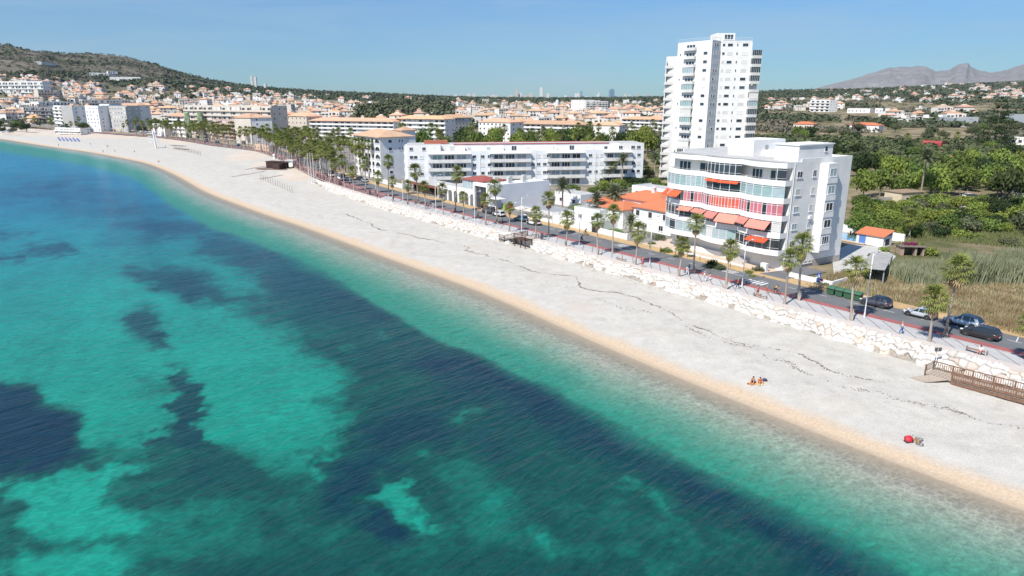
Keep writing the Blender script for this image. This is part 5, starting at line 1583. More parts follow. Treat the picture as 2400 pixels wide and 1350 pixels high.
AP = arch_panel(wA, FA, wA*.66, FA*.86).mesh('arch', WHITE); AB = arch_panel(4.9, FA, 4.1, FA*.86).mesh('arch', WHITE)
for f in range(NA):
    z = f*FA+.9
    for k in range(nA):
        obj('arch', AP, ab, (k*wA,0,z)); window(ab, (k+.5)*wA, z+1.1, wA*.6, 2.0, 'plain', y=1.4)
    obj('arch', AB, ab, (LA-4.95,0,z)); window(ab, LA-2.5, z+1.1, 3.4, 2.0, 'wide', y=1.4)
    obj('balcony', MB().box(0,LA,.05,1.38,z-.12,z+.02).box(0,LA,.08,.14,z+.02,z+.9,1).mesh('balcony', [WHITE, RAIL]), ab)
    for y, w in ((4.2,1.5),(8.2,.5),(9.4,.5)):
        if w < 1 and f < 3: continue
        window(ab, 0,0, w, 1.2 if w > 1 else 1.0, 'plain', loc=(LA, y, z+1.5), rz=math.pi/2)
obj('side_wall', MB().box(LA-.3,LA,.0,1.398,-.5,NA*FA+.9).box(0,.3,0,1.398,-.5,.88).mesh('side_wall', WHITE), ab)
obj('base_floor', MB().box(.3,LA-.3,0,1.39,-.5,.86).mesh('base_floor', WHITE), ab)
obj('stair_tower', MB().box(8,14,WA+3,WA+9,0,NA*FA+2.8).hip(8,14,WA+3,WA+9,NA*FA+2.803,1.3,1,over=.7).mesh('stair_tower', [WHITE2, PALETERRA]), ab)

# ---- blocks behind the palms
block('apartment_building','white terraced block with long balconies and orange roof behind the round garden trees', 728,327,924,332,277,5,14,'balcony',roof='hip',penth=False,seed=3, bays=14)
block('apartment_building','white block of long balconies with orange roof right of the terraced block', 930,330,1042,334,272,5,14,'balcony',roof='hip',seed=4,bays=9)
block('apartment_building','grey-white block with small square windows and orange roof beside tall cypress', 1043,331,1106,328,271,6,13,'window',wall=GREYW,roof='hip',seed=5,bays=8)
block('apartment_building','white block with outside stair behind the big round dark tree', 1122,338,1196,342,279,5,14,'window_end',roof='hip',seed=6,bays=8)
block('apartment_building','wide white block with dark balcony slots and pale orange roof', 1216,335,1372,340,284,5,15,'balcony',roof='hip',roofm=PALETERRA,seed=7,bays=12)
block('apartment_building','plain white block with low hipped roof half hidden by palms', 1384,338,1450,340,287,4,13,'end',roof='hip',roofm=PALETERRA,seed=8)
block('apartment_building','white block with brown tiled roof left of the tower', 1456,312,1562,316,274,4,14,'balcony',roof='hip',seed=9,bays=10)
block('hotel_building','long beige hotel with green stair columns and terracotta roof edge', 437,322,640,330,249,7,16,'balcony',wall=CREAM,roof='flat',seed=10,bays=18)
block('apartment_building','white seafront block with balconies right of the beige hotel', 556,330,592,338,267,6,14,'balcony_end',roof='hip',roofm=PALETERRA,seed=11,bays=4)
block('apartment_building','tall pale block with vertical fins beside the seafront palms', 593,338,640,334,270,6,14,'window',wall=CREAM,roof='hip',roofm=PALETERRA,seed=12,bays=4)
block('apartment_building','pinkish brown block in front of the beige hotel', 498,325,555,330,281,5,12,'balcony',wall=mat('pink_render',(.50,.36,.30),.9,var=.06),roof='flat',seed=13,bays=5)
block('apartment_building','beige block with orange roof left of the white terraced block', 676,322,722,326,266,5,13,'window',wall=CREAM,roof='hip',seed=14,bays=5)
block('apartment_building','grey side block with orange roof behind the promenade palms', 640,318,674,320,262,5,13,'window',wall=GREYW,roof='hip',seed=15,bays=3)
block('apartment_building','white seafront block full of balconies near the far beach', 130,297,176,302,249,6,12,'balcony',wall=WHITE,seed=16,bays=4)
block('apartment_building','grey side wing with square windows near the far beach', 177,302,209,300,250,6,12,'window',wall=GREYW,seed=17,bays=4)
block('apartment_building','pale blue-white block with small windows left of the sand court', 208,308,238,309,250,7,13,'window',wall=WHITE2,seed=18,bays=4)
block('apartment_building','taller middle pale block with dark balcony slots left of the sand court', 239,306,262,307,246,7,13,'balcony',wall=WHITE2,seed=51,bays=4)
block('apartment_building','greyish right wing with small windows left of the sand court', 263,308,302,310,250,6,13,'window_end',wall=GREYW,seed=52,bays=6)
block('apartment_building','cream block with orange roof behind the far seafront', 276,297,330,299,243,6,13,'window',wall=WHITE,roof='hip',roofm=PALETERRA,seed=19,bays=6)
block('apartment_building','dark banded building with grey shutters by the far palms', 62,292,130,296,251,5,12,'balcony',wall=mat('dark_grey_cladding',(.16,.16,.17),.7),seed=20,bays=6)
block('restaurant','low white beach restaurant with arches at the back of the far sand', 128,312,186,314,301,2,10,'balcony',wall=WHITE,seed=21,bays=9)
block('house','white villa with orange roof left of the green-striped hotel', 396,318,436,322,266,5,12,'balcony',wall=WHITE,roof='hip',seed=22,bays=4)
block('house','small white cube villa among the seafront pines', 361,318,388,320,292,3,8,'window',wall=WHITE,seed=23,bays=3)
# hillside complexes (on the slope)
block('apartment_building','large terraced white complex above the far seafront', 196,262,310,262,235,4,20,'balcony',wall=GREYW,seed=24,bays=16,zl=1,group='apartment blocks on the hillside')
block('apartment_building','white slab complex with slanted fins on the slope', 95,262,178,264,240,3,16,'balcony',wall=WHITE,seed=25,bays=10,zl=1,group='apartment blocks on the hillside')
block('apartment_building','beige open framed building on the slope', 93,236,150,238,211,4,16,'balcony',wall=CREAM,seed=26,bays=8,zl=1,group='apartment blocks on the hillside')
block('apartment_building','wide white block at the left edge of the slope', 0,220,104,226,192,4,16,'balcony',wall=WHITE,seed=27,bays=14,zl=1,group='apartment blocks on the hillside')
block('villa','white terraced villa row on the upper slope', 210,181,252,182,171,2,14,'balcony',wall=WHITE,seed=28,bays=6,zl=1,group='villas on the hill')
block('villa','tall white villa with turret on the upper slope', 255,182,277,182,168,3,12,'balcony',wall=WHITE,seed=29,bays=4,zl=1,group='villas on the hill')
block('villa','long white villa below the upper slope', 258,188,330,190,181,2,12,'window',wall=WHITE,seed=30,bays=8,zl=1,group='villas on the hill')
block('villa','lone white house group high on the dark hillside', 98,153,134,155,145,2,12,'window',wall=WHITE,seed=31,bays=5,zl=1,group='villas on the hill')
block('hospital','wide grey framed building with deep square bays above the orange roofs', 1374,262,1424,262,238,5,18,'balcony',wall=GREYW,seed=32,bays=7,zl=1,group='large buildings in the town')
block('hospital','white wing with small windows left of the grey framed building', 1338,260,1372,262,235,5,18,'window',wall=WHITE,seed=33,bays=6,zl=1,group='large buildings in the town')
block('office_building','white office block with dark ribbon windows among far trees', 1896,262,1942,263,235,4,16,'balcony',wall=WHITE,seed=34,bays=4,zl=1,group='large buildings east of the town')
block('hall','long low white hall with open front among far trees', 1985,265,2038,265,255,1,14,'window',wall=WHITE,seed=35,bays=6,zl=1,group='large buildings east of the town')
block('hall','small white hall right of the long low hall', 2050,265,2068,265,255,1,12,'window',wall=WHITE,seed=36,bays=2,zl=1,group='large buildings east of the town')
block('warehouse','grey roofed warehouse left of the great pine', 2232,298,2290,298,277,1,26,'plain',wall=mat('pale_steel',(.42,.45,.47),.6,var=.05),seed=37,zl=1,group='large buildings east of the town')
block('warehouse','long grey roofed warehouse right of the great pine', 2352,296,2425,300,270,1,24,'plain',wall=mat('pale_steel',(.42,.45,.47),.6),seed=38,zl=1,group='large buildings east of the town')
block('house','modern white house with flat roof slabs at the right edge', 2362,352,2440,356,324,2,12,'balcony',wall=WHITE,seed=39,bays=5)
block('house','red walled house behind the green screen', 2160,350,2204,352,332,1,10,'plain',wall=mat('red_render',(.42,.05,.05),.85,var=.08),seed=40)
block('house','white villa with orange roof and chimney among bright trees', 2196,392,2278,396,372,1,11,'window',wall=WHITE,roof='hip',roofm=ORANGE,seed=41,bays=4)
block('house','orange roofed bungalow amid dark scrub', 1858,304,1905,305,286,1,12,'window',wall=CREAM,roof='hip',roofm=ORANGE,seed=42,zl=1)
block('house','pale bungalow with orange roof right of the dark scrub', 1990,308,2058,310,288,1,12,'window',wall=WHITE,roof='hip',roofm=ORANGE,seed=43,zl=1)
# green stair columns of the beige hotel
GREENP = mat('green_panel', (.17,.27,.10), .7, var=.3, scale=.5)
for k, pxx in enumerate((440, 470)):
    p = P(pxx, 324); s = thing('stair_column', 'green panelled stair column on the beige hotel front, %s one' % ('left' if k == 0 else 'right'), 'stair tower', (p.x, p.y-1.4, 0), 0)
    obj('shaft', MB().box(0,3.0,0,2.6,0,19.5-.6*k).mesh('shaft', mat('pale_green_render', (.42,.46,.36), .85)), s)
    for f in range(6): obj('panel', MB().box(.15+.5*(f%2),2.3+.5*(f%2),-.2,-.01,.8+f*3.1,3.2+f*3.1).mesh('panel', GREENP), s)
    for f in range(6): obj('landing', MB().box(-1.6,0,.2,2.2,2.0+f*3.0,3.0+f*3.0).mesh('landing', CREAM), s)

# ---- restaurant row on the promenade side street
def at_street(pxx, off, z=0):
    s = ST_.s_px(pxx, off, z); q = ST_.off(s, off); return s, q
WOODB = mat('brown_awning', (.22,.085,.05), .8, var=.12)
sL, qL = at_street(958, 15.2); sR, qR = at_street(1026, 15.2)
rz = ST_.rot(sR); Lr = sL - sR
rest_ = thing('restaurant', 'restaurant terrace under a flat brown canopy with open dark front', 'restaurant', (qL.x,qL.y,0), rz)
obj('canopy', MB().box(0,Lr,0,9,3.0,3.25).mesh('canopy', ROOFFLAT), rest_)
obj('fascia', MB().box(-.1,Lr+.1,-.15,0,2.6,3.4).box(Lr,Lr+.15,0,9,2.6,3.4).mesh('fascia', WOODB), rest_)
for k in range(7): obj('post', MB().box(0,.15,0,.15,0,3.0).mesh('post', WOODB), rest_, (Lr*k/6-.07,.05,0))
obj('back_wall', MB().box(0,Lr,8,9,0,2.99).box(0,.3,2,8,0,2.99).mesh('back_wall', mat('dark_brown_wall', (.10,.05,.035), .9)), rest_)
TAB = MB().tube((0,0,.70),(0,0,.74),.42,n=10).tube((0,0,0),(0,0,.7),.04).mesh('table', mat('cafe_table', (.5,.45,.38), .7))
CHM = MB().box(-.2,.2,-.2,.2,.42,.46).box(-.2,-.16,-.2,.2,.46,.85)
for x in (-.18,.16):
    for y in (-.18,.16): CHM.box(x,x+.03,y,y+.03,0,.42)
CHM = CHM.mesh('chair', mat('cafe_chair', (.10,.09,.08), .7))
cs_, sn_ = math.cos(rz), math.sin(rz)
for k in range(9):
    for r_ in range(2):
        lx, ly = 1+k*(Lr-2)/8, 1.6+r_*2.6
        w_ = (qL.x+cs_*lx-sn_*ly, qL.y+sn_*lx+cs_*ly, .13)
        tag(obj('cafe_table', TAB, None, w_), 'small round table under the brown canopy of the restaurant terrace', 'table', 'tables under the brown canopy')
        for dx in (-.65,.65):
            w2 = (w_[0]+cs_*dx, w_[1]+sn_*dx, .13)
            tag(obj('cafe_chair', CHM, None, w2, rz=rz+(0 if dx < 0 else math.pi)), 'dark cafe chair under the brown canopy of the restaurant terrace', 'chair', 'chairs under the brown canopy')
sL, qL = at_street(1027, 15.0); sR, qR = at_street(1110, 15.0); Lr = sL-sR; rz = ST_.rot(sR)
wr = thing('restaurant', 'white restaurant with tall arched windows and red roofed roof pavilion', 'restaurant', (qL.x,qL.y,0), rz)
obj('wall', MB().box(0,Lr,.3,12,0,3.9).mesh('wall', WHITE), wr)
n = 7
for k in range(n):
    obj('arch', arch_panel(Lr/n, 3.9, Lr/n*.72, 3.3, .25).mesh('arch', WHITE), wr, (k*Lr/n,0,0))
    obj('pane', MB().box(Lr/n*.14,Lr/n*.86,.2,.26,0,3.3).mesh('pane', GLASS), wr, (k*Lr/n,0,0))
    for b_ in range(3): obj('glazing_bar', MB().box(-.03,.03,.12,.19,.02,3.1).mesh('glazing_bar', METAL), wr, (k*Lr/n+Lr/n*(.3+.2*b_),0,0))
obj('terrace', MB().box(0,Lr,0,.2,3.9,4.6).box(0,Lr,.25,12,3.903,3.95,1).mesh('terrace', [WHITE, ROOFFLAT]), wr)
obj('pavilion', MB().box(Lr-11,Lr-.5,3,11,3.96,6.6).mesh('pavilion', PGLASS), wr)
obj('pavilion_roof', MB().hip(Lr-11,Lr-.5,3,11,6.603,1.0,0,over=.5).mesh('pavilion_roof', mat('dull_red_roof', (.33,.09,.07), .8, var=.1)), wr)
for k in range(8): obj('post', MB().box(-.06,.06,-.06,.06,3.96,6.6).mesh('post', METAL), wr, (Lr-11+k*1.5,2.9,0))
sL, qL = at_street(1111, 14.8); sR, qR = at_street(1163, 14.8); Lr = sL-sR; rz = ST_.rot(sR)
gb = thing('restaurant', 'white framed two storey cube with large dark glass front and long blank grey side wall', 'restaurant', (qL.x,qL.y,0), rz)
obj('wall', MB().box(0,Lr*.62,1.0,22,0,6.4).mesh('wall', WHITE2), gb)
obj('side_wall', MB().box(Lr*.62,Lr*.66,.4,22,0,6.6).mesh('side_wall', WHITE2), gb)
obj('frame', MB().box(-.2,Lr*.62,0,.999,6.0,6.9).box(-.2,.5,0,.998,0,6.0).box(Lr*.62-.6,Lr*.62,0,.998,0,6.0).mesh('frame', WHITE), gb)
for k in range(4):
    for z0_, z1_ in ((.2,2.9),(3.2,5.9)):
        obj('pane', MB().box(.05,(Lr*.62-1.2)/4-.05,.55,.6,z0_,z1_).mesh('pane', GLASS), gb, (.5+k*(Lr*.62-1.2)/4,0,0))
obj('awning', MB().box(Lr*.66,Lr*.98,.5,3.5,3.0,3.15).mesh('awning', WHITE), gb)
obj('fence_panel', MB().box(Lr*.66,Lr,.3,.38,0,1.2).mesh('fence_panel', WHITE), gb)
for k in range(5): obj('roof_vent', MB().box(0,1.1,0,1.1,6.41,8.0).mesh('roof_vent', CONC), gb, (1+k%2*3, 6+k*2.6, 0))

# pergola cafe
sL, qL = at_street(1217, 15.0); sR, qR = at_street(1296, 15.0); Lr = sL-sR; rz = ST_.rot(sR)
pg = thing('pergola', 'white pergola terrace with slatted roof over outdoor tables', 'pergola', (qL.x,qL.y,0), rz)
for k in range(22): obj('slat', MB().box(-.06,.06,-.2,6.2,2.75,2.92).mesh('slat', METAL), pg, (Lr*(.08+.9*k/21),0,0))
for x in (.08,.36,.66,.98):
    for y in (0,6): obj('post', MB().box(-.09,.09,-.09,.09,0,2.75).mesh('post', METAL), pg, (Lr*x,y,0))
for y in (.0,6.0): obj('beam', MB().box(Lr*.06,Lr,y-.07,y+.07,2.55,2.745).mesh('beam', METAL), pg)
obj('low_wall', MB().box(0,Lr,-.35,-.15,0,.9).mesh('low_wall', WHITE), pg)
obj('back_wall', MB().box(0,Lr,6.5,6.7,0,2.6).mesh('back_wall', WHITE), pg)
cs_, sn_ = math.cos(rz), math.sin(rz)
WCH = CHM.copy(); WCH.materials.clear(); WCH.materials.append(METAL)
for k in range(7):
    for r_ in range(2):
        lx, ly = Lr*.12+k*Lr*.12, 1.5+r_*2.6; w_ = (qL.x+cs_*lx-sn_*ly, qL.y+sn_*lx+cs_*ly, .01)
        tag(obj('cafe_table', TAB, None, w_), 'round table under the white slatted pergola', 'table', 'tables under the pergola')
        for dx in (-.65,.65): tag(obj('cafe_chair', WCH, None, (w_[0]+cs_*dx, w_[1]+sn_*dx, .01), rz=rz+(0 if dx < 0 else math.pi)), 'white cafe chair under the white slatted pergola', 'chair', 'chairs under the pergola')
for k, (pxx, pyy) in enumerate(((1218,500),(1245,505))):
    p = P(pxx, pyy+8)
    u = thing('parasol', 'beige square parasol left of the pergola, %s one' % ('back' if k == 0 else 'front'), 'parasol', (p.x,p.y,0), rz)
    obj('pole', MB().tube((0,0,0),(0,0,2.7),.04).mesh('pole', METAL), u)
    c = MB(); A=[(-1.7,-1.7,2.2),(1.7,-1.7,2.2),(1.7,1.7,2.2),(-1.7,1.7,2.2)]
    for i in range(4): c.tri(A[i],A[(i+1)%4],(0,0,2.8))
    obj('canopy', c.mesh('canopy', mat('beige_canvas', (.60,.54,.46), .9)), u)
for k, c_ in enumerate(((.30,.42,.12),(.42,.07,.06))):
    p = P(1182+k*14, 492)
    o = obj('kiosk_box', MB().box(-.7,.7,-.4,.4,0,1.5).box(-.75,.75,-.45,.45,1.503,1.6).mesh('kiosk_box', mat('box_%d'%k, c_, .6)), None, (p.x,p.y,0), rz=rz)
    tag(o, ('lime green' if k == 0 else 'red')+' cabinet by the white fence beside the restaurant', 'cabinet')

# ---- white villa with orange hipped roofs
vo_s, vo_q = at_street(1571, 26)
rzV = ST_.rot(vo_s)
c_, s_ = math.cos(rzV), math.sin(rzV)
v = thing('villa', 'white villa with several orange hipped roofs beside the wavy building', 'house', (vo_q.x,vo_q.y,0), rzV)
def vbox(x0,x1,y0,y1,h,rh,nm='wing'):
    obj(nm, MB().box(x0,x1,y0,y1,0,h).mesh('wall', WHITE), v); obj('roof', MB().hip(x0,x1,y0,y1,h+.003,rh,0,over=.5).mesh('roof', ORANGE), v)
vbox(-12,0,0,9,5.2,1.7); vbox(-24,-9,6.0,16,5.6,1.8); vbox(-20,-12.3,-3.0,5.5,4.4,1.4); vbox(-2,6,8.5,17,5.8,1.6); vbox(-30,-22,1,9,4.2,1.4)
for x, y in ((-10.5,0),(-6.5,0),(-2,0)): window(v, x, 3.9, 1.3, 1.5, 'plain', y=y)
for x in (-8,-3): window(v, x, 1.3, 1.4, 1.3, 'dark', y=0)
for x in (-18.5,-15): window(v, x, 2.9, 1.3, 1.5, 'plain', y=-3)
for y in (2.5,6.5): window(v,0,0,1.2,1.3,'plain',loc=(0,y,3.8),rz=math.pi/2)
obj('chimney', MB().box(-16,-15.2,10,10.8,6.4,8.4).box(-16.15,-15.05,9.85,10.95,8.403,8.6).mesh('chimney', WHITE), v)
obj('finial', MB().tube((-6,4.5,7.0),(-6,4.5,7.8),.14,.03).tube((-16.5,11,7.4),(-16.5,11,8.3),.14,.03).mesh('finial', WHITE), v)
def garden_wall(label, px0, px1, o0, o1, h=1.6, ma=WHITE, close=True):
    s0, q0 = at_street(px0, o0); s1, q1 = at_street(px1, o0); rz = ST_.rot(s1); L_ = s0-s1
    t = thing('garden_wall', label, 'wall', (q0.x,q0.y,0), rz)
    obj('front', MB().box(0,L_,0,.25,0,h).mesh('front', ma), t)
    if close: obj('side', MB().box(L_-.25,L_,.252,o1-o0,0,h).mesh('side', ma), t)
    for k in range(int(L_/5)+1): obj('pier', MB().box(-.2,.2,-.06,.3,0,h+.2).mesh('pier', ma), t, (min(L_-.2,k*5+.2),0,0))
    return t
garden_wall('white garden wall with dark gates left of the round lawn wall', 1298, 1392, 14.9, 24, 2.2)
garden_wall('low white wall around the lawn in front of the villa', 1396, 1476, 14.9, 21, 1.3)
garden_wall('white wall at the corner behind the parked silver car', 878, 940, 15.5, 22, 1.5)
garden_wall('low white wall right of the side road by the weedy lot', 1848, 1952, 15.2, 20, .9, WHITE)
for pxx in (1348, 1392):
    s, q = at_street(pxx, 14.8); o = obj('gate', MB().box(-.6,.6,-.05,.05,0,2.0).mesh('gate', BLACKP), None, (q.x,q.y,.0), rz=ST_.rot(s)); tag(o, 'dark gate in the white wall %s' % ('by the pergola' if pxx < 1380 else 'next to the round lawn wall'), 'gate')
s, q = at_street(1425, 19.5); lw = MB().prism([(math.cos(a*.35)*4.5, math.sin(a*.35)*2.3) for a in range(18)], .05, .12)
o = obj('lawn', lw.mesh('lawn', mat('mown_grass', (.07,.14,.03), .95, var=.2, scale=2)), None, (q.x,q.y,0), rz=ST_.rot(s)); o['kind'] = 'structure'
# low white buildings between pergola and villa
def lowhouse(label, px, py, w, d, h, ma=WHITE, rz=None, cat='building'):
    p = P(px, py); s, o_ = ST_.s_xy(p.x, p.y)
    t = thing('low_building', label, cat, (p.x,p.y,0), ST_.rot(s) if rz is None else rz)
    obj('wall', MB().box(0,w,0,d,0,h).mesh('wall', ma), t); obj('roof', MB().box(.15,w-.15,.15,d-.15,h+.003,h+.02).mesh('roof', ROOFFLAT), t)
    obj('parapet', MB().box(0,w,0,.15,h+.003,h+.4).box(0,.15,.152,d,h+.003,h+.4).box(w-.15,w,.152,d,h+.003,h+.4).mesh('parapet', ma), t)
    n = max(1,int(w/4))
    for k in range(n): window(t, w*(k+.5)/n, h*.5, 1.3, 1.1, 'plain')
    return t
lowhouse('low white house with flat roof behind the pergola', 1300, 478, 11, 8, 3.4)
lowhouse('low bluish white house beside the pergola garden', 1345, 520, 9, 10, 3.6, WHITE2)
lowhouse('white flat roofed house with chimney behind the villa', 1480, 462, 26, 9, 3.4)
lowhouse('grey shed roof beside the arcade building', 735, 388, 20, 10, 4.5, GREYW)
lowhouse('long pale wall building at the bend of the promenade', 596, 350, 22, 6, 3.0, mat('peach_wall',(.58,.42,.30),.9,var=.06))

# ---- pool, pool house, car port and yard right of the wavy building
POOLW = mat('pool_water', (.02,.28,.55), .06, spec=.8, bump=.02, bscale=1.2, var=.1, scale=.5)
p = P(2000,560)
pl = thing('swimming_pool', 'turquoise rectangular swimming pool behind the white end wall', 'swimming pool', (p.x,p.y,0), rzS)
obj('water', MB().box(-7,4,-3,4.5,.05,.10).mesh('water', POOLW), pl)
obj('rim', MB().box(-8,5,-4,-3,.04,.2).box(-8,5,4.5,5.5,.04,.2).box(-8,-7,-3,4.5,.04,.2).box(4,5,-3,4.5,.04,.2).mesh('rim', mat('pool_rim', (.60,.48,.38), .8)), pl)
obj('screen_wall', MB().box(-8,8,5.5,5.8,0,1.8).mesh('screen_wall', WHITE), pl)
p = P(2052,577)
ph = thing('pool_house', 'small white pool house with orange tiled roof', 'house', (p.x,p.y,0), rzS+R(4)); ph.scale = (.66,.7,.8)
obj('wall', MB().box(-6.5,2.2,0,5,0,2.7).mesh('wall', WHITE), ph)
rr_ = MB(); rr_.quad((-6.9,-.5,2.75),(2.6,-.5,2.75),(2.6,5.4,4.0),(-6.9,5.4,4.0)); rr_.quad((-6.9,-.5,2.6),(-6.9,5.4,3.85),(2.6,5.4,3.85),(2.6,-.5,2.6)); rr_.quad((-6.9,-.5,2.6),(2.6,-.5,2.6),(2.6,-.5,2.75),(-6.9,-.5,2.75)); rr_.quad((2.6,-.5,2.6),(2.6,5.4,3.85),(2.6,5.4,4.0),(2.6,-.5,2.75))
obj('roof', rr_.mesh('roof', ORANGE), ph); obj('gable', MB().prism([(-6.5,4.7),(2.2,4.7),(2.2,5),(-6.5,5)],2.702,3.7).mesh('gable', WHITE), ph)
window(ph,0,0,3.0,2.0,'plain',loc=(2.2,2.4,1.1),rz=math.pi/2); obj('blue_screen', MB().box(-5.6,-3.4,-.06,0,0,2.3).mesh('blue_screen', mat('blue_paint', (.10,.22,.55), .6)), ph)
q4 = [P(2014,628,2.5), P(2074,634,2.5), P(2094,596,2.5), P(2044,592,2.5)]; c0_ = sum(q4, Vector())/4
cpz = thing('car_port', 'grey flat canopy over the yard beside the end wall', 'carport', (c0_.x,c0_.y,0))
q4 = [(p.x-c0_.x, p.y-c0_.y) for p in q4]
obj('canopy', MB().prism(q4, 2.5, 2.62).mesh('canopy', mat('canopy_grey', (.36,.35,.33), .9, var=.15, scale=.8)), cpz)
for x, y in q4: obj('post', MB().box(-.08,.08,-.08,.08,0,2.5).mesh('post', GMETAL), cpz, (x*.93,y*.93,0))
obj('blue_panel', MB().prism([q4[0], q4[3], (q4[3][0]+.06,q4[3][1]), (q4[0][0]+.06,q4[0][1])][::-1],0,1.5).mesh('blue_panel', mat('blue_sheet', (.02,.08,.35), .5)), cpz)
p = P(2138,600)
sh = thing('shed', 'ruined brown open shed overgrown with bougainvillea', 'shed', (p.x,p.y,0), R(-8)); sh.scale = (.62,.62,.75)
obj('wall', MB().box(-3.6,-2.6,0,4,0,2.4).box(.6,1.2,0,4,0,2.3).box(-3.6,3.4,3.6,4,0,2.3).box(2.9,3.4,0,3.6,0,2.2).mesh('wall', mat('mud_wall', (.36,.27,.20), .95, var=.2, scale=1)), sh)
obj('roof', MB().box(-4,3.8,-.6,4.4,2.4,2.6).mesh('roof', mat('reed_roof', (.20,.16,.13), .95, var=.3, scale=2)), sh)
BOUG = leaf_mat('bougainvillea', (.22,.03,.10), (.33,.06,.16), .1, 1.0)
obj('creeper', quads_mesh('creeper', leaf_cloud(77, [(-1.5,1.8,2.9,1.1),(.4,2.0,3.0,1.1),(1.6,2.4,2.9,.8)], 300, .22, .5), BOUG), sh)
obj('creeper', quads_mesh('creeper', leaf_cloud(78, [(-3,2.8,2.8,1.2),(2.8,2.6,2.8,1.2),(0,3.6,2.9,1.3)], 400, .22, .6), LIGHTLEAF), sh)
p = P(2123,478)
rn = thing('ruin', 'small cream ruin hut with flat brown roof below the bright trees', 'hut', (p.x,p.y,0), R(20))
obj('wall', MB().box(-2,6.5,0,6,0,3.2).mesh('wall', mat('cream_plaster',(.62,.52,.36),.9,var=.1)), rn); obj('roof', MB().box(-2.3,6.8,-.3,6.3,3.203,3.4).mesh('roof', mat('brown_roof',(.33,.23,.15),.9,var=.15)), rn); window(rn,.2,1.4,1,1.2,'plain')
obj('stone_wall', MB().box(-12,-2.002,3,3.5,0,1.8).mesh('stone_wall', PLINTH), rn)
ym_ = MB(); yq = [P(*t) for t in ((1955,655),(1985,655),(2060,650),(2100,600),(2060,578),(1990,572),(1950,590))]; ym_.v = [(p.x,p.y,-.02) for p in yq]; ym_.f = [tuple(range(len(yq)))]; ym_.m = [0]
struct('yard', ym_.mesh('yard', CONC))
# garden of the wavy building: beige court with planting beds and a kerb
COURT = mat('court_paving', (.60,.48,.38), .9, var=.08, scale=.8)
m_ = MB(); s1 = ST_.s_px(1812, 14.8); s0 = ST_.s_px(1500, 14.8); a = s1
pr_ = None
while a <= s0:
    p_, q_ = ST_.off(a, 14.8), ST_.off(a, 24.0); cur = ((p_.x,p_.y,.02),(q_.x,q_.y,.02))
    if pr_: m_.quad(pr_[0], pr_[1], cur[1], cur[0])
    pr_ = cur; a += 2
struct('court', m_.mesh('court', COURT))
s0_, q0 = at_street(1560, 14.9); s1_, q1 = at_street(1745, 14.9)
gk = thing('planter_wall', 'low white kerb wall along the planted court of the wavy building', 'wall', (q0.x,q0.y,0), ST_.rot(s1_))
obj('kerb', MB().box(0,s0_-s1_,0,.25,0,.3).mesh('kerb', WHITE), gk)
s_, q_ = at_street(1786, 15.4); o = obj('gate_pillar', MB().box(-.6,.6,-.35,.35,0,1.5).mesh('gate_pillar', WHITE), None, (q_.x,q_.y,0), rz=ST_.rot(s_)); tag(o, 'white block pillar at the entrance of the wavy building', 'pillar')
s_, q_ = at_street(1856, 17); 
gt = thing('gate', 'grey slatted gate at the driveway beside the end wall', 'gate', (q_.x-1,q_.y+1,0), R(28))
for k in range(11): obj('bar', MB().box(-.02,.02,-.02,.02,.1,1.5).mesh('bar', GMETAL), gt, (k*.38,0,0))
obj('rail', MB().box(0,3.8,-.03,.03,1.45,1.52).box(0,3.8,-.03,.03,.08,.14).mesh('rail', GMETAL), gt)
# driveway asphalt
dv = MB(); sA_, qa = at_street(1800, 14.5); sB_, qb = at_street(1856, 14.5)
e1 = ST_.off(sA_, 13.2); e2 = ST_.off(sB_, 13.2); f1 = ST_.off(sA_-1.5, 24); f2 = ST_.off(sB_-1, 24)
dv.quad((e2.x,e2.y,.16),(f2.x,f2.y,.05),(f1.x,f1.y,.05),(e1.x,e1.y,.16))
e3 = ST_.off(sA_+1, 11.7); e4 = ST_.off(sB_-2, 11.7); dv.quad((e4.x,e4.y,.012),(e2.x,e2.y,.16),(e1.x,e1.y,.16),(e3.x,e3.y,.012))
struct('driveway', dv.mesh('driveway', ROADM))

# ---- far skyline
SKYM = [mat('far_tower_pale', (.62,.60,.57), .8), mat('far_tower_ochre', (.54,.46,.40), .8), mat('far_tower_blue', (.20,.30,.40), .4)]
sk = [(220,95,20,0),(278,102,14,0),(296,99,16,1),(348,85,28,0),(405,85,26,0),(515,105,28,0),(572,108,22,0),(590,100,14,0),(606,92,14,0),(622,104,12,0),(640,103,18,0),(765,102,20,1),(790,100,14,0),(804,100,14,1),(843,35,20,1),(885,78,30,0),(937,100,25,1),(995,77,28,1),(1026,118,16,1),(1044,116,18,1),(1103,18,24,0),(1162,82,14,1),(1178,80,14,0),(1358,105,28,0),(1462,80,18,0),(1487,80,22,0),(1520,55,18,2),(1540,110,12,0),(1580,115,40,0),(1690,92,14,0),(1702,76,14,0),(1835,37,38,2),(1880,112,40,0),(1977,90,18,0),(2022,100,22,0),(2118,88,20,1),(2210,88,16,1)]
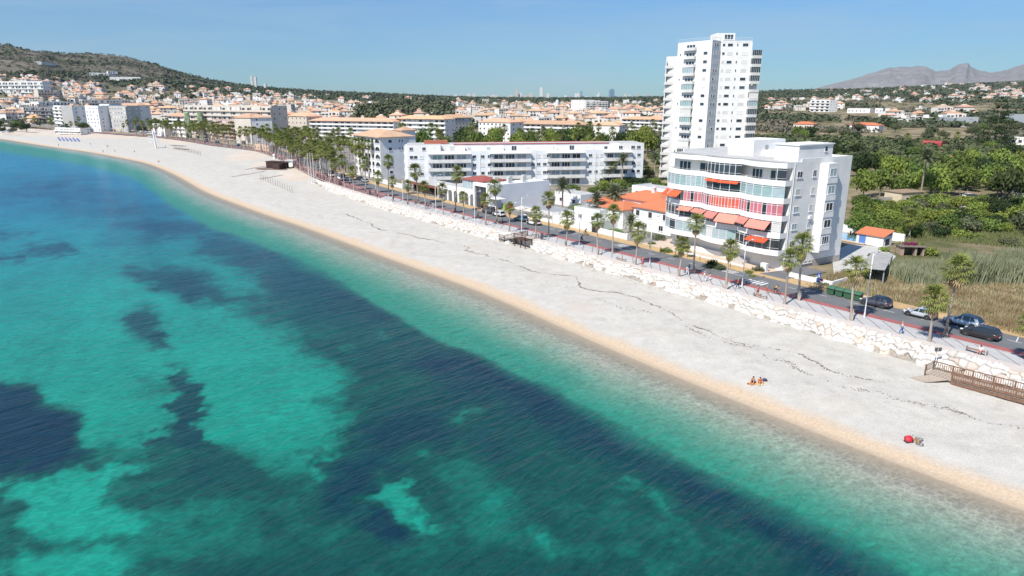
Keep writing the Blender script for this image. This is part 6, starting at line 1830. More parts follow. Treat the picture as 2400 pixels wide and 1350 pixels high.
for k, (x, y, w, mi) in enumerate(sk):
    px_, pyt = 1020+x/4.444, 200+y/4.444; wp = w/4.444
    Yd_ = 6900 + (k*37)%400
    b_ = at_depth(px_, 236, Yd_); zt = z_at(b_.x, b_.y, pyt); W_ = 1.3*wp/1661*Yd_; H_ = zt-b_.z+60
    t = thing('skyscraper', ['thin','slim','broad','low'][k%4]+' pale far skyscraper on the skyline', 'skyscraper', (b_.x,b_.y,b_.z-60), R((k*29)%30-15), 'far skyline towers')
    t['label'] = 'far tower on the hazy skyline of the distant resort city'
    obj('shaft', MB().box(-W_/2,W_/2,-W_*.35,W_*.35,0,H_*.93).mesh('shaft', SKYM[mi]), t)
    obj('crown', MB().box(-W_*.3,W_*.3,-W_*.25,W_*.25,H_*.93+.01,H_).mesh('crown', SKYM[mi]), t)
for px_, w, pyt, lab in ((592,4.5,178,'left slab of the white twin tower on the wooded ridge'),(600.5,5,180,'right slab of the white twin tower on the wooded ridge'),(622,5,196,'small pale tower on the ridge right of the twin tower')):
    b_ = at_depth(px_, 207, 2800); zt = z_at(b_.x, b_.y, pyt); W_ = w/1661*2800
    o = obj('ridge_tower', MB().box(-W_/2,W_/2,-W_/2,W_/2,0,zt-b_.z+30).mesh('ridge_tower', SKYM[0]), None, (b_.x,b_.y,b_.z-30)); tag(o, lab, 'tower')
d_ = at_depth(1306, 241, 1500); dm = thing('domed_church', 'pale domed church rising over the orange roofs', 'church', (d_.x,d_.y,zland(d_.x,d_.y)))
hz_ = max(6, z_at(d_.x,d_.y,240)-zland(d_.x,d_.y))
obj('drum', MB().tube((0,0,0),(0,0,hz_),4.2,4.0,12).mesh('drum', WHITE), dm); obj('dome', MB().ball((0,0,hz_),4.0,seg=12,ring=8,sc=(1,1,1.3)).mesh('dome', mat('pale_blue_dome', (.55,.62,.68), .5), True), dm); obj('lantern', MB().tube((0,0,hz_+4.8),(0,0,hz_+7),.6,.2,8).mesh('lantern', WHITE), dm)

# ================================================================ PLACING PALMS
PALMS = [ # base px, py, crown row, crown size, words that single it out
 (2178,800,706,1.0,'right of the two palms near the parked blue-silver car, on the wall side'),(2214,790.6,637,1.28,'tall leaning one in front of the parked blue-silver car'),
 (1994.6,751,634,1.0,'beside the white lamp post and the green bins'),(2405,853,766,1.0,'at the right edge of the picture, above the wooden walkway'),
 (1871.8,704,576,1.12,'tall one in front of the white end wall'),(1838.6,713.8,611,1.0,'shorter one left of the tall palm before the end wall'),
 (1701,678,588,.98,'in front of the lowest orange awning'),(1589.7,648.6,578,.95,'short one at the left end of the wavy building'),
 (1625,641.5,526,1.12,'tall one before the salmon awnings'),(1489,621.4,545,.95,'in front of the villa, left of the side road'),
 (1435.6,594,502,1.0,'tall one before the orange roofs'),(1402,597.7,521,1.0,'beside the round lawn wall'),
 (1325.5,578,516,.95,'before the white garden wall with dark gates'),(1286,556,470,1.05,'tall one right of the pergola, behind the wooden stair'),
 (1256,559.8,503,.95,'directly behind the wooden stair'),(1194,543.5,489,.8,'thin scraggly one left of the teal car'),
 (1165.7,526,440,1.15,'tall full one before the blank grey side wall'),(1137.8,528,470,.9,'before the dark glass front'),
 (1086.7,515,461,.85,'before the last tall arched windows'),(1067,497.6,410,1.15,'tall one left of the white framed cube'),
 (1038,502.4,446,.95,'before the first tall arched windows'),(997,490,440,.9,'at the right end of the brown canopy'),
 (981,478.4,403,1.15,'tall one above the brown canopy'),(956,479.3,436,.85,'at the left end of the brown canopy'),
 (920,472.6,426,.95,'right of the parked silver car'),(910.6,460,379,1.15,'tall one before the arcade building'),
 (885.5,462,418,1.05,'short one before the arcade building'),(857,454.3,384,1.2,'large one left of the arcades'),
 (830.5,446,404,1.0,'short one left of the large arcade palm'),(808,438,378,1.1,'tall one beside the white van'),(786.7,431,385,1.0,'left of the white van')]
for i, (px_, py_, cy, cs, words) in enumerate(PALMS):
    p = P(px_, py_, .05); h = z_at(p.x, p.y, cy)
    fan_palm((p.x,p.y,.03), h, 'fan palm '+words, i, cs, near=(i < 19))
# dense double avenue beyond
rnd = random.Random(21); s0 = ST_.s_px(775, .4); k = 0
for row, o_ in enumerate((.5, 3.6, 15.5, 17.5)):
    a = s0 + row*3 + (0 if row < 2 else -2)
    while a < ST_.s_px(300):
        q = ST_.off(a, o_ + rnd.uniform(-.3,.3))
        if q.length > 60 and not (row > 1 and rnd.random() < .25):
            fan_palm((q.x,q.y,.03), rnd.uniform(7.5,11.5)+(1.5 if row > 1 else 0), 'fan palm in the dense far avenue, '+('row by the sea wall','row by the cycle lane','row on the landward pavement','row behind the landward pavement')[row]+(', near half' if q.length < 380 else ', far half'), 40+k, rnd.uniform(.95,1.25), group='fan palms in the dense far avenue'); k += 1
        a += rnd.uniform(6.5,9.0) if q.length < 420 else rnd.uniform(9,14)
DATES = [(1317.8,493,438,1.0,0,'tall feather palm left of the white garden wall, front one'),(1396.7,520,470,.9,0,'feather palm behind the garden wall with gates'),(1437.8,512,455,1.05,0,'wide feather palm over the left end of the orange roofs'),
 (1369,424,378,.85,.3,'slender curved feather palm before the long pale block'),(1457,437,375,.95,0,'feather palm with orange fruit before the right end of the long block'),(1533,424,371,1.0,0,'big feather palm with orange fruit left of the tower'),
 (1419,432,402,.9,.15,'feather palm behind the dark hedge of the long block'),(1477,548,520,.7,0,'low feather palm in front of the villa windows')]
for i, (bx_, by_, cy, cs, bow, lab) in enumerate(DATES):
    p = P(bx_, by_); date_palm((p.x,p.y,0), max(2.0,z_at(p.x,p.y,cy+2)), lab, i, cs, bow*2)
for i, (bx_, by_, cy, cs, lab) in enumerate([(2155,474,372,1.25,'very tall feather palm among the bright green trees'),(2047,392,356,1.2,'left feather palm behind the end wall'),(2085,402,368,1.1,'right feather palm behind the end wall'),(2014,402,372,.9,'small feather palm just behind the corner of the end wall')]):
    p = P(bx_, by_); date_palm((p.x,p.y,0), z_at(p.x,p.y,cy+2), lab, i+10, cs, group='feather palms east of the building')
for i, (bx_, by_, cy, cs, lab) in enumerate([(1432,433,390,1.0,'slim fan palm between the feather palms of the long block'),(1518,420,399,.9,'small fan palm beside the big feather palm'),(2130,560,514,1.15,'stout fan palm above the bougainvillea shed'),(2318,392,364,1.5,'thick fan palm right of the orange roofed villa'),(2385,395,366,1.3,'fan palm at the right edge below the modern house'),(2125,345,322,1.2,'fan palm left of the red walled house'),(2240,345,318,1.1,'fan palm behind the green screen')]):
    p = P(bx_, by_); fan_palm((p.x,p.y,0), z_at(p.x,p.y,cy), lab, i+200, cs, group='fan palms in the gardens')
rnd = random.Random(5)
for i in range(86):
    # gardens behind the long block and the back blocks
    z_, zn_ = rnd.choice((((935,1230,350,380),'left half of the belt behind the long block'),((1230,1510,350,380),'right half of the belt behind the long block'),((650,830,325,350),'gardens behind the palm avenue'),((1380,1560,318,345),'gardens between the back blocks and the tower'),((0,330,300,312),'far left seafront'),((380,640,318,332),'foot of the beige hotel'),((940,1120,328,345),'foot of the blocks with long balconies')))
    px_, py_ = rnd.uniform(z_[0],z_[1]), rnd.uniform(z_[2],z_[3]); p = P(px_, py_)
    fan_palm((p.x,p.y,0), rnd.uniform(6,12)+(3 if py_ > 347 else 0), 'fan palm in the '+zn_, 300+i, rnd.uniform(1.0,1.35), group='fan palms in the garden belt')

# ---- trees one can tell apart
rnd = random.Random(9)
def scatter(px0, px1, py0, py1, n, kinds, s0_, s1_, label, group, seed=1, poly=None, sh=1.0, mind=.75):
    """trees standing within a part of the picture, on the land there"""
    r_ = random.Random(seed); out = []; tries = 0
    while len(out) < n and tries < n*25:
        tries += 1
        px_, py_ = r_.uniform(px0,px1), r_.uniform(py0,py1)
        if poly and not in_poly(poly, np.array([px_]), np.array([py_]))[0]: continue
        p = hit(px_, py_)
        if p is None: continue
        s = r_.uniform(s0_, s1_)
        if any((p.x-q[0])**2+(p.y-q[1])**2 < ((s+q[2])*mind)**2 for q in out): continue
        out.append((p.x, p.y, s))
        kd_ = r_.choice(kinds); third = ('left part','middle part','right part')[min(2,int((px_-px0)/(px1-px0)*3))]
        tree((p.x,p.y,p.z-.05), s, kd_, r_.randrange(99), label+', '+third+', '+{'light':'yellowish crown','mid':'green crown','dark':'dark crown','olive':'grey crown','pine':'dark crown'}[kd_], group, sh*r_.uniform(.85,1.15))
    return out
scatter(2005,2420,402,472,54,['light','light','mid','mid','dark'],3.4,6.2,'broad tree in the belt right of the white end wall','bright green trees right of the building',1,mind=.62,sh=1.3)
scatter(2010,2150,490,572,28,['mid','light'],2.2,3.6,'leafy fruit tree in the orchard behind the pool house','fruit trees in the orchard',2,sh=1.1)
scatter(2130,2420,492,634,74,['light','mid','light','olive','dark'],1.9,4.4,'rounded citrus tree in the orchard above the reeds','citrus trees above the reeds',3,sh=1.05,mind=.6)
scatter(1785,2400,335,385,42,['olive','mid','dark','olive'],3.6,5.8,'grey-green tree in the scrubby wood east of the tower','trees of the wood east of the tower',4,mind=.6)
scatter(1785,2420,285,335,36,['olive','dark','olive','mid'],4.5,7.5,'dark rounded tree in the flat country east of the tower','trees in the flat country to the east',5,mind=.6)
scatter(935,1520,348,378,48,['light','mid','mid','dark'],4.6,6.6,'garden tree over the red trimmed roof','garden trees behind the long block',6,mind=.5,sh=1.75)
scatter(1385,1565,428,462,30,['mid','light','mid','dark'],2.6,4.0,'dense green hedge tree at the foot of the long block','hedge trees of the long block',7,sh=.7,mind=.55)
scatter(1505,1560,340,420,10,['dark','mid','olive'],3,5,'tree between the long block and the tower','trees beside the tower',8)
scatter(650,830,335,372,12,['mid','dark','light'],3,4.5,'garden tree behind the palm avenue','garden trees behind the avenue',10)
scatter(0,440,300,316,16,['dark','mid','olive','pine'],3.5,6,'tree behind the far seafront','trees behind the far seafront',11)
scatter(300,470,292,318,9,['pine','dark'],5,8,'umbrella pine among the far seafront villas','umbrella pines of the far seafront',12,mind=.6)
for i,(px_,py_,s,kind,lab,sh) in enumerate([(2350,503,6.6,'pine','flat topped pine with pale trunk at the right, over the car park',1.45),(1262,432,3.3,'dark','dense dark round tree before the long pale block',1.0),(1150,345,7.0,'dark','large round dark tree left of the outside stair block',1.0),
      (2200,478,4.0,'mid','low wide bush tree beside the ruin hut',.6),(1285,335,8,'olive','dense dark green thicket behind the red trimmed roof',.9),(1320,335,6,'olive','second darker thicket behind the red trimmed roof',.9),(1345,455,3.0,'mid','green tree behind the low white houses',.9),(1355,500,3.0,'light','bright shrub tree between pergola and villa',.7),(1600,592,1.8,'olive','grey-green shrub tree left of the court',.9),(1545,480,3.2,'mid','tree behind the villa chimney',.9)]):
    p = P(px_, py_); tree((p.x,p.y,0), s, kind, i, lab, None, sh)
# big layered conifer
p = P(2327, 352); ht = z_at(p.x,p.y,226)
nt_ = thing('conifer', 'giant layered dark conifer towering over the scrub at the right', 'tree', (p.x,p.y,0))
obj('trunk', MB().chain([(0,0,0),(0,0,ht*.6),(0,0,ht)],[.8,.45,.05],8).mesh('trunk', TRUNK, True), nt_)
rs_ = np.random.RandomState(3)
for k in range(15):
    u = k/14; z = ht*(.10+.88*u); rr_ = 13.5*(1-u)**.75*(1+.15*math.sin(k*2.1))+.6
    lob = [(math.cos(a)*rr_*.62, math.sin(a)*rr_*.62, z+rs_.uniform(-.5,.5), rr_*.42) for a in rs_.uniform(0,6.28,7)]
    wh_ = obj('branch_whorl', quads_mesh('branch_whorl', leaf_cloud(100+k, lob, 520 if k < 9 else 260, .42, .30, .3), DARKLEAF if k%3 else OLIVELEAF), nt_); wh_['kind'] = 'stuff'
# shrubs of the court
for i,(px_,py_,s,kd,lab,h) in enumerate([(1560,592,1.6,'mid','green shrub at the left end of the court',1.),(1668,628,1.7,'dark','dark spiky shrub in the middle of the court',1.6),(1690,632,1.3,'olive','greyish shrub right of the dark spiky one',1.2),
      (1755,640,1.2,'light','yellow-green shrub at the right bed of the court',.7),(1778,636,1.5,'olive','rounded shrub at the right end of the court',1.),(1763,648,.9,'light','low bright shrub by the white kerb wall',.6),(1620,602,1.0,'olive','low shrub beside the tall palm in the court',.7),(1545,562,2.2,'olive','flowering grey shrub beside the villa wall',.9),(1528,572,1.2,'light','bright hedge by the villa corner',.6),
      (1585,602,1.1,'olive','dry shrub in the left bed of the court',.6),(1925,668,1.6,'olive','weedy bush behind the low white wall',.5),(1950,664,1.4,'light','green weeds behind the low white wall',.4),(2060,610,2.6,'olive','grey thorny bush beside the car port',.7),(2115,548,2.5,'mid','bush above the bougainvillea shed',.9),(2070,588,1.5,'light','bright bush in front of the pool house',.9),(2182,598,2.2,'light','lime green shrub right of the shed',1.2),(2370,575,3.0,'olive','greyish dry bush at the edge of the reeds',.8)]):
    p = P(px_, py_); bush((p.x,p.y,0), s, kd, i, lab, 'shrubs of the gardens', h)

# ---- reed bed and dry grass
def blades(name, polypx, n, hmin, hmax, ma, seed, w=.05, label=None, cat=None, lean=.25, edge=None):
    r_ = np.random.RandomState(seed); pp = np.array(polypx); X, Y = [], []
    a = r_.uniform(pp[:,0].min(), pp[:,0].max(), n*3); b_ = r_.uniform(pp[:,1].min(), pp[:,1].max(), n*3)
    ok = in_poly(polypx, a, b_); a, b_ = a[ok][:n], b_[ok][:n]; n = len(a)
    kk_ = CAMH/(F*ST+(b_-675)*CT); X = (a-1200)*kk_; Y = (F*CT-(b_-675)*ST)*kk_
    X += r_.normal(size=n)*.4; Y += r_.normal(size=n)*.4
    h = (hmin+(hmax-hmin)*r_.rand(n))*(.8+.5*fbm(X/5, Y/5, 3)+.2)
    t = r_.uniform(0, 6.28, n); ww = w*(.6+r_.rand(n)); dx, dy = np.cos(t)*ww, np.sin(t)*ww
    lx, ly = r_.normal(size=n)*lean*h*.5+lean*h*.3, r_.normal(size=n)*lean*h*.5+lean*h*.2
    z0_ = np.zeros(n)
    V_ = np.stack([np.stack([X-dx,Y-dy,z0_],-1), np.stack([X+dx,Y+dy,z0_],-1), np.stack([X+lx*.5+dx*.9,Y+ly*.5+dy*.9,h*.6],-1), np.stack([X+lx,Y+ly,h],-1)],1).reshape(-1,3)
    o = stuff(name, quads_mesh(name, V_, ma), None, label, cat); return o
REED = mat('reed_leaf', (.20,.23,.12), .85, col2=(.38,.38,.24), scale=.25, trans=.25)
DRY = mat('dry_grass', (.50,.42,.25), .9, col2=(.24,.155,.085), scale=.22, trans=.2)
DRYG = mat('green_weeds', (.12,.16,.05), .9, col2=(.20,.20,.08), scale=.3, trans=.2)
RP1 = [(2085,636),(2150,630),(2205,632),(2225,662),(2190,672),(2120,664),(2095,652)]
RP2 = [(2215,638),(2290,632),(2420,628),(2520,630),(2560,668),(2400,666),(2310,668),(2240,672),(2215,640)]
blades('reeds', RP1, 7000, 1.6, 2.9, REED, 1, .07, 'grey-green reed thicket left of the large reed bed', 'reeds')
blades('reeds', RP2, 20000, 2.0, 3.9, REED, 2, .07, 'large pale green reed bed behind the grassy lot', 'reeds')
LOT = [(1895,672),(1960,640),(2060,632),(2120,660),(2330,668),(2560,665),(2620,840),(2400,790),(2250,745),(2120,712),(2010,692),(1960,690)]
blades('dry_grass', LOT, 26000, .25, .75, DRY, 3, .05, 'dry brown grass covering the empty lot behind the parked cars', 'grass')
blades('green_weeds', LOT, 9000, .2, .6, DRYG, 4, .06, 'green weeds among the dry grass of the empty lot', 'weeds')
blades('weeds', [(1990,560),(2150,560),(2420,585),(2420,470),(2000,470)], 16000, .3, 1.0, DRYG, 5, .09, 'low weeds between the orchard trees', 'weeds')
lotm = MB(); q_ = [P(*t) for t in LOT]; lotm.v = [(p.x,p.y,.012) for p in q_]; lotm.f = [tuple(range(len(q_)))[::-1]]; lotm.m = [0]
struct('dirt', lotm.mesh('dirt', mat('dry_soil', (.30,.22,.13), .95, col2=(.17,.15,.07), scale=.25, detail=8, bump=.05, bscale=1.5)))
for k in range(9):
    s_ = ST_.s_px(1990+k*58, 15.6); q_ = ST_.off(s_, 15.6)
    tag(obj('fence_post', MB().tube((0,0,0),(.03,.02,1.5),.04,n=5).mesh('fence_post', mat('rusty_post',(.34,.25,.18),.9)), None, (q_.x,q_.y,0)), 'thin rusty fence post between the ochre pavement and the dry lot', 'post', 'posts along the dry lot')

# ================================================================ TOWN, WOODS
def clear_of(lst, x, y, d):
    return all((x-a)**2+(y-b_)**2 > d*d for a, b_ in lst)
HW = [WHITE, mat('warm_house_render', (.64,.53,.42), .88, var=.05), mat('white_house_render', (.72,.68,.62), .88), mat('pinkish_house_render', (.62,.48,.40), .88)]
def house_mesh(seed):
    r_ = random.Random(seed); m_ = MB(); w = r_.uniform(9,17); d = r_.uniform(8,11); h = r_.choice((4.8,5.6,6.0,8.6))
    m_.box(-w/2,w/2,-d/2,d/2,-6,h,0)
    flat = r_.random() < .22
    if flat: m_.box(-w/2,w/2,-d/2,-d/2+.3,h+.01,h+.9,0); m_.box(-w/2,w/2,-d/2+.301,d/2,h+.01,h+.1,3)
    else: m_.hip(-w/2,w/2,-d/2,d/2,h+.01,r_.uniform(2.2,3.3),1,over=.6)
    if r_.random() < .6:
        x = r_.uniform(-w*.2,w*.2); m_.box(x-1.6,x+1.6,-1.5,2,h+.5,h+3.0,0); 
        if r_.random() < .5: m_.hip(x-1.6,x+1.6,-1.5,2,h+3.01,.8,1,over=.3)
    if r_.random() < .7: w2 = r_.uniform(4,7); sg = r_.choice((-1,1)); m_.box(sg*w/2 - (w2 if sg > 0 else 0), sg*w/2+(0 if sg > 0 else w2), -d/2-3.5, -d/2-.01, -6, h-2.8, 0); m_.hip(min(sg*w/2,sg*w/2-sg*w2), max(sg*w/2,sg*w/2-sg*w2), -d/2-3.5, -d/2-.6, h-2.79, .8, 1, over=.3)
    for f in range(int(h/2.8)):
        for k in range(max(2,int(w/3))):
            x = -w/2+w*(k+.5)/max(2,int(w/3)); z = 1.0+f*2.8
            if r_.random() < .85: ww = r_.choice((.6,.6,1.2)); m_.box(x-ww,x+ww,-d/2-.04,-d/2-.005,z,z+r_.choice((1.3,1.3,2.0)),2)
        for y in (-d*.2, d*.25):
            m_.box(w/2+.005,w/2+.04,y-.5,y+.5,1.0+f*2.8,2.2+f*2.8,2)
    return m_
HMB = [house_mesh(k) for k in range(10)]
rnd = random.Random(33)
HME = []
for k in range(10):
    for j in range(2):
        HME.append(HMB[k].mesh('town_house', [HW[(k+j*2)%4 if j else 2], [TERRA, PALETERRA][(k+j)%2], DARK, ROOFFLAT]))
def hdens(px_, py_):
    """how built-up the town is at this part of the view"""
    if px_ < 420: top, bot = np.interp(px_, [0,420], [178,206]), 296
    elif px_ < 1560: top, bot = np.interp(px_, [420,1000,1560], [207,236,240]), np.interp(px_, [420,700,1560],[300,296,300])
    else: return 0
    if 1105 < px_ < 0: return 0
    if not (top < py_ < bot): return 0
    d = .55 + .45*min(1,(py_-top)/30)
    if 850 < px_ < 1052 and 247 < py_ < 279: return 0     # the pine wood
    if px_ < 420: d *= .62 if py_ < 225 else .9
    return d
placed = []; cand = []
py_ = 176.0
rr_ = random.Random(12)
while py_ < 300:
    px_ = -30.0
    stepy = 3.4 + (py_-176)*.05
    while px_ < 1570:
        x = px_ + rr_.uniform(-5,5); y = py_ + rr_.uniform(-1.6,1.6)
        px_ += 9.0 + (py_-176)*.12
        if rr_.random() > hdens(x, y): continue
        if rr_.random() > .6+fbm(x/60, y/18, 3)*1.4+ (.45 if 430 < x < 1560 else .08): continue
        p = hit(x, y)
        if p is None or p.y < 430: continue
        cand.append(p)
    py_ += stepy
for (a_, b_, c_, d_, n) in ((1800,2400,196,214,46),(1900,2400,214,240,60),(1790,1990,232,262,26),(2090,2400,236,246,30),(2080,2320,262,300,18),(2300,2400,215,245,26),(1560,1800,240,260,0)):
    for _ in range(n):
        x = rr_.uniform(a_,b_); y = rr_.uniform(c_,d_) + (a_ > 1800)*(-(x-1900)*.012)
        p = hit(x, y)
        if p is not None: cand.append(p)
used = []
for p in sorted(cand, key=lambda q: q.y):
    dmin = 9.2
    if any(abs(p.x-q.x) < dmin and abs(p.y-q.y) < dmin for q in used[-400:]): continue
    used.append(p)
resth = MB(); nh = 0
for p in used:
    me = HME[rnd.randrange(len(HME))]; s = rnd.uniform(.85,1.35); rz = rnd.choice((0,0,1.57,.2,-.3,.5))+rnd.uniform(-.1,.1)
    if nh < 296:
        o = obj('town_house', me, None, (p.x,p.y,p.z), rz=rz, scale=(s,s,s))
        left = proj(p.x,p.y,p.z)[0]
        wl_ = {0:'white',1:'warm white',2:'cream',3:'pinkish'}[(HME.index(me)//2+2)%4 if HME.index(me)%2 else 2]
        if left < 420: tag(o, wl_+' walled small house in the far quarter below the hill on the left', 'house', 'houses below the hill')
        elif left < 1560: tag(o, wl_+' walled house in the packed far town '+('behind the beige hotel' if left < 700 else 'left of the pine wood' if left < 880 else 'around the pine wood' if left < 1120 else 'between pine wood and grey framed building' if left < 1380 else 'near the tower'), 'house', 'houses of the packed far town')
        else: tag(o, wl_+' walled scattered house in the wooded country '+('just right of the tower' if left < 2050 else 'below the far mountains'), 'house', 'houses of the wooded country')
        nh += 1
    else:
        k = HME.index(me); hm = HMB[k//2]; c_, s_ = math.cos(rz)*s, math.sin(rz)*s; i = len(resth.v)
        resth.v += [(p.x+c_*v[0]-s_*v[1], p.y+s_*v[0]+c_*v[1], p.z+v[2]*s) for v in hm.v]
        resth.f += [tuple(i+j for j in f) for f in hm.f]
        w_ = [0,4,0,5][rnd.randrange(4)]; r__ = rnd.choice((1,1,6))
        resth.m += [{0:w_,1:r__,2:2,3:3}[m__] for m__ in hm.m]
print('HOUSES', nh, len(used))
stuff('distant_houses', resth.mesh('distant_houses', [WHITE, TERRA, DARK, ROOFFLAT, HW[1], HW[2], PALETERRA]), None, 'mass of tiny distant houses on the slopes and behind the town', 'houses')

# woods and scrub as one mass per kind: leaf clumps on the land
def woods(name, n, test, ma, seed, size, per, label, r0=430, r1=3700, hz=1.0, lf=1.0):
    r_ = np.random.RandomState(seed)
    az = np.radians(r_.uniform(-40, 40, n)); rr = np.exp(r_.uniform(np.log(r0), np.log(r1), n))
    X, Y = rr*np.sin(az), rr*np.cos(az); Z = land_h(X, Y)
    zc = Y*CT+(CAMH-Z)*ST; px_ = 1200+F*X/zc; py_ = 675+F*((CAMH-Z)*CT-Y*ST)/zc
    ok = test(px_, py_, X, Y) & (px_ > -150) & (px_ < 2550); X, Y, Z = X[ok], Y[ok], Z[ok]
    if len(used):
        hx = np.array([(p.x, p.y) for p in used])
        keep_ = np.ones(len(X), bool)
        for i in range(0, len(X), 4000):
            d2 = (X[i:i+4000,None]-hx[None,:,0])**2 + (Y[i:i+4000,None]-hx[None,:,1])**2
            keep_[i:i+4000] = d2.min(1) > 81
        X, Y, Z = X[keep_], Y[keep_], Z[keep_]
    m = len(X); S = size*(.6+.9*r_.rand(m))*(1+ (Y/2500)*.8)
    d = r_.normal(size=(m,per,3)); d /= np.linalg.norm(d, axis=2)[...,None]; d[...,2] = np.abs(d[...,2])
    c = np.stack([X,Y,Z+S*.25*hz],-1)[:,None,:] + d*(S[:,None,None]*(.6+.5*r_.rand(m,per,1)))*np.array([1,1,.8*hz])
    nrm = d + r_.normal(size=d.shape)*.35; nrm /= np.linalg.norm(nrm, axis=2)[...,None]
    a = np.cross(nrm, r_.normal(size=d.shape)); a /= np.linalg.norm(a, axis=2)[...,None]; b_ = np.cross(nrm, a)
    s = (S[:,None]*lf*(.34+.22*r_.rand(m,per)))[...,None]
    V_ = np.stack([c-a*s, c-b_*s*.8, c+a*s, c+b_*s*.8], 2).reshape(-1,3)
    print(name, m, len(V_)//4)
    return stuff(name, quads_mesh(name, V_, ma), None, label, 'trees')
FW = mat('far_wood_foliage', (.045,.065,.032), .9, col2=(.10,.115,.06), scale=.012, detail=8)
FW2 = mat('far_scrub_foliage', (.09,.095,.06), .9, col2=(.18,.16,.115), scale=.01, detail=8)
ridge = lambda px_: np.interp(px_, RIDGE_X, RIDGE_Y)
woods('wooded_hills', 42000, lambda px_,py_,X,Y: (px_ < 1560) & (py_ < np.interp(px_, [0,200,420,700,1000,1560],[185,195,222,232,242,240])) & (fbm(X/120, Y/120, 4) > -.22+.42*(px_ < 540)*(py_ < 172)), FW, 1, 3.6, 8, 'dark wooded ridge and hill slopes behind the town', r0=900, r1=3900)
woods('scrub_hills', 42000, lambda px_,py_,X,Y: (px_ < 620) & (py_ < 190), FW2, 2, 2.4, 9, 'olive scrub on the upper hill', r0=1000, r1=3000, lf=.7)
woods('town_trees', 6000, lambda px_,py_,X,Y: (px_ < 1560) & (Y > 470) & (py_ < 303) & (fbm(X/70+5, Y/70, 4) > np.where(px_ < 450, .05, .30)), FW, 3, 3.0, 14, 'clumps of dark trees between the town houses', r0=500, r1=3000, hz=1.3)
woods('pine_wood', 9000, lambda px_,py_,X,Y: (px_ > 845+fbm(py_/5, py_*0, 2)*20) & (px_ < 1056) & (py_ > 262-9*np.exp(-((px_-960)/70)**2)) & (py_ < 284), mat('pine_wood_foliage', (.06,.075,.036), .9, col2=(.12,.13,.065), scale=.05), 4, 6.0, 70, 'dense pine wood between the orange roofs and the white blocks', r0=600, r1=1700, hz=1.6, lf=.45)
woods('eastern_woods', 52000, lambda px_,py_,X,Y: (px_ > 1500) & (py_ < 300) & (fbm(X/150, Y/220, 5) > np.where(py_ < 232, -.25, .10)), FW, 5, 3.8, 14, 'dark woods in the country east of the tower', r0=520, r1=3900, hz=1.1, lf=.75)
woods('eastern_scrub', 30000, lambda px_,py_,X,Y: (px_ > 1500) & (py_ < 345) & (fbm(X/60+9, Y/80, 4) > .10), FW2, 6, 2.6, 16, 'grey-green scrub in the fields east of the tower', r0=400, r1=3000, lf=.75)
woods('near_thicket', 9000, lambda px_,py_,X,Y: (px_ > 1700) & (py_ > 300) & (py_ < 392) & (fbm(X/30+3, Y/30, 4) > -.25), mat('thicket_foliage', (.05,.07,.028), .9, col2=(.11,.13,.05), scale=.04), 7, 2.8, 70, 'low dense thicket between the trees east of the tower', r0=260, r1=560, lf=.55)

# ================================================================ STREET LIFE
for args in [(1739,671,566,'white lamp post beside the walker in red'),(1523,616.6,509,'white lamp post between the villa and the court'),(1357.3,575,486,'white lamp post beside the motorcyclists'),(1222.5,543.5,462,'white lamp post in front of the beige parasols'),
             (1112.8,520.7,450,'white lamp post before the dark glass cube'),(1021.8,494.7,411,'white lamp post between canopy and arched windows'),(944.6,472.6,436,'white lamp post left of the brown canopy'),(2025.5,743.4,594,'white lamp post right of the green bins')]:
    street_lamp(*args, arm=2)
rnd = random.Random(77)
for k in range(12):
    s_ = ST_.s_px(860) + k*24; q_ = ST_.off(s_, 3.2)
    px_, py_ = proj(q_.x,q_.y,0); street_lamp(px_, py_, proj(q_.x,q_.y,8.5)[1], 'white lamp post in the far avenue', arm=2, group='white lamp posts of the far avenue')
def put_car(px_, py_, drz, *a, **k):
    p = P(px_, py_, .3); s_, o_ = ST_.s_xy(p.x, p.y); return car((p.x,p.y,.01), ST_.rot(s_)+math.pi+drz, *a, **k)
put_car(2052,712,0,'grey metallic crossover with black roof parked beside the green bins',paint('graphite_paint',(.10,.10,.115),.3),'suv',4.3,1.58,1.82,roofcol=paint('black_paint',(.012,.012,.014)))
put_car(2156,738,0,'silver compact hatchback parked alone in the middle of the row',paint('silver_paint',(.58,.60,.61),.3),'hatch',4.1,1.44,1.72)
put_car(2257,758,0,'pale blue coupe-like crossover with dark glass roof',paint('pale_blue_paint',(.40,.47,.55),.3),'suv',4.6,1.6,1.85,roofcol=CARGL)
put_car(2297,785,0,'black crossover driving past the parked pale blue one',paint('black_metal_paint',(.035,.036,.04),.2),'suv',4.4,1.6,1.82)
put_car(1169,504,0,'white hatchback with dark rear window before the red cabinet',paint('white_paint',(.74,.74,.74)),'hatch',4.0,1.5,1.75)
put_car(1145,497,0,'dark grey van hidden behind the tall full palm',paint('dark_grey_paint',(.09,.09,.10)),'van',4.4,1.9,1.8)
put_car(1221,515,0,'teal-grey hatchback parked between the beige parasols and the white car',paint('teal_paint',(.12,.20,.22),.2),'hatch',4.2,1.5,1.75)
put_car(1251,524,0,'white hatchback parked nearest to the pergola',paint('white_paint',(.74,.74,.74)),'hatch',4.1,1.5,1.75)
put_car(855,425,0,'silver car parked by the planted corner before the arcades',paint('silver_paint',(.58,.60,.61),.3),'hatch',4.2,1.5,1.75)
put_car(843,420,0,'dark blue car beside the silver one at the planted corner',paint('navy_paint',(.04,.06,.11),.2),'hatch',4.2,1.5,1.75)
put_car(800,420,0,'white delivery van with dark rear on the far road',paint('white_paint',(.74,.74,.74)),'van',5.6,2.5,2.0)
put_car(776,412,0,'white box van ahead of the delivery van',paint('white_paint',(.74,.74,.74)),'van',6.0,2.7,2.1)
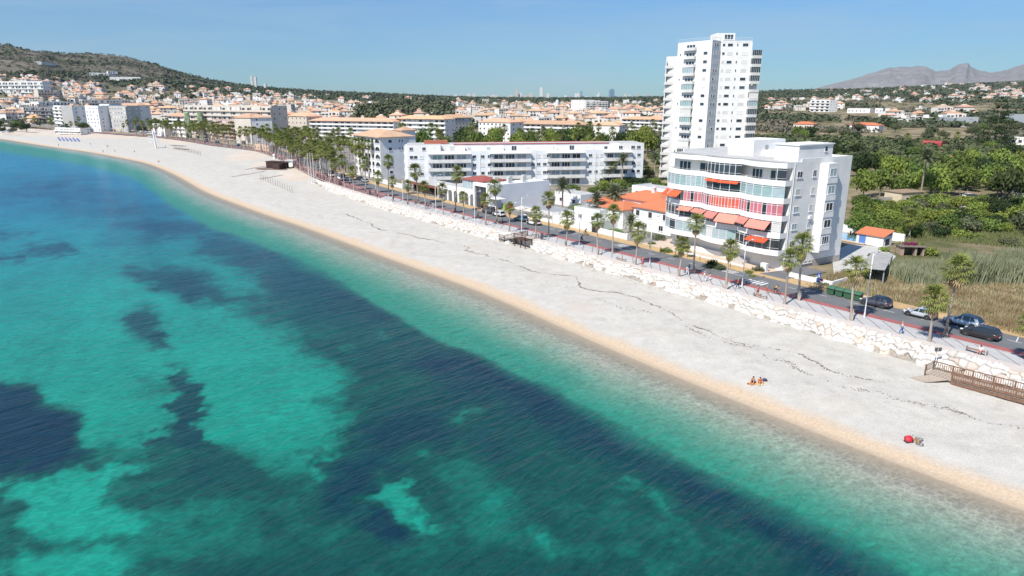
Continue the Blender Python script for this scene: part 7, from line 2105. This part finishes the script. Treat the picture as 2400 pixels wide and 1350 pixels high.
for k,(px_,lab,c) in enumerate(((742,'white car under the avenue palms','white_paint'),(716,'silver car under the avenue palms','silver_paint'),(553,'white car on the far road at the bend','white_paint'),(505,'grey car on the far road left of the bend','graphite_paint'),(480,'white car near the pale gate pillars','white_paint'))):
    s_ = ST_.s_px(px_, 9); q_ = ST_.off(s_, 10.2); car((q_.x,q_.y,.01), ST_.rot(s_)+math.pi, lab, MATS[c])
r_ = random.Random(3)
for k in range(22):   # car park under the bright trees, and yards
    px_, py_ = (r_.uniform(2040,2400), r_.uniform(462,488)) if k < 16 else (r_.uniform(2190,2400), r_.uniform(478,490))
    p = P(px_, py_); c = r_.choice(('white_paint','silver_paint','graphite_paint','black_metal_paint','white_paint'))
    if k == 0: proto = {}
    if c not in proto: proto[c] = car((p.x,p.y,0), r_.choice((0,1.57)), 'car in the shaded car park behind the orchard', MATS[c], group='cars in the shaded car park'); index_kids()
    else: dup(proto[c], (p.x,p.y,0), r_.choice((0,1.57))+r_.uniform(-.1,.1))
# green waste containers
GB = mat('green_bin_plastic', (.045,.12,.065), .55, var=.1, scale=2); GL = mat('green_bin_lid', (.06,.15,.085), .5)
def bin_(loc, rz, label):
    t = thing('waste_container', label, 'bin', loc, rz, 'green wheeled waste containers')
    m_ = loft([[(-.5,-.42,.12),(.5,-.42,.12),(.5,.42,.12),(-.5,.42,.12)],[(-.62,-.52,1.05),(.62,-.52,1.05),(.62,.52,1.05),(-.62,.52,1.05)]]); obj('body', m_.mesh('body', GB), t)
    l = loft([[(-.66,-.56,1.06),(.66,-.56,1.06),(.66,.56,1.06),(-.66,.56,1.06)],[(-.64,-.50,1.18),(.64,-.50,1.18),(.64,.50,1.28),(-.64,.50,1.28)],[(-.5,-.3,1.28),(.5,-.3,1.28),(.5,.4,1.36),(-.5,.4,1.36)]]); obj('lid', l.mesh('lid', GL), t)
    for x in (-.4,.4):
        for y in (-.34,.34): obj('wheel', MB().tube((x,y-.03,.09),(x,y+.03,.09),.09,n=8).mesh('wheel', BLACKP), t)
    obj('handle', MB().box(-.68,.68,-.60,-.57,.95,1.0).mesh('handle', BLACKP), t)
p0_ = P(1981, 696)
s_, o_ = ST_.s_xy(p0_.x, p0_.y)
for k, w in enumerate(('leftmost of the four, by the low white wall','second from the left of the four','third from the left of the four','rightmost of the four, by the grey car')):
    q_ = ST_.off(s_+2.1-k*1.4, 11.0); bin_((q_.x,q_.y,.01), ST_.rot(s_), 'green waste container, '+w)
# signs
SBLUE = mat('sign_blue', (.02,.08,.35), .4); SWH = mat('sign_white', (.8,.8,.8), .4)
p = P(1915.5,681); sg = thing('road_sign', 'pedestrian crossing sign over a second blue sign on one grey post', 'road sign', (p.x,p.y,0), rzS)
obj('post', MB().tube((0,0,0),(0,0,2.9),.04).mesh('post', GMETAL), sg)
pnl = obj('panel', MB().box(-.35,.35,-.06,-.04,2.2,2.9).mesh('panel', SBLUE), sg)
m_ = MB(); m_.tri((-.27,-.065,2.28),(.27,-.065,2.28),(0,-.065,2.8)); obj('triangle', m_.mesh('triangle', SWH), pnl)
m_ = MB(); m_.box(-.03,.03,-.075,-.07,2.46,2.6); m_.ball((0,-.072,2.64),.035,seg=8,ring=4,sc=(1,.2,1)); m_.quad((-.02,-.072,2.46),(.02,-.072,2.46),(.12,-.072,2.32),(.07,-.072,2.32)); m_.quad((-.02,-.072,2.46),(.02,-.072,2.46),(-.06,-.072,2.32),(-.11,-.072,2.32)); obj('walker', m_.mesh('walker', BLACKP), pnl)
pn2 = obj('panel', MB().box(-.35,.35,-.06,-.04,1.4,2.1).mesh('panel', SBLUE), sg); m_ = MB(); m_.box(-.2,.2,-.066,-.062,1.72,1.78); m_.tri((.1,-.064,1.65),(.1,-.064,1.85),(.26,-.064,1.75)); obj('arrow', m_.mesh('arrow', SWH), pn2)
p = P(1923,680); s2 = thing('small_sign', 'small dark red sign plate right of the blue signs', 'sign', (p.x,p.y,0), rzS); obj('post', MB().tube((0,0,0),(0,0,1.9),.03).mesh('post', GMETAL), s2); obj('panel', MB().box(-.3,.3,-.05,-.035,1.5,1.9).mesh('panel', mat('sign_dark_red', (.20,.03,.05), .5)), s2)
# no lettering can be read on the two dark boards at the walkway
p = PB(2190, 868); bs = thing('beach_sign', 'grey double board on a white post by the wooden walkway', 'sign', tuple(p), 0)
obj('post', MB().tube((0,0,0),(0,0,2.9),.05).mesh('post', METAL), bs); obj('panel', MB().box(-.42,-.03,-.05,0,2.45,2.95).box(.03,.42,-.05,0,2.45,2.95).mesh('panel', mat('sign_board_grey', (.10,.10,.10), .5)), bs)
# bollards of the ochre pavement and round kerb
for k in range(7):
    s_ = ST_.s_px(1520+k*31, 12.3); q_ = ST_.off(s_, 12.3)
    tag(obj('bollard', MB().tube((0,0,0),(0,0,.85),.05).tube((0,0,.85),(0,0,.92),.065).mesh('bollard', BLACKP), None, (q_.x,q_.y,.13)), 'thin black bollard, number %s from the left on the ochre pavement of the court' % ['one','two','three','four','five','six','seven'][k], 'bollard', 'black bollards on the ochre pavement')
# benches
BW = mat('bench_wood', (.30,.17,.10), .8); 
def bench(px_, py_, label):
    p = P(px_, py_, .05); s_, o_ = ST_.s_xy(p.x,p.y); t = thing('bench', label, 'bench', (p.x,p.y,.05), ST_.rot(s_), 'benches on the promenade')
    for k in range(4): obj('slat', MB().box(-1.2,1.2,-.25+k*.13,-.15+k*.13,.42,.46).mesh('slat', BW), t)
    for x in (-1.1,1.1): obj('end_frame', MB().box(x-.05,x+.05,-.28,.3,0,.07).box(x-.05,x+.05,-.25,-.17,.07,.62).box(x-.05,x+.05,.2,.28,.07,.62).box(x-.05,x+.05,-.25,.28,.62,.68).mesh('end_frame', KERB), t)
    return p, ST_.rot(s_)
bp_, brz = bench(2287,828,'bench with the seated person in white, near the walkway')
bench(1455,612,'empty bench left of the side road'); bench(1226,549,'empty bench behind the wooden stair, left'); bench(1780,699,'bench beside the group in orange')
# litter bins
for px_,py_,lab in ((1270,562,'dark square litter bin at the head of the wooden stair'),(867.5,456,'dark litter bin before the short arcade palm'),(796,433,'dark litter bin near the white van')):
    p = P(px_,py_,.05); tag(obj('litter_bin', MB().box(-.3,.3,-.3,.3,0,1.3).box(-.34,.34,-.34,.34,1.303,1.4).mesh('litter_bin', mat('dark_grey_bin', (.07,.075,.08), .6)), None, (p.x,p.y,.05)), lab, 'litter bin')
# people
CW = cloth('white_cloth', (.75,.74,.72)); CR_ = cloth('red_cloth', (.50,.03,.03)); CN = cloth('navy_cloth', (.02,.025,.05)); COr = cloth('orange_cloth', (.55,.13,.04)); CP = cloth('pink_cloth', (.55,.14,.18)); CY = cloth('yellow_cloth', (.62,.42,.12)); CB = cloth('blue_cloth', (.06,.16,.38)); CG = cloth('grey_green_cloth', (.12,.16,.15)); CK = cloth('black_cloth', (.02,.02,.022)); CM = cloth('mint_cloth', (.42,.62,.56)); CSK = SKIN
def walker(px_, py_, heading, label, top, low, shorts=False, hair=None, pose='walk', **k):
    p = P(px_, py_, .05); s_, o_ = ST_.s_xy(p.x, p.y)
    return person((p.x,p.y,.05), ST_.rot(s_)+heading, label, pose, top, low, shorts, hair, **k)
walker(1729,677,math.pi,'person in a red top and dark trousers beside the lamp post',CR_,CN,hair=HAIRB)
walker(1775.5,694,math.pi,'person in pink top and orange shorts on the promenade',CP,COr,True,hair=HAIR)
walker(1797,688,0,'small person in pale orange near the cycle lane',COr,COr,True,s=.72,hair=HAIRB)
walker(1610,645,0,'person in white trousers left of the tall palm',CW,CW,hair=HAIRG); walker(1614.5,641,0,'person in a blue top beside the one in white trousers',CB,CW,True)
walker(1651,660,math.pi,'person all in white pushing along, front of the couple',CW,CW,hair=HAIRG); walker(1661,657,math.pi,'person in grey-green top and white trousers, back of the couple',CG,CW)
walker(1505.5,627,0,'person with bare legs and red shorts by the railing side',CP,CR_,True,hair=HAIRB)
walker(2112.5,783,math.pi+.3,'person in mint top and blue jeans walking on the wide promenade',CM,CB,hair=HAIRB)
walker(1177,528,math.pi,'person all in black crossing the cycle lane',CK,CK)
walker(922,472,0,'person in black walking near the arcade end',CK,CK)
for k,(px_,py_,t_c,l_c,lab) in enumerate([(999,488,CK,CB,'leftmost of the small walking group, in black'),(1004,489,CW,CN,'second of the walking group, in white top'),(1009,488,CR_,CW,'third of the walking group, in red top'),(1016,489,CW,CW,'rightmost of the walking group, all in white')]): walker(px_,py_,math.pi,lab,t_c,l_c,hair=HAIR if k%2 else HAIRB)
walker(1062,506,0,'person in a pale pink outfit before the arched windows',CP,CP,True,hair=HAIRB)
walker(974,482,0,'person crouched small in grey near the brown canopy',CG,CG)
for k,(px_,py_,t_c) in enumerate(((668,386,CR_),(745,416,CR_),(800,436,CK),(780,427,CB),(820,437,CK),(700,398,CN),(655,374,CW),(640,368,CK))): walker(px_,py_,math.pi*(k%2),'distant %s dressed walker on the avenue by the %s' % ({CR_:'red',CK:'black',CB:'blue',CN:'navy',CW:'white'}[t_c], ['white shed','flag poles','parked van','litter bin','large palm','kiosk','far lamp posts','sand court'][k]),t_c,CK,group='walkers on the far avenue')
t = person((bp_.x-.3*math.cos(brz)+.6*math.cos(brz), bp_.y+.6*math.sin(brz), .02), brz-math.pi/2, 'person in a white shirt sitting on the promenade bench', 'bench', CW, CP, True)
for (px_,py_,dz,lab,top,shirt,hr) in ((1766,897,-.2,'left of the two beach sitters, reddish shoulders and dark hair',CR_,False,HAIR),(1780,899,.5,'right of the two beach sitters, in orange',COr,True,HAIR)):
    p = PB(px_, py_); person((p.x,p.y,p.z), -math.pi/2-.5+dz, lab, 'sit', top, CN if not shirt else COr, True, hr, shirt=shirt)
TOW = [mat('orange_towel', (.66,.25,.07), .9, var=.1), mat('yellow_towel', (.65,.50,.20), .9, var=.1), mat('white_towel', (.7,.68,.63), .9)]
for (px_,py_,w,d,k,lab) in ((1764,899,1.0,.7,0,'orange towel under the left beach sitter'),(1782,899,1.0,.8,1,'yellow towel under the right beach sitter')):
    p = PB(px_,py_); o = obj('towel', MB().prism([(-w/2,-d/2),(w/2,-d/2*1.1),(w/2*1.05,d/2),(-w/2,d/2*.9)],0,.04).mesh('towel', TOW[k]), None, (p.x,p.y,p.z+.01), rz=.3); tag(o, lab, 'towel')
p = PB(1787,902); o = obj('straw_hat', MB().tube((0,0,0),(0,0,.03),.3,n=14).tube((0,0,.03),(0,0,.14),.13,.10,12).mesh('straw_hat', TOW[2]), None, (p.x,p.y,p.z+.02)); tag(o, 'pale straw hat lying by the right beach sitter', 'hat')
p = PB(1792,893); o = obj('bag', loft([[(-.25,-.15,0),(.25,-.15,0),(.25,.15,0),(-.25,.15,0)],[(-.28,-.18,.2),(.28,-.18,.2),(.28,.18,.2),(-.28,.18,.2)],[(-.1,-.05,.34),(.12,-.05,.34),(.12,.05,.34),(-.1,.05,.34)]]).mesh('bag', cloth('dark_bag', (.04,.05,.09)), True), None, (p.x,p.y,p.z)); tag(o, 'dark bag beside the right beach sitter', 'bag')
p = PB(1754,901); o = obj('sandals', MB().prism([(-.13,-.04),(.13,-.05),(.14,.05),(-.12,.05)],0,.04).prism([(-.05,.12),(.2,.12),(.2,.2),(-.05,.2)],0,.04).mesh('sandals', BLACKP), None, (p.x,p.y,p.z+.02), rz=.4); tag(o, 'dark sandals left of the beach sitters', 'sandals')
BYEL = mat('yellow_orange_frame_paint', (.60,.28,.05), .35)
p = PB(2162,1036); bicycle((p.x-.1,p.y-.3,p.z+.12), (R(-84), 0, R(62)), 'orange-yellow bicycle lying on its side on the pebbles', BYEL)
p = PB(2129,1035); bk = thing('backpack', 'red backpack standing on a dark cloth beside the bicycle', 'backpack', (p.x,p.y,p.z), .2)
obj('cloth', MB().prism([(-.42,-.3),(.35,-.34),(.42,.2),(.0,.32),(-.4,.22)],.01,.05).mesh('cloth', cloth('dark_teal_cloth', (.03,.07,.08))), bk)
obj('body', loft([[(-.3,-.2,.05),(.3,-.2,.05),(.3,.2,.05),(-.3,.2,.05)],[(-.36,-.26,.22),(.36,-.26,.22),(.34,.24,.22),(-.34,.24,.22)],[(-.3,-.14,.48),(.3,-.14,.48),(.28,.2,.5),(-.28,.2,.5)],[(-.26,.0,.6),(-.02,.0,.50),(.2,.12,.6),(-.2,.14,.62)]]).mesh('body', mat('red_nylon', (.60,.03,.05), .6), True), bk)
obj('pocket', MB().box(-.2,.2,-.33,-.27,.12,.34).mesh('pocket', mat('red_nylon', (.60,.03,.05), .6)), bk); obj('strap', MB().chain([(-.2,.26,.5),(-.24,.36,.3),(-.2,.28,.1)],[.025]*3,5).mesh('strap', BLACKP), bk)
# riders
def rider(px_,py_,lab,top,low,fr,moto=False):
    p = P(px_,py_,.02); s_, o_ = ST_.s_xy(p.x,p.y); rz = ST_.rot(s_)
    if not moto: bicycle((p.x,p.y,.03), (0,0,rz), 'bicycle ridden by the '+lab, fr)
    person((p.x,p.y,.03), rz, lab, 'ride', top, low, True)
rider(1817,690,'cyclist in yellow before the low white wall',CY,CN,BLACKP)
rider(1363,567,'cyclist in blue-white left of the garden wall',CB,CK,BLACKP)
rider(1372,551,'cyclist in black behind the blue-white cyclist',CK,CK,BLACKP)
rider(1120,512,'cyclist in grey before the dark glass cube',CG,CN,BLACKP)
rider(880,456,'cyclist in blue beside the short palm',CB,CB,BLACKP)

# ================================================================ WOODEN BEACH STRUCTURES
WOOD = mat('weathered_brown_wood', (.16,.085,.055), .85, col2=(.24,.14,.09), scale=3, bump=.01, bscale=12); PLANK = mat('pale_planks', (.42,.34,.27), .9, var=.15, scale=3)
# ramp along the wall at the right
a0_ = PB(2186, 872); s_, o_ = ST_.s_xy(a0_.x, a0_.y)
rzw = ST_.rot(s_-4); wk = thing('wooden_walkway', 'long brown wooden ramp with balustrade along the boulders at the right edge', 'walkway', (a0_.x,a0_.y,a0_.z), rzw)
Lw, Ww, rise = 26.0, 2.1, 1.15
def hzf(x): return .35 + rise*min(1, max(0,(x-2.2)/Lw))
nb_ = int(Lw/.42)
for k in range(nb_):
    x = k*.42; z = hzf(x)
    obj('plank', MB().box(.02,.40,-Ww,0,-.05,0).mesh('plank', PLANK) if k == 0 else PLANKM, wk, (x,0,z), rot=(0,-math.atan(rise/Lw) if x > 2.2 else 0,0)) if k else None
    if k == 0: PLANKM = MB().box(.02,.40,-Ww,0,-.05,0).mesh('plank', PLANK); obj('plank', PLANKM, wk, (0,0,z))
BAL = MB().tube((0,0,0),(0,0,.78),.035,n=5).mesh('baluster', WOOD); PST = MB().box(-.07,.07,-.07,.07,-.5,1.15).mesh('post', WOOD)
for y, x0 in ((0,0),(-Ww,2.9)):
    x = x0; k = 0
    while x < Lw:
        obj('post', PST, wk, (x,y,hzf(x)))
        x1 = min(Lw, x+2.1); z0_, z1_ = hzf(x), hzf(x1)
        obj('handrail', MB().chain([(x,y,z0_+1.08),(x1,y,z1_+1.08)],[.07,.07],4).mesh('handrail', WOOD), wk)
        obj('lower_rail', MB().chain([(x,y,z0_+.18),(x1,y,z1_+.18)],[.045,.045],4).mesh('lower_rail', WOOD), wk)
        for j in range(1, 9):
            xx = x+(x1-x)*j/9
            if xx < Lw-.1: obj('baluster', BAL, wk, (xx,y,hzf(xx)+.2))
        x = x1; k += 1
for y in (-.4,): obj('post', PST, wk, (0,-Ww,.35)); obj('handrail', MB().chain([(0,0,.35+1.08),(0,-Ww,.35+1.08)],[.07,.07],4).mesh('handrail', WOOD), wk)
for j in range(1,8): obj('baluster', BAL, wk, (0,-Ww*j/8,.55))
sb = MB(); sb.box(2.9,Lw,-Ww-.06,-Ww-.02,-.05,.0); 
sk_ = MB()
sk_.v = [(2.9,-Ww-.03,.0),(Lw,-Ww-.03,hzf(Lw)-.55),(Lw,-Ww-.03,hzf(Lw)-.06),(2.9,-Ww-.03,.29),(2.9,-Ww-.10,.0),(Lw,-Ww-.10,hzf(Lw)-.55),(Lw,-Ww-.10,hzf(Lw)-.06),(2.9,-Ww-.10,.29)]
sk_.f = [(4,5,6,7),(0,3,2,1),(3,7,6,2),(0,1,5,4),(0,4,7,3),(1,2,6,5)]; sk_.m = [0]*6
obj('side_beam', sk_.mesh('side_beam', WOOD), wk)
x = 2.9
while x < Lw-.1:
    x1 = min(Lw, x+2.1); pm2 = MB(); za, zb_ = hzf(x), hzf(x1); a_, b_ = x+.09, x1-.09
    for (l0, l1) in ((.12,.42),(.74,.98)):
        i_ = len(pm2.v)
        pm2.v += [(a_,-Ww-.045,za+l0),(b_,-Ww-.045,zb_+l0),(b_,-Ww-.045,zb_+l1),(a_,-Ww-.045,za+l1),(a_,-Ww-.075,za+l0),(b_,-Ww-.075,zb_+l0),(b_,-Ww-.075,zb_+l1),(a_,-Ww-.075,za+l1)]
        pm3 = MB(); pm3.v = pm2.v[i_:]; pm3.f = [(4,5,6,7),(0,3,2,1),(3,7,6,2),(0,1,5,4),(0,4,7,3),(1,2,6,5)]; pm3.m = [0]*6
        obj('panel_board', pm3.mesh('panel_board', WOOD), wk)
    x = x1
for k in range(7): obj('support_post', MB().box(-.09,.09,-.09,.09,-1.2,0).mesh('support_post', WOOD), wk, (3+k*3.6,-Ww+.2,hzf(3+k*3.6)-.06))
rp2 = MB().prism([(-.2,-4.1),(1.6,-4.1),(2.5,-Ww),(.6,-Ww)],0,.05)
for i, v_ in enumerate(rp2.v):
    u = (v_[1]+Ww)/(-4.1+Ww); rp2.v[i] = (v_[0]-.6*u, v_[1], v_[2]+.30*(1-u)+.02)
obj('ramp', rp2.mesh('ramp', PLANK), wk)
# stair and platform at the gap of the boulders
s_ = step_gap; q_ = ST_.off(s_, -.1); rz = ST_.rot(s_)
stp = thing('wooden_stair', 'dark wooden stair and landing from the promenade down to the beach', 'stairs', (q_.x,q_.y,0), rz)
DW = mat('dark_wood', (.075,.04,.03), .85, col2=(.14,.075,.05), scale=3)
def plat(x0,x1,y0,y1,z,nm='deck'): 
    n_ = max(1,int((x1-x0)/.3))
    for k in range(n_): obj('plank', MB().box(x0+(x1-x0)*k/n_+.01,x0+(x1-x0)*(k+1)/n_-.01,y0,y1,z-.08,z).mesh('plank', DW), stp)
plat(-1.6,2.4,-3.6,.3,.02); plat(-7.6,-5.6,-3.4,-1.4,-1.25)
for k in range(13):
    x = -5.6+4.0*(k+.5)/13; z = -1.25+1.27*(k+1)/14
    obj('step', MB().box(-.17,.17,-3.4,-1.4,-.05,0).mesh('step', DW), stp, (x,0,z))
def rail_(pts, h=1.05):
    for (x0,y0,z0),(x1,y1,z1) in zip(pts, pts[1:]):
        obj('handrail', MB().tube((x0,y0,z0+h),(x1,y1,z1+h),.055,n=5).mesh('handrail', DW), stp); obj('lower_rail', MB().tube((x0,y0,z0+.15),(x1,y1,z1+.15),.045,n=5).mesh('lower_rail', DW), stp)
        L_ = math.dist((x0,y0),(x1,y1)); n_ = max(2,int(L_/.26))
        for k in range(n_+1):
            t_ = k/n_; big = k in (0,n_)
            obj('post' if big else 'baluster', (PSTD if big else BALD), stp, (x0+(x1-x0)*t_, y0+(y1-y0)*t_, z0+(z1-z0)*t_))
PSTD = MB().box(-.06,.06,-.06,.06,-.3,1.12).mesh('post', DW); BALD = MB().box(-.02,.02,-.02,.02,.15,1.0).mesh('baluster', DW)
rail_([(2.4,.2,.02),(2.4,-3.6,.02),(-1.6,-3.6,.02),(-5.6,-3.45,-1.25),(-7.6,-3.45,-1.25)]); rail_([(-1.6,.2,.02),(-1.6,-1.4,.02),(-5.6,-1.35,-1.25)])
for x, y in ((-1.5,-3.5),(.6,-3.5),(2.3,-3.5),(-1.5,-1.6),(2.3,-1.6),(-7.4,-3.3),(-5.7,-3.3)): obj('leg', MB().box(-.08,.08,-.08,.08,-2.6,-.08).mesh('leg', DW), stp, (x,y,0 if x > -3 else -1.2))
# back wall of the gap
wg = MB(); a = step_gap-4.5; pr_ = None
while a <= step_gap+4.5:
    p_ = ST_.off(a, -.12); cur = ((p_.x,p_.y,-2.6),(p_.x,p_.y,0))
    a += 1.0; pr_ = cur
# kiosk of dark slats on the sand
kp = PB(648, 396); ki = thing('beach_kiosk', 'dark brown slatted beach kiosk with terrace on the sand', 'kiosk', (kp.x,kp.y,kp.z), R(-28))
KW = mat('kiosk_wood', (.055,.028,.024), .8, var=.2, scale=1)
obj('deck', MB().box(-9,9,-4,5,.0,.22).mesh('deck', mat('deck_boards', (.22,.16,.13), .9)), ki)
for k in range(14): obj('slat', MB().box(-6,4.0,-.3,-.22,.35+k*.19,.50+k*.19).mesh('slat', KW), ki)
obj('cabin', MB().box(-6,4,-.2,3.6,.23,3.0).mesh('cabin', KW), ki); obj('side_cabin', MB().box(.5,4.6,-2.6,-.32,.23,2.4).mesh('side_cabin', KW), ki); obj('roof', MB().box(-6.4,6.8,-.5,4,3.01,3.2).mesh('roof', KW), ki)
for x in (6.5,): 
    for y in (-.3,3.7): obj('post', MB().box(-.08,.08,-.08,.08,.23,3.0).mesh('post', KW), ki, (x,y,0))
kp = PB(683, 389); ws = thing('white_shed', 'small white shed with red pennant beside the dark kiosk', 'shed', (kp.x,kp.y,kp.z), R(-28))
obj('wall', MB().box(-2.6,2.6,-1.4,1.4,0,2.6).mesh('wall', WHITE), ws); obj('roof', MB().box(-2.8,2.8,-1.6,1.6,2.603,2.75).mesh('roof', METAL), ws)
obj('pennant', MB().box(3.0,3.05,-.05,.05,0,4.2).box(3.06,4.4,-.02,.02,2.6,4.1).mesh('pennant', mat('red_flag', (.55,.05,.06), .8)), ws)
for k, (px_, lab) in enumerate(((725.5,'left of the three tall flag poles'),(731,'middle of the three tall flag poles'),(737,'right of the three tall flag poles'))):
    p = PB(px_, 426+k*2); h = z_at(p.x,p.y,360)-p.z
    fp = thing('flag_pole', lab+' on the sand', 'flag pole', (p.x,p.y,p.z), 0, 'flag poles'); obj('base', MB().tube((0,0,0),(0,0,.4),.3,.2).mesh('base', METAL), fp); obj('pole', MB().tube((0,0,.3),(0,0,h),.14,.06,7).mesh('pole', METAL), fp); obj('cap', MB().ball((0,0,h),.12).mesh('cap', METAL), fp)
WP = mat('grey_wood_post', (.33,.28,.24), .9)
for k in range(14):
    u = k/13; p = PB(612+73*u, 421+31*u)
    tag(obj('beach_post', MB().tube((0,0,-.2),(0,0,2.3),.09,.08).mesh('beach_post', WP), None, tuple(p)), 'slim grey wooden post in the slanting row on the pebbles right of the beach walks', 'post', 'row of slim posts on the beach')
for k in range(38):
    u = (k%19)/18; p = PB(408+62*u, 349+16*u-(k//19)*3)
    tag(obj('sunshade_post', MB().tube((0,0,-.2),(0,0,2.0),.08).mesh('sunshade_post', WP), None, tuple(p)), 'slim post of the far sunshade field near the white mast', 'post', 'posts of the far sunshade field')
p = PB(418,350); o = obj('shade_canopy', MB().box(-8,8,-1.5,1.5,2.2,2.35).mesh('shade_canopy', mat('brown_canvas', (.20,.15,.12), .9)), None, (p.x,p.y,p.z), rz=R(-35)); tag(o, 'flat brown shade roof over the first far posts', 'sunshade')
for (x0,y0,x1,y1,lab) in ((543,415,622,401,'left long boardwalk running from the kiosk towards the sea'),(575,398,627,389,'upper short boardwalk behind the kiosk'),(607,420,662,410,'right boardwalk beside the row of posts')):
    p, q = PB(x0,y0), PB(x1,y1); d = (q-p); w = Vector((-d.y,d.x,0)).normalized()*.7
    m_ = MB(); n_ = 14
    bwk = thing('boardwalk', lab, 'boardwalk', (0,0,0))
    for k in range(n_):
        a, b_ = p.lerp(q,k/n_), p.lerp(q,(k+.96)/n_); za, zb_ = bz(a.x,a.y)+.1, bz(b_.x,b_.y)+.1
        m_ = MB(); m_.quad((a.x+w.x,a.y+w.y,za),(a.x-w.x,a.y-w.y,za),(b_.x-w.x,b_.y-w.y,zb_),(b_.x+w.x,b_.y+w.y,zb_)); m_.quad((a.x-w.x,a.y-w.y,za-.1),(b_.x-w.x,b_.y-w.y,zb_-.1),(b_.x-w.x,b_.y-w.y,zb_),(a.x-w.x,a.y-w.y,za))
        obj('board_section', m_.mesh('board_section', WP), bwk)
p = PB(643,372); o = obj('buoy_marker', MB().tube((0,0,0),(0,0,1.2),.7,.5,10).ball((0,0,1.7),.8).mesh('buoy_marker', WHITE), None, tuple(p)); tag(o, 'round white object standing alone on the fine sand', 'marker')
# white mast on the far beach
p = PB(366,348); h = z_at(p.x,p.y,303)-p.z
ms = thing('white_mast', 'tall tapering white mast with a pale fin on the far beach', 'monument', (p.x,p.y,p.z))
obj('mast', MB().chain([(0,0,0),(-.4,0,h*.5),(-1.0,0,h)],[.6,.45,.25],8).mesh('mast', METAL, True), ms); obj('fin', MB().prism([(0,-.1),(.2,-.1),(.2,.1),(0,.1)],0,.1).mesh('fin', METAL), ms)
fn = MB(); fn.v=[(.5,-.1,h*.3),(2.4,-.1,h*.3),(0,-.1,h*.85),(.5,.1,h*.3),(2.4,.1,h*.3),(0,.1,h*.85)]; fn.f=[(0,1,2),(5,4,3),(0,3,4,1),(1,4,5,2),(2,5,3,0)]; fn.m=[0]*5; obj('sail', fn.mesh('sail', mat('pale_fin', (.55,.56,.58), .6)), ms)
for k in range(4): obj('platform', MB().box(-4.2,-1.2,-.8,.8,0,.25).mesh('platform', METAL), ms, (0,0,h*(.32+.15*k)))
# blue loungers
LBM = MB().box(-.9,.6,-.3,.3,.25,.36); LBM.quad((.6,-.3,.36),(1.1,-.3,.75),(1.1,.3,.75),(.6,.3,.36)); LBM.box(-.8,-.74,-.3,.3,0,.25); LBM.box(.4,.46,-.3,.3,0,.25); LBM = LBM.mesh('lounger', mat('blue_lounger', (.06,.16,.45), .6))
rnd = random.Random(4)
for k in range(44):
    u, v_ = (k%6)/5, k//6
    px_, py_ = (136+44*u+v_*1.5, 323.5+v_*1.7+u*1.5+rnd.uniform(-.3,.3)) if k < 30 else (2+(k-30)*2.1, 309+rnd.uniform(-2,2))
    p = PB(px_, py_); tag(obj('lounger', LBM, None, tuple(p), rz=rnd.uniform(-.2,.2)+1.9, scale=(1.05,1.05,1.05)), 'blue lounger in the rows on the far beach' if k < 30 else 'blue lounger in the group at the far left edge', 'lounger', 'blue loungers on the far beach' if k < 30 else 'blue loungers at the left edge')
for k,(px_,py_,lab) in enumerate(((138,344,'tiny far bather standing nearest the blue loungers'),(213,341,'tiny far bather standing by the water, dark clothed'),(252,346,'tiny far bather right of the dark clothed one'),(373,380,'lone sunbather sitting where the beach narrows'),(270,355,'pair sitting left by the water edge'),(315,356,'person alone between mast and water'),(388,346,'person standing right of the white mast'),(242,358,'person wading at the water edge'))):
    p = PB(px_,py_); person((p.x,p.y,p.z), k*1.1, lab, 'stand' if k in (0,1,2,6,7) else 'sit', CK if k%2 else CN, CN, True, HAIR)
# paddle of far seafront: low parasols and terraces
UMB = [mat('far_parasol_%d'%k, c, .9) for k, c in enumerate(((.60,.55,.50),(.62,.40,.18),(.30,.30,.32)))]
pm_ = []
for m__ in UMB:
    c = MB(); A = [(2*math.cos(a*math.pi/3),2*math.sin(a*math.pi/3),2.3) for a in range(6)]
    for i in range(6): c.tri(A[i],A[(i+1)%6],(0,0,3.0))
    c.tube((0,0,0),(0,0,3),.05,n=4); pm_.append(c.mesh('parasol', m__))
rnd = random.Random(6)
for k in range(46):
    s_ = ST_.s_px(rnd.uniform(0, 560), 14); q_ = ST_.off(s_, rnd.uniform(14,20)); tag(obj('parasol', pm_[k%3], None, (q_.x,q_.y,0)), 'parasol on the cafe terraces of the far seafront, %s' % ('beige','ochre','grey')[k%3], 'parasol', ('beige','ochre','grey')[k%3]+' parasols of the far seafront')

# ================================================================ HAZE
hzm = bpy.data.materials.new('haze'); hzm.use_nodes = True; N, Lk = hzm.node_tree.nodes, hzm.node_tree.links
N.clear(); ou = N.new('ShaderNodeOutputMaterial'); pv_ = N.new('ShaderNodeVolumePrincipled')
pv_.inputs['Color'].default_value = (.72,.86,1.0,1); pv_.inputs['Density'].default_value = HAZE_D; pv_.inputs['Anisotropy'].default_value = .2
Lk.new(pv_.outputs[0], ou.inputs['Volume'])
hz = obj('haze', MB().box(-17500,17500,-3000,17500,-9,1700).mesh('haze', hzm)); hz['kind'] = 'stuff'; hz['label'] = 'thin pale air haze over the bay and the far hills'; hz['category'] = 'haze'
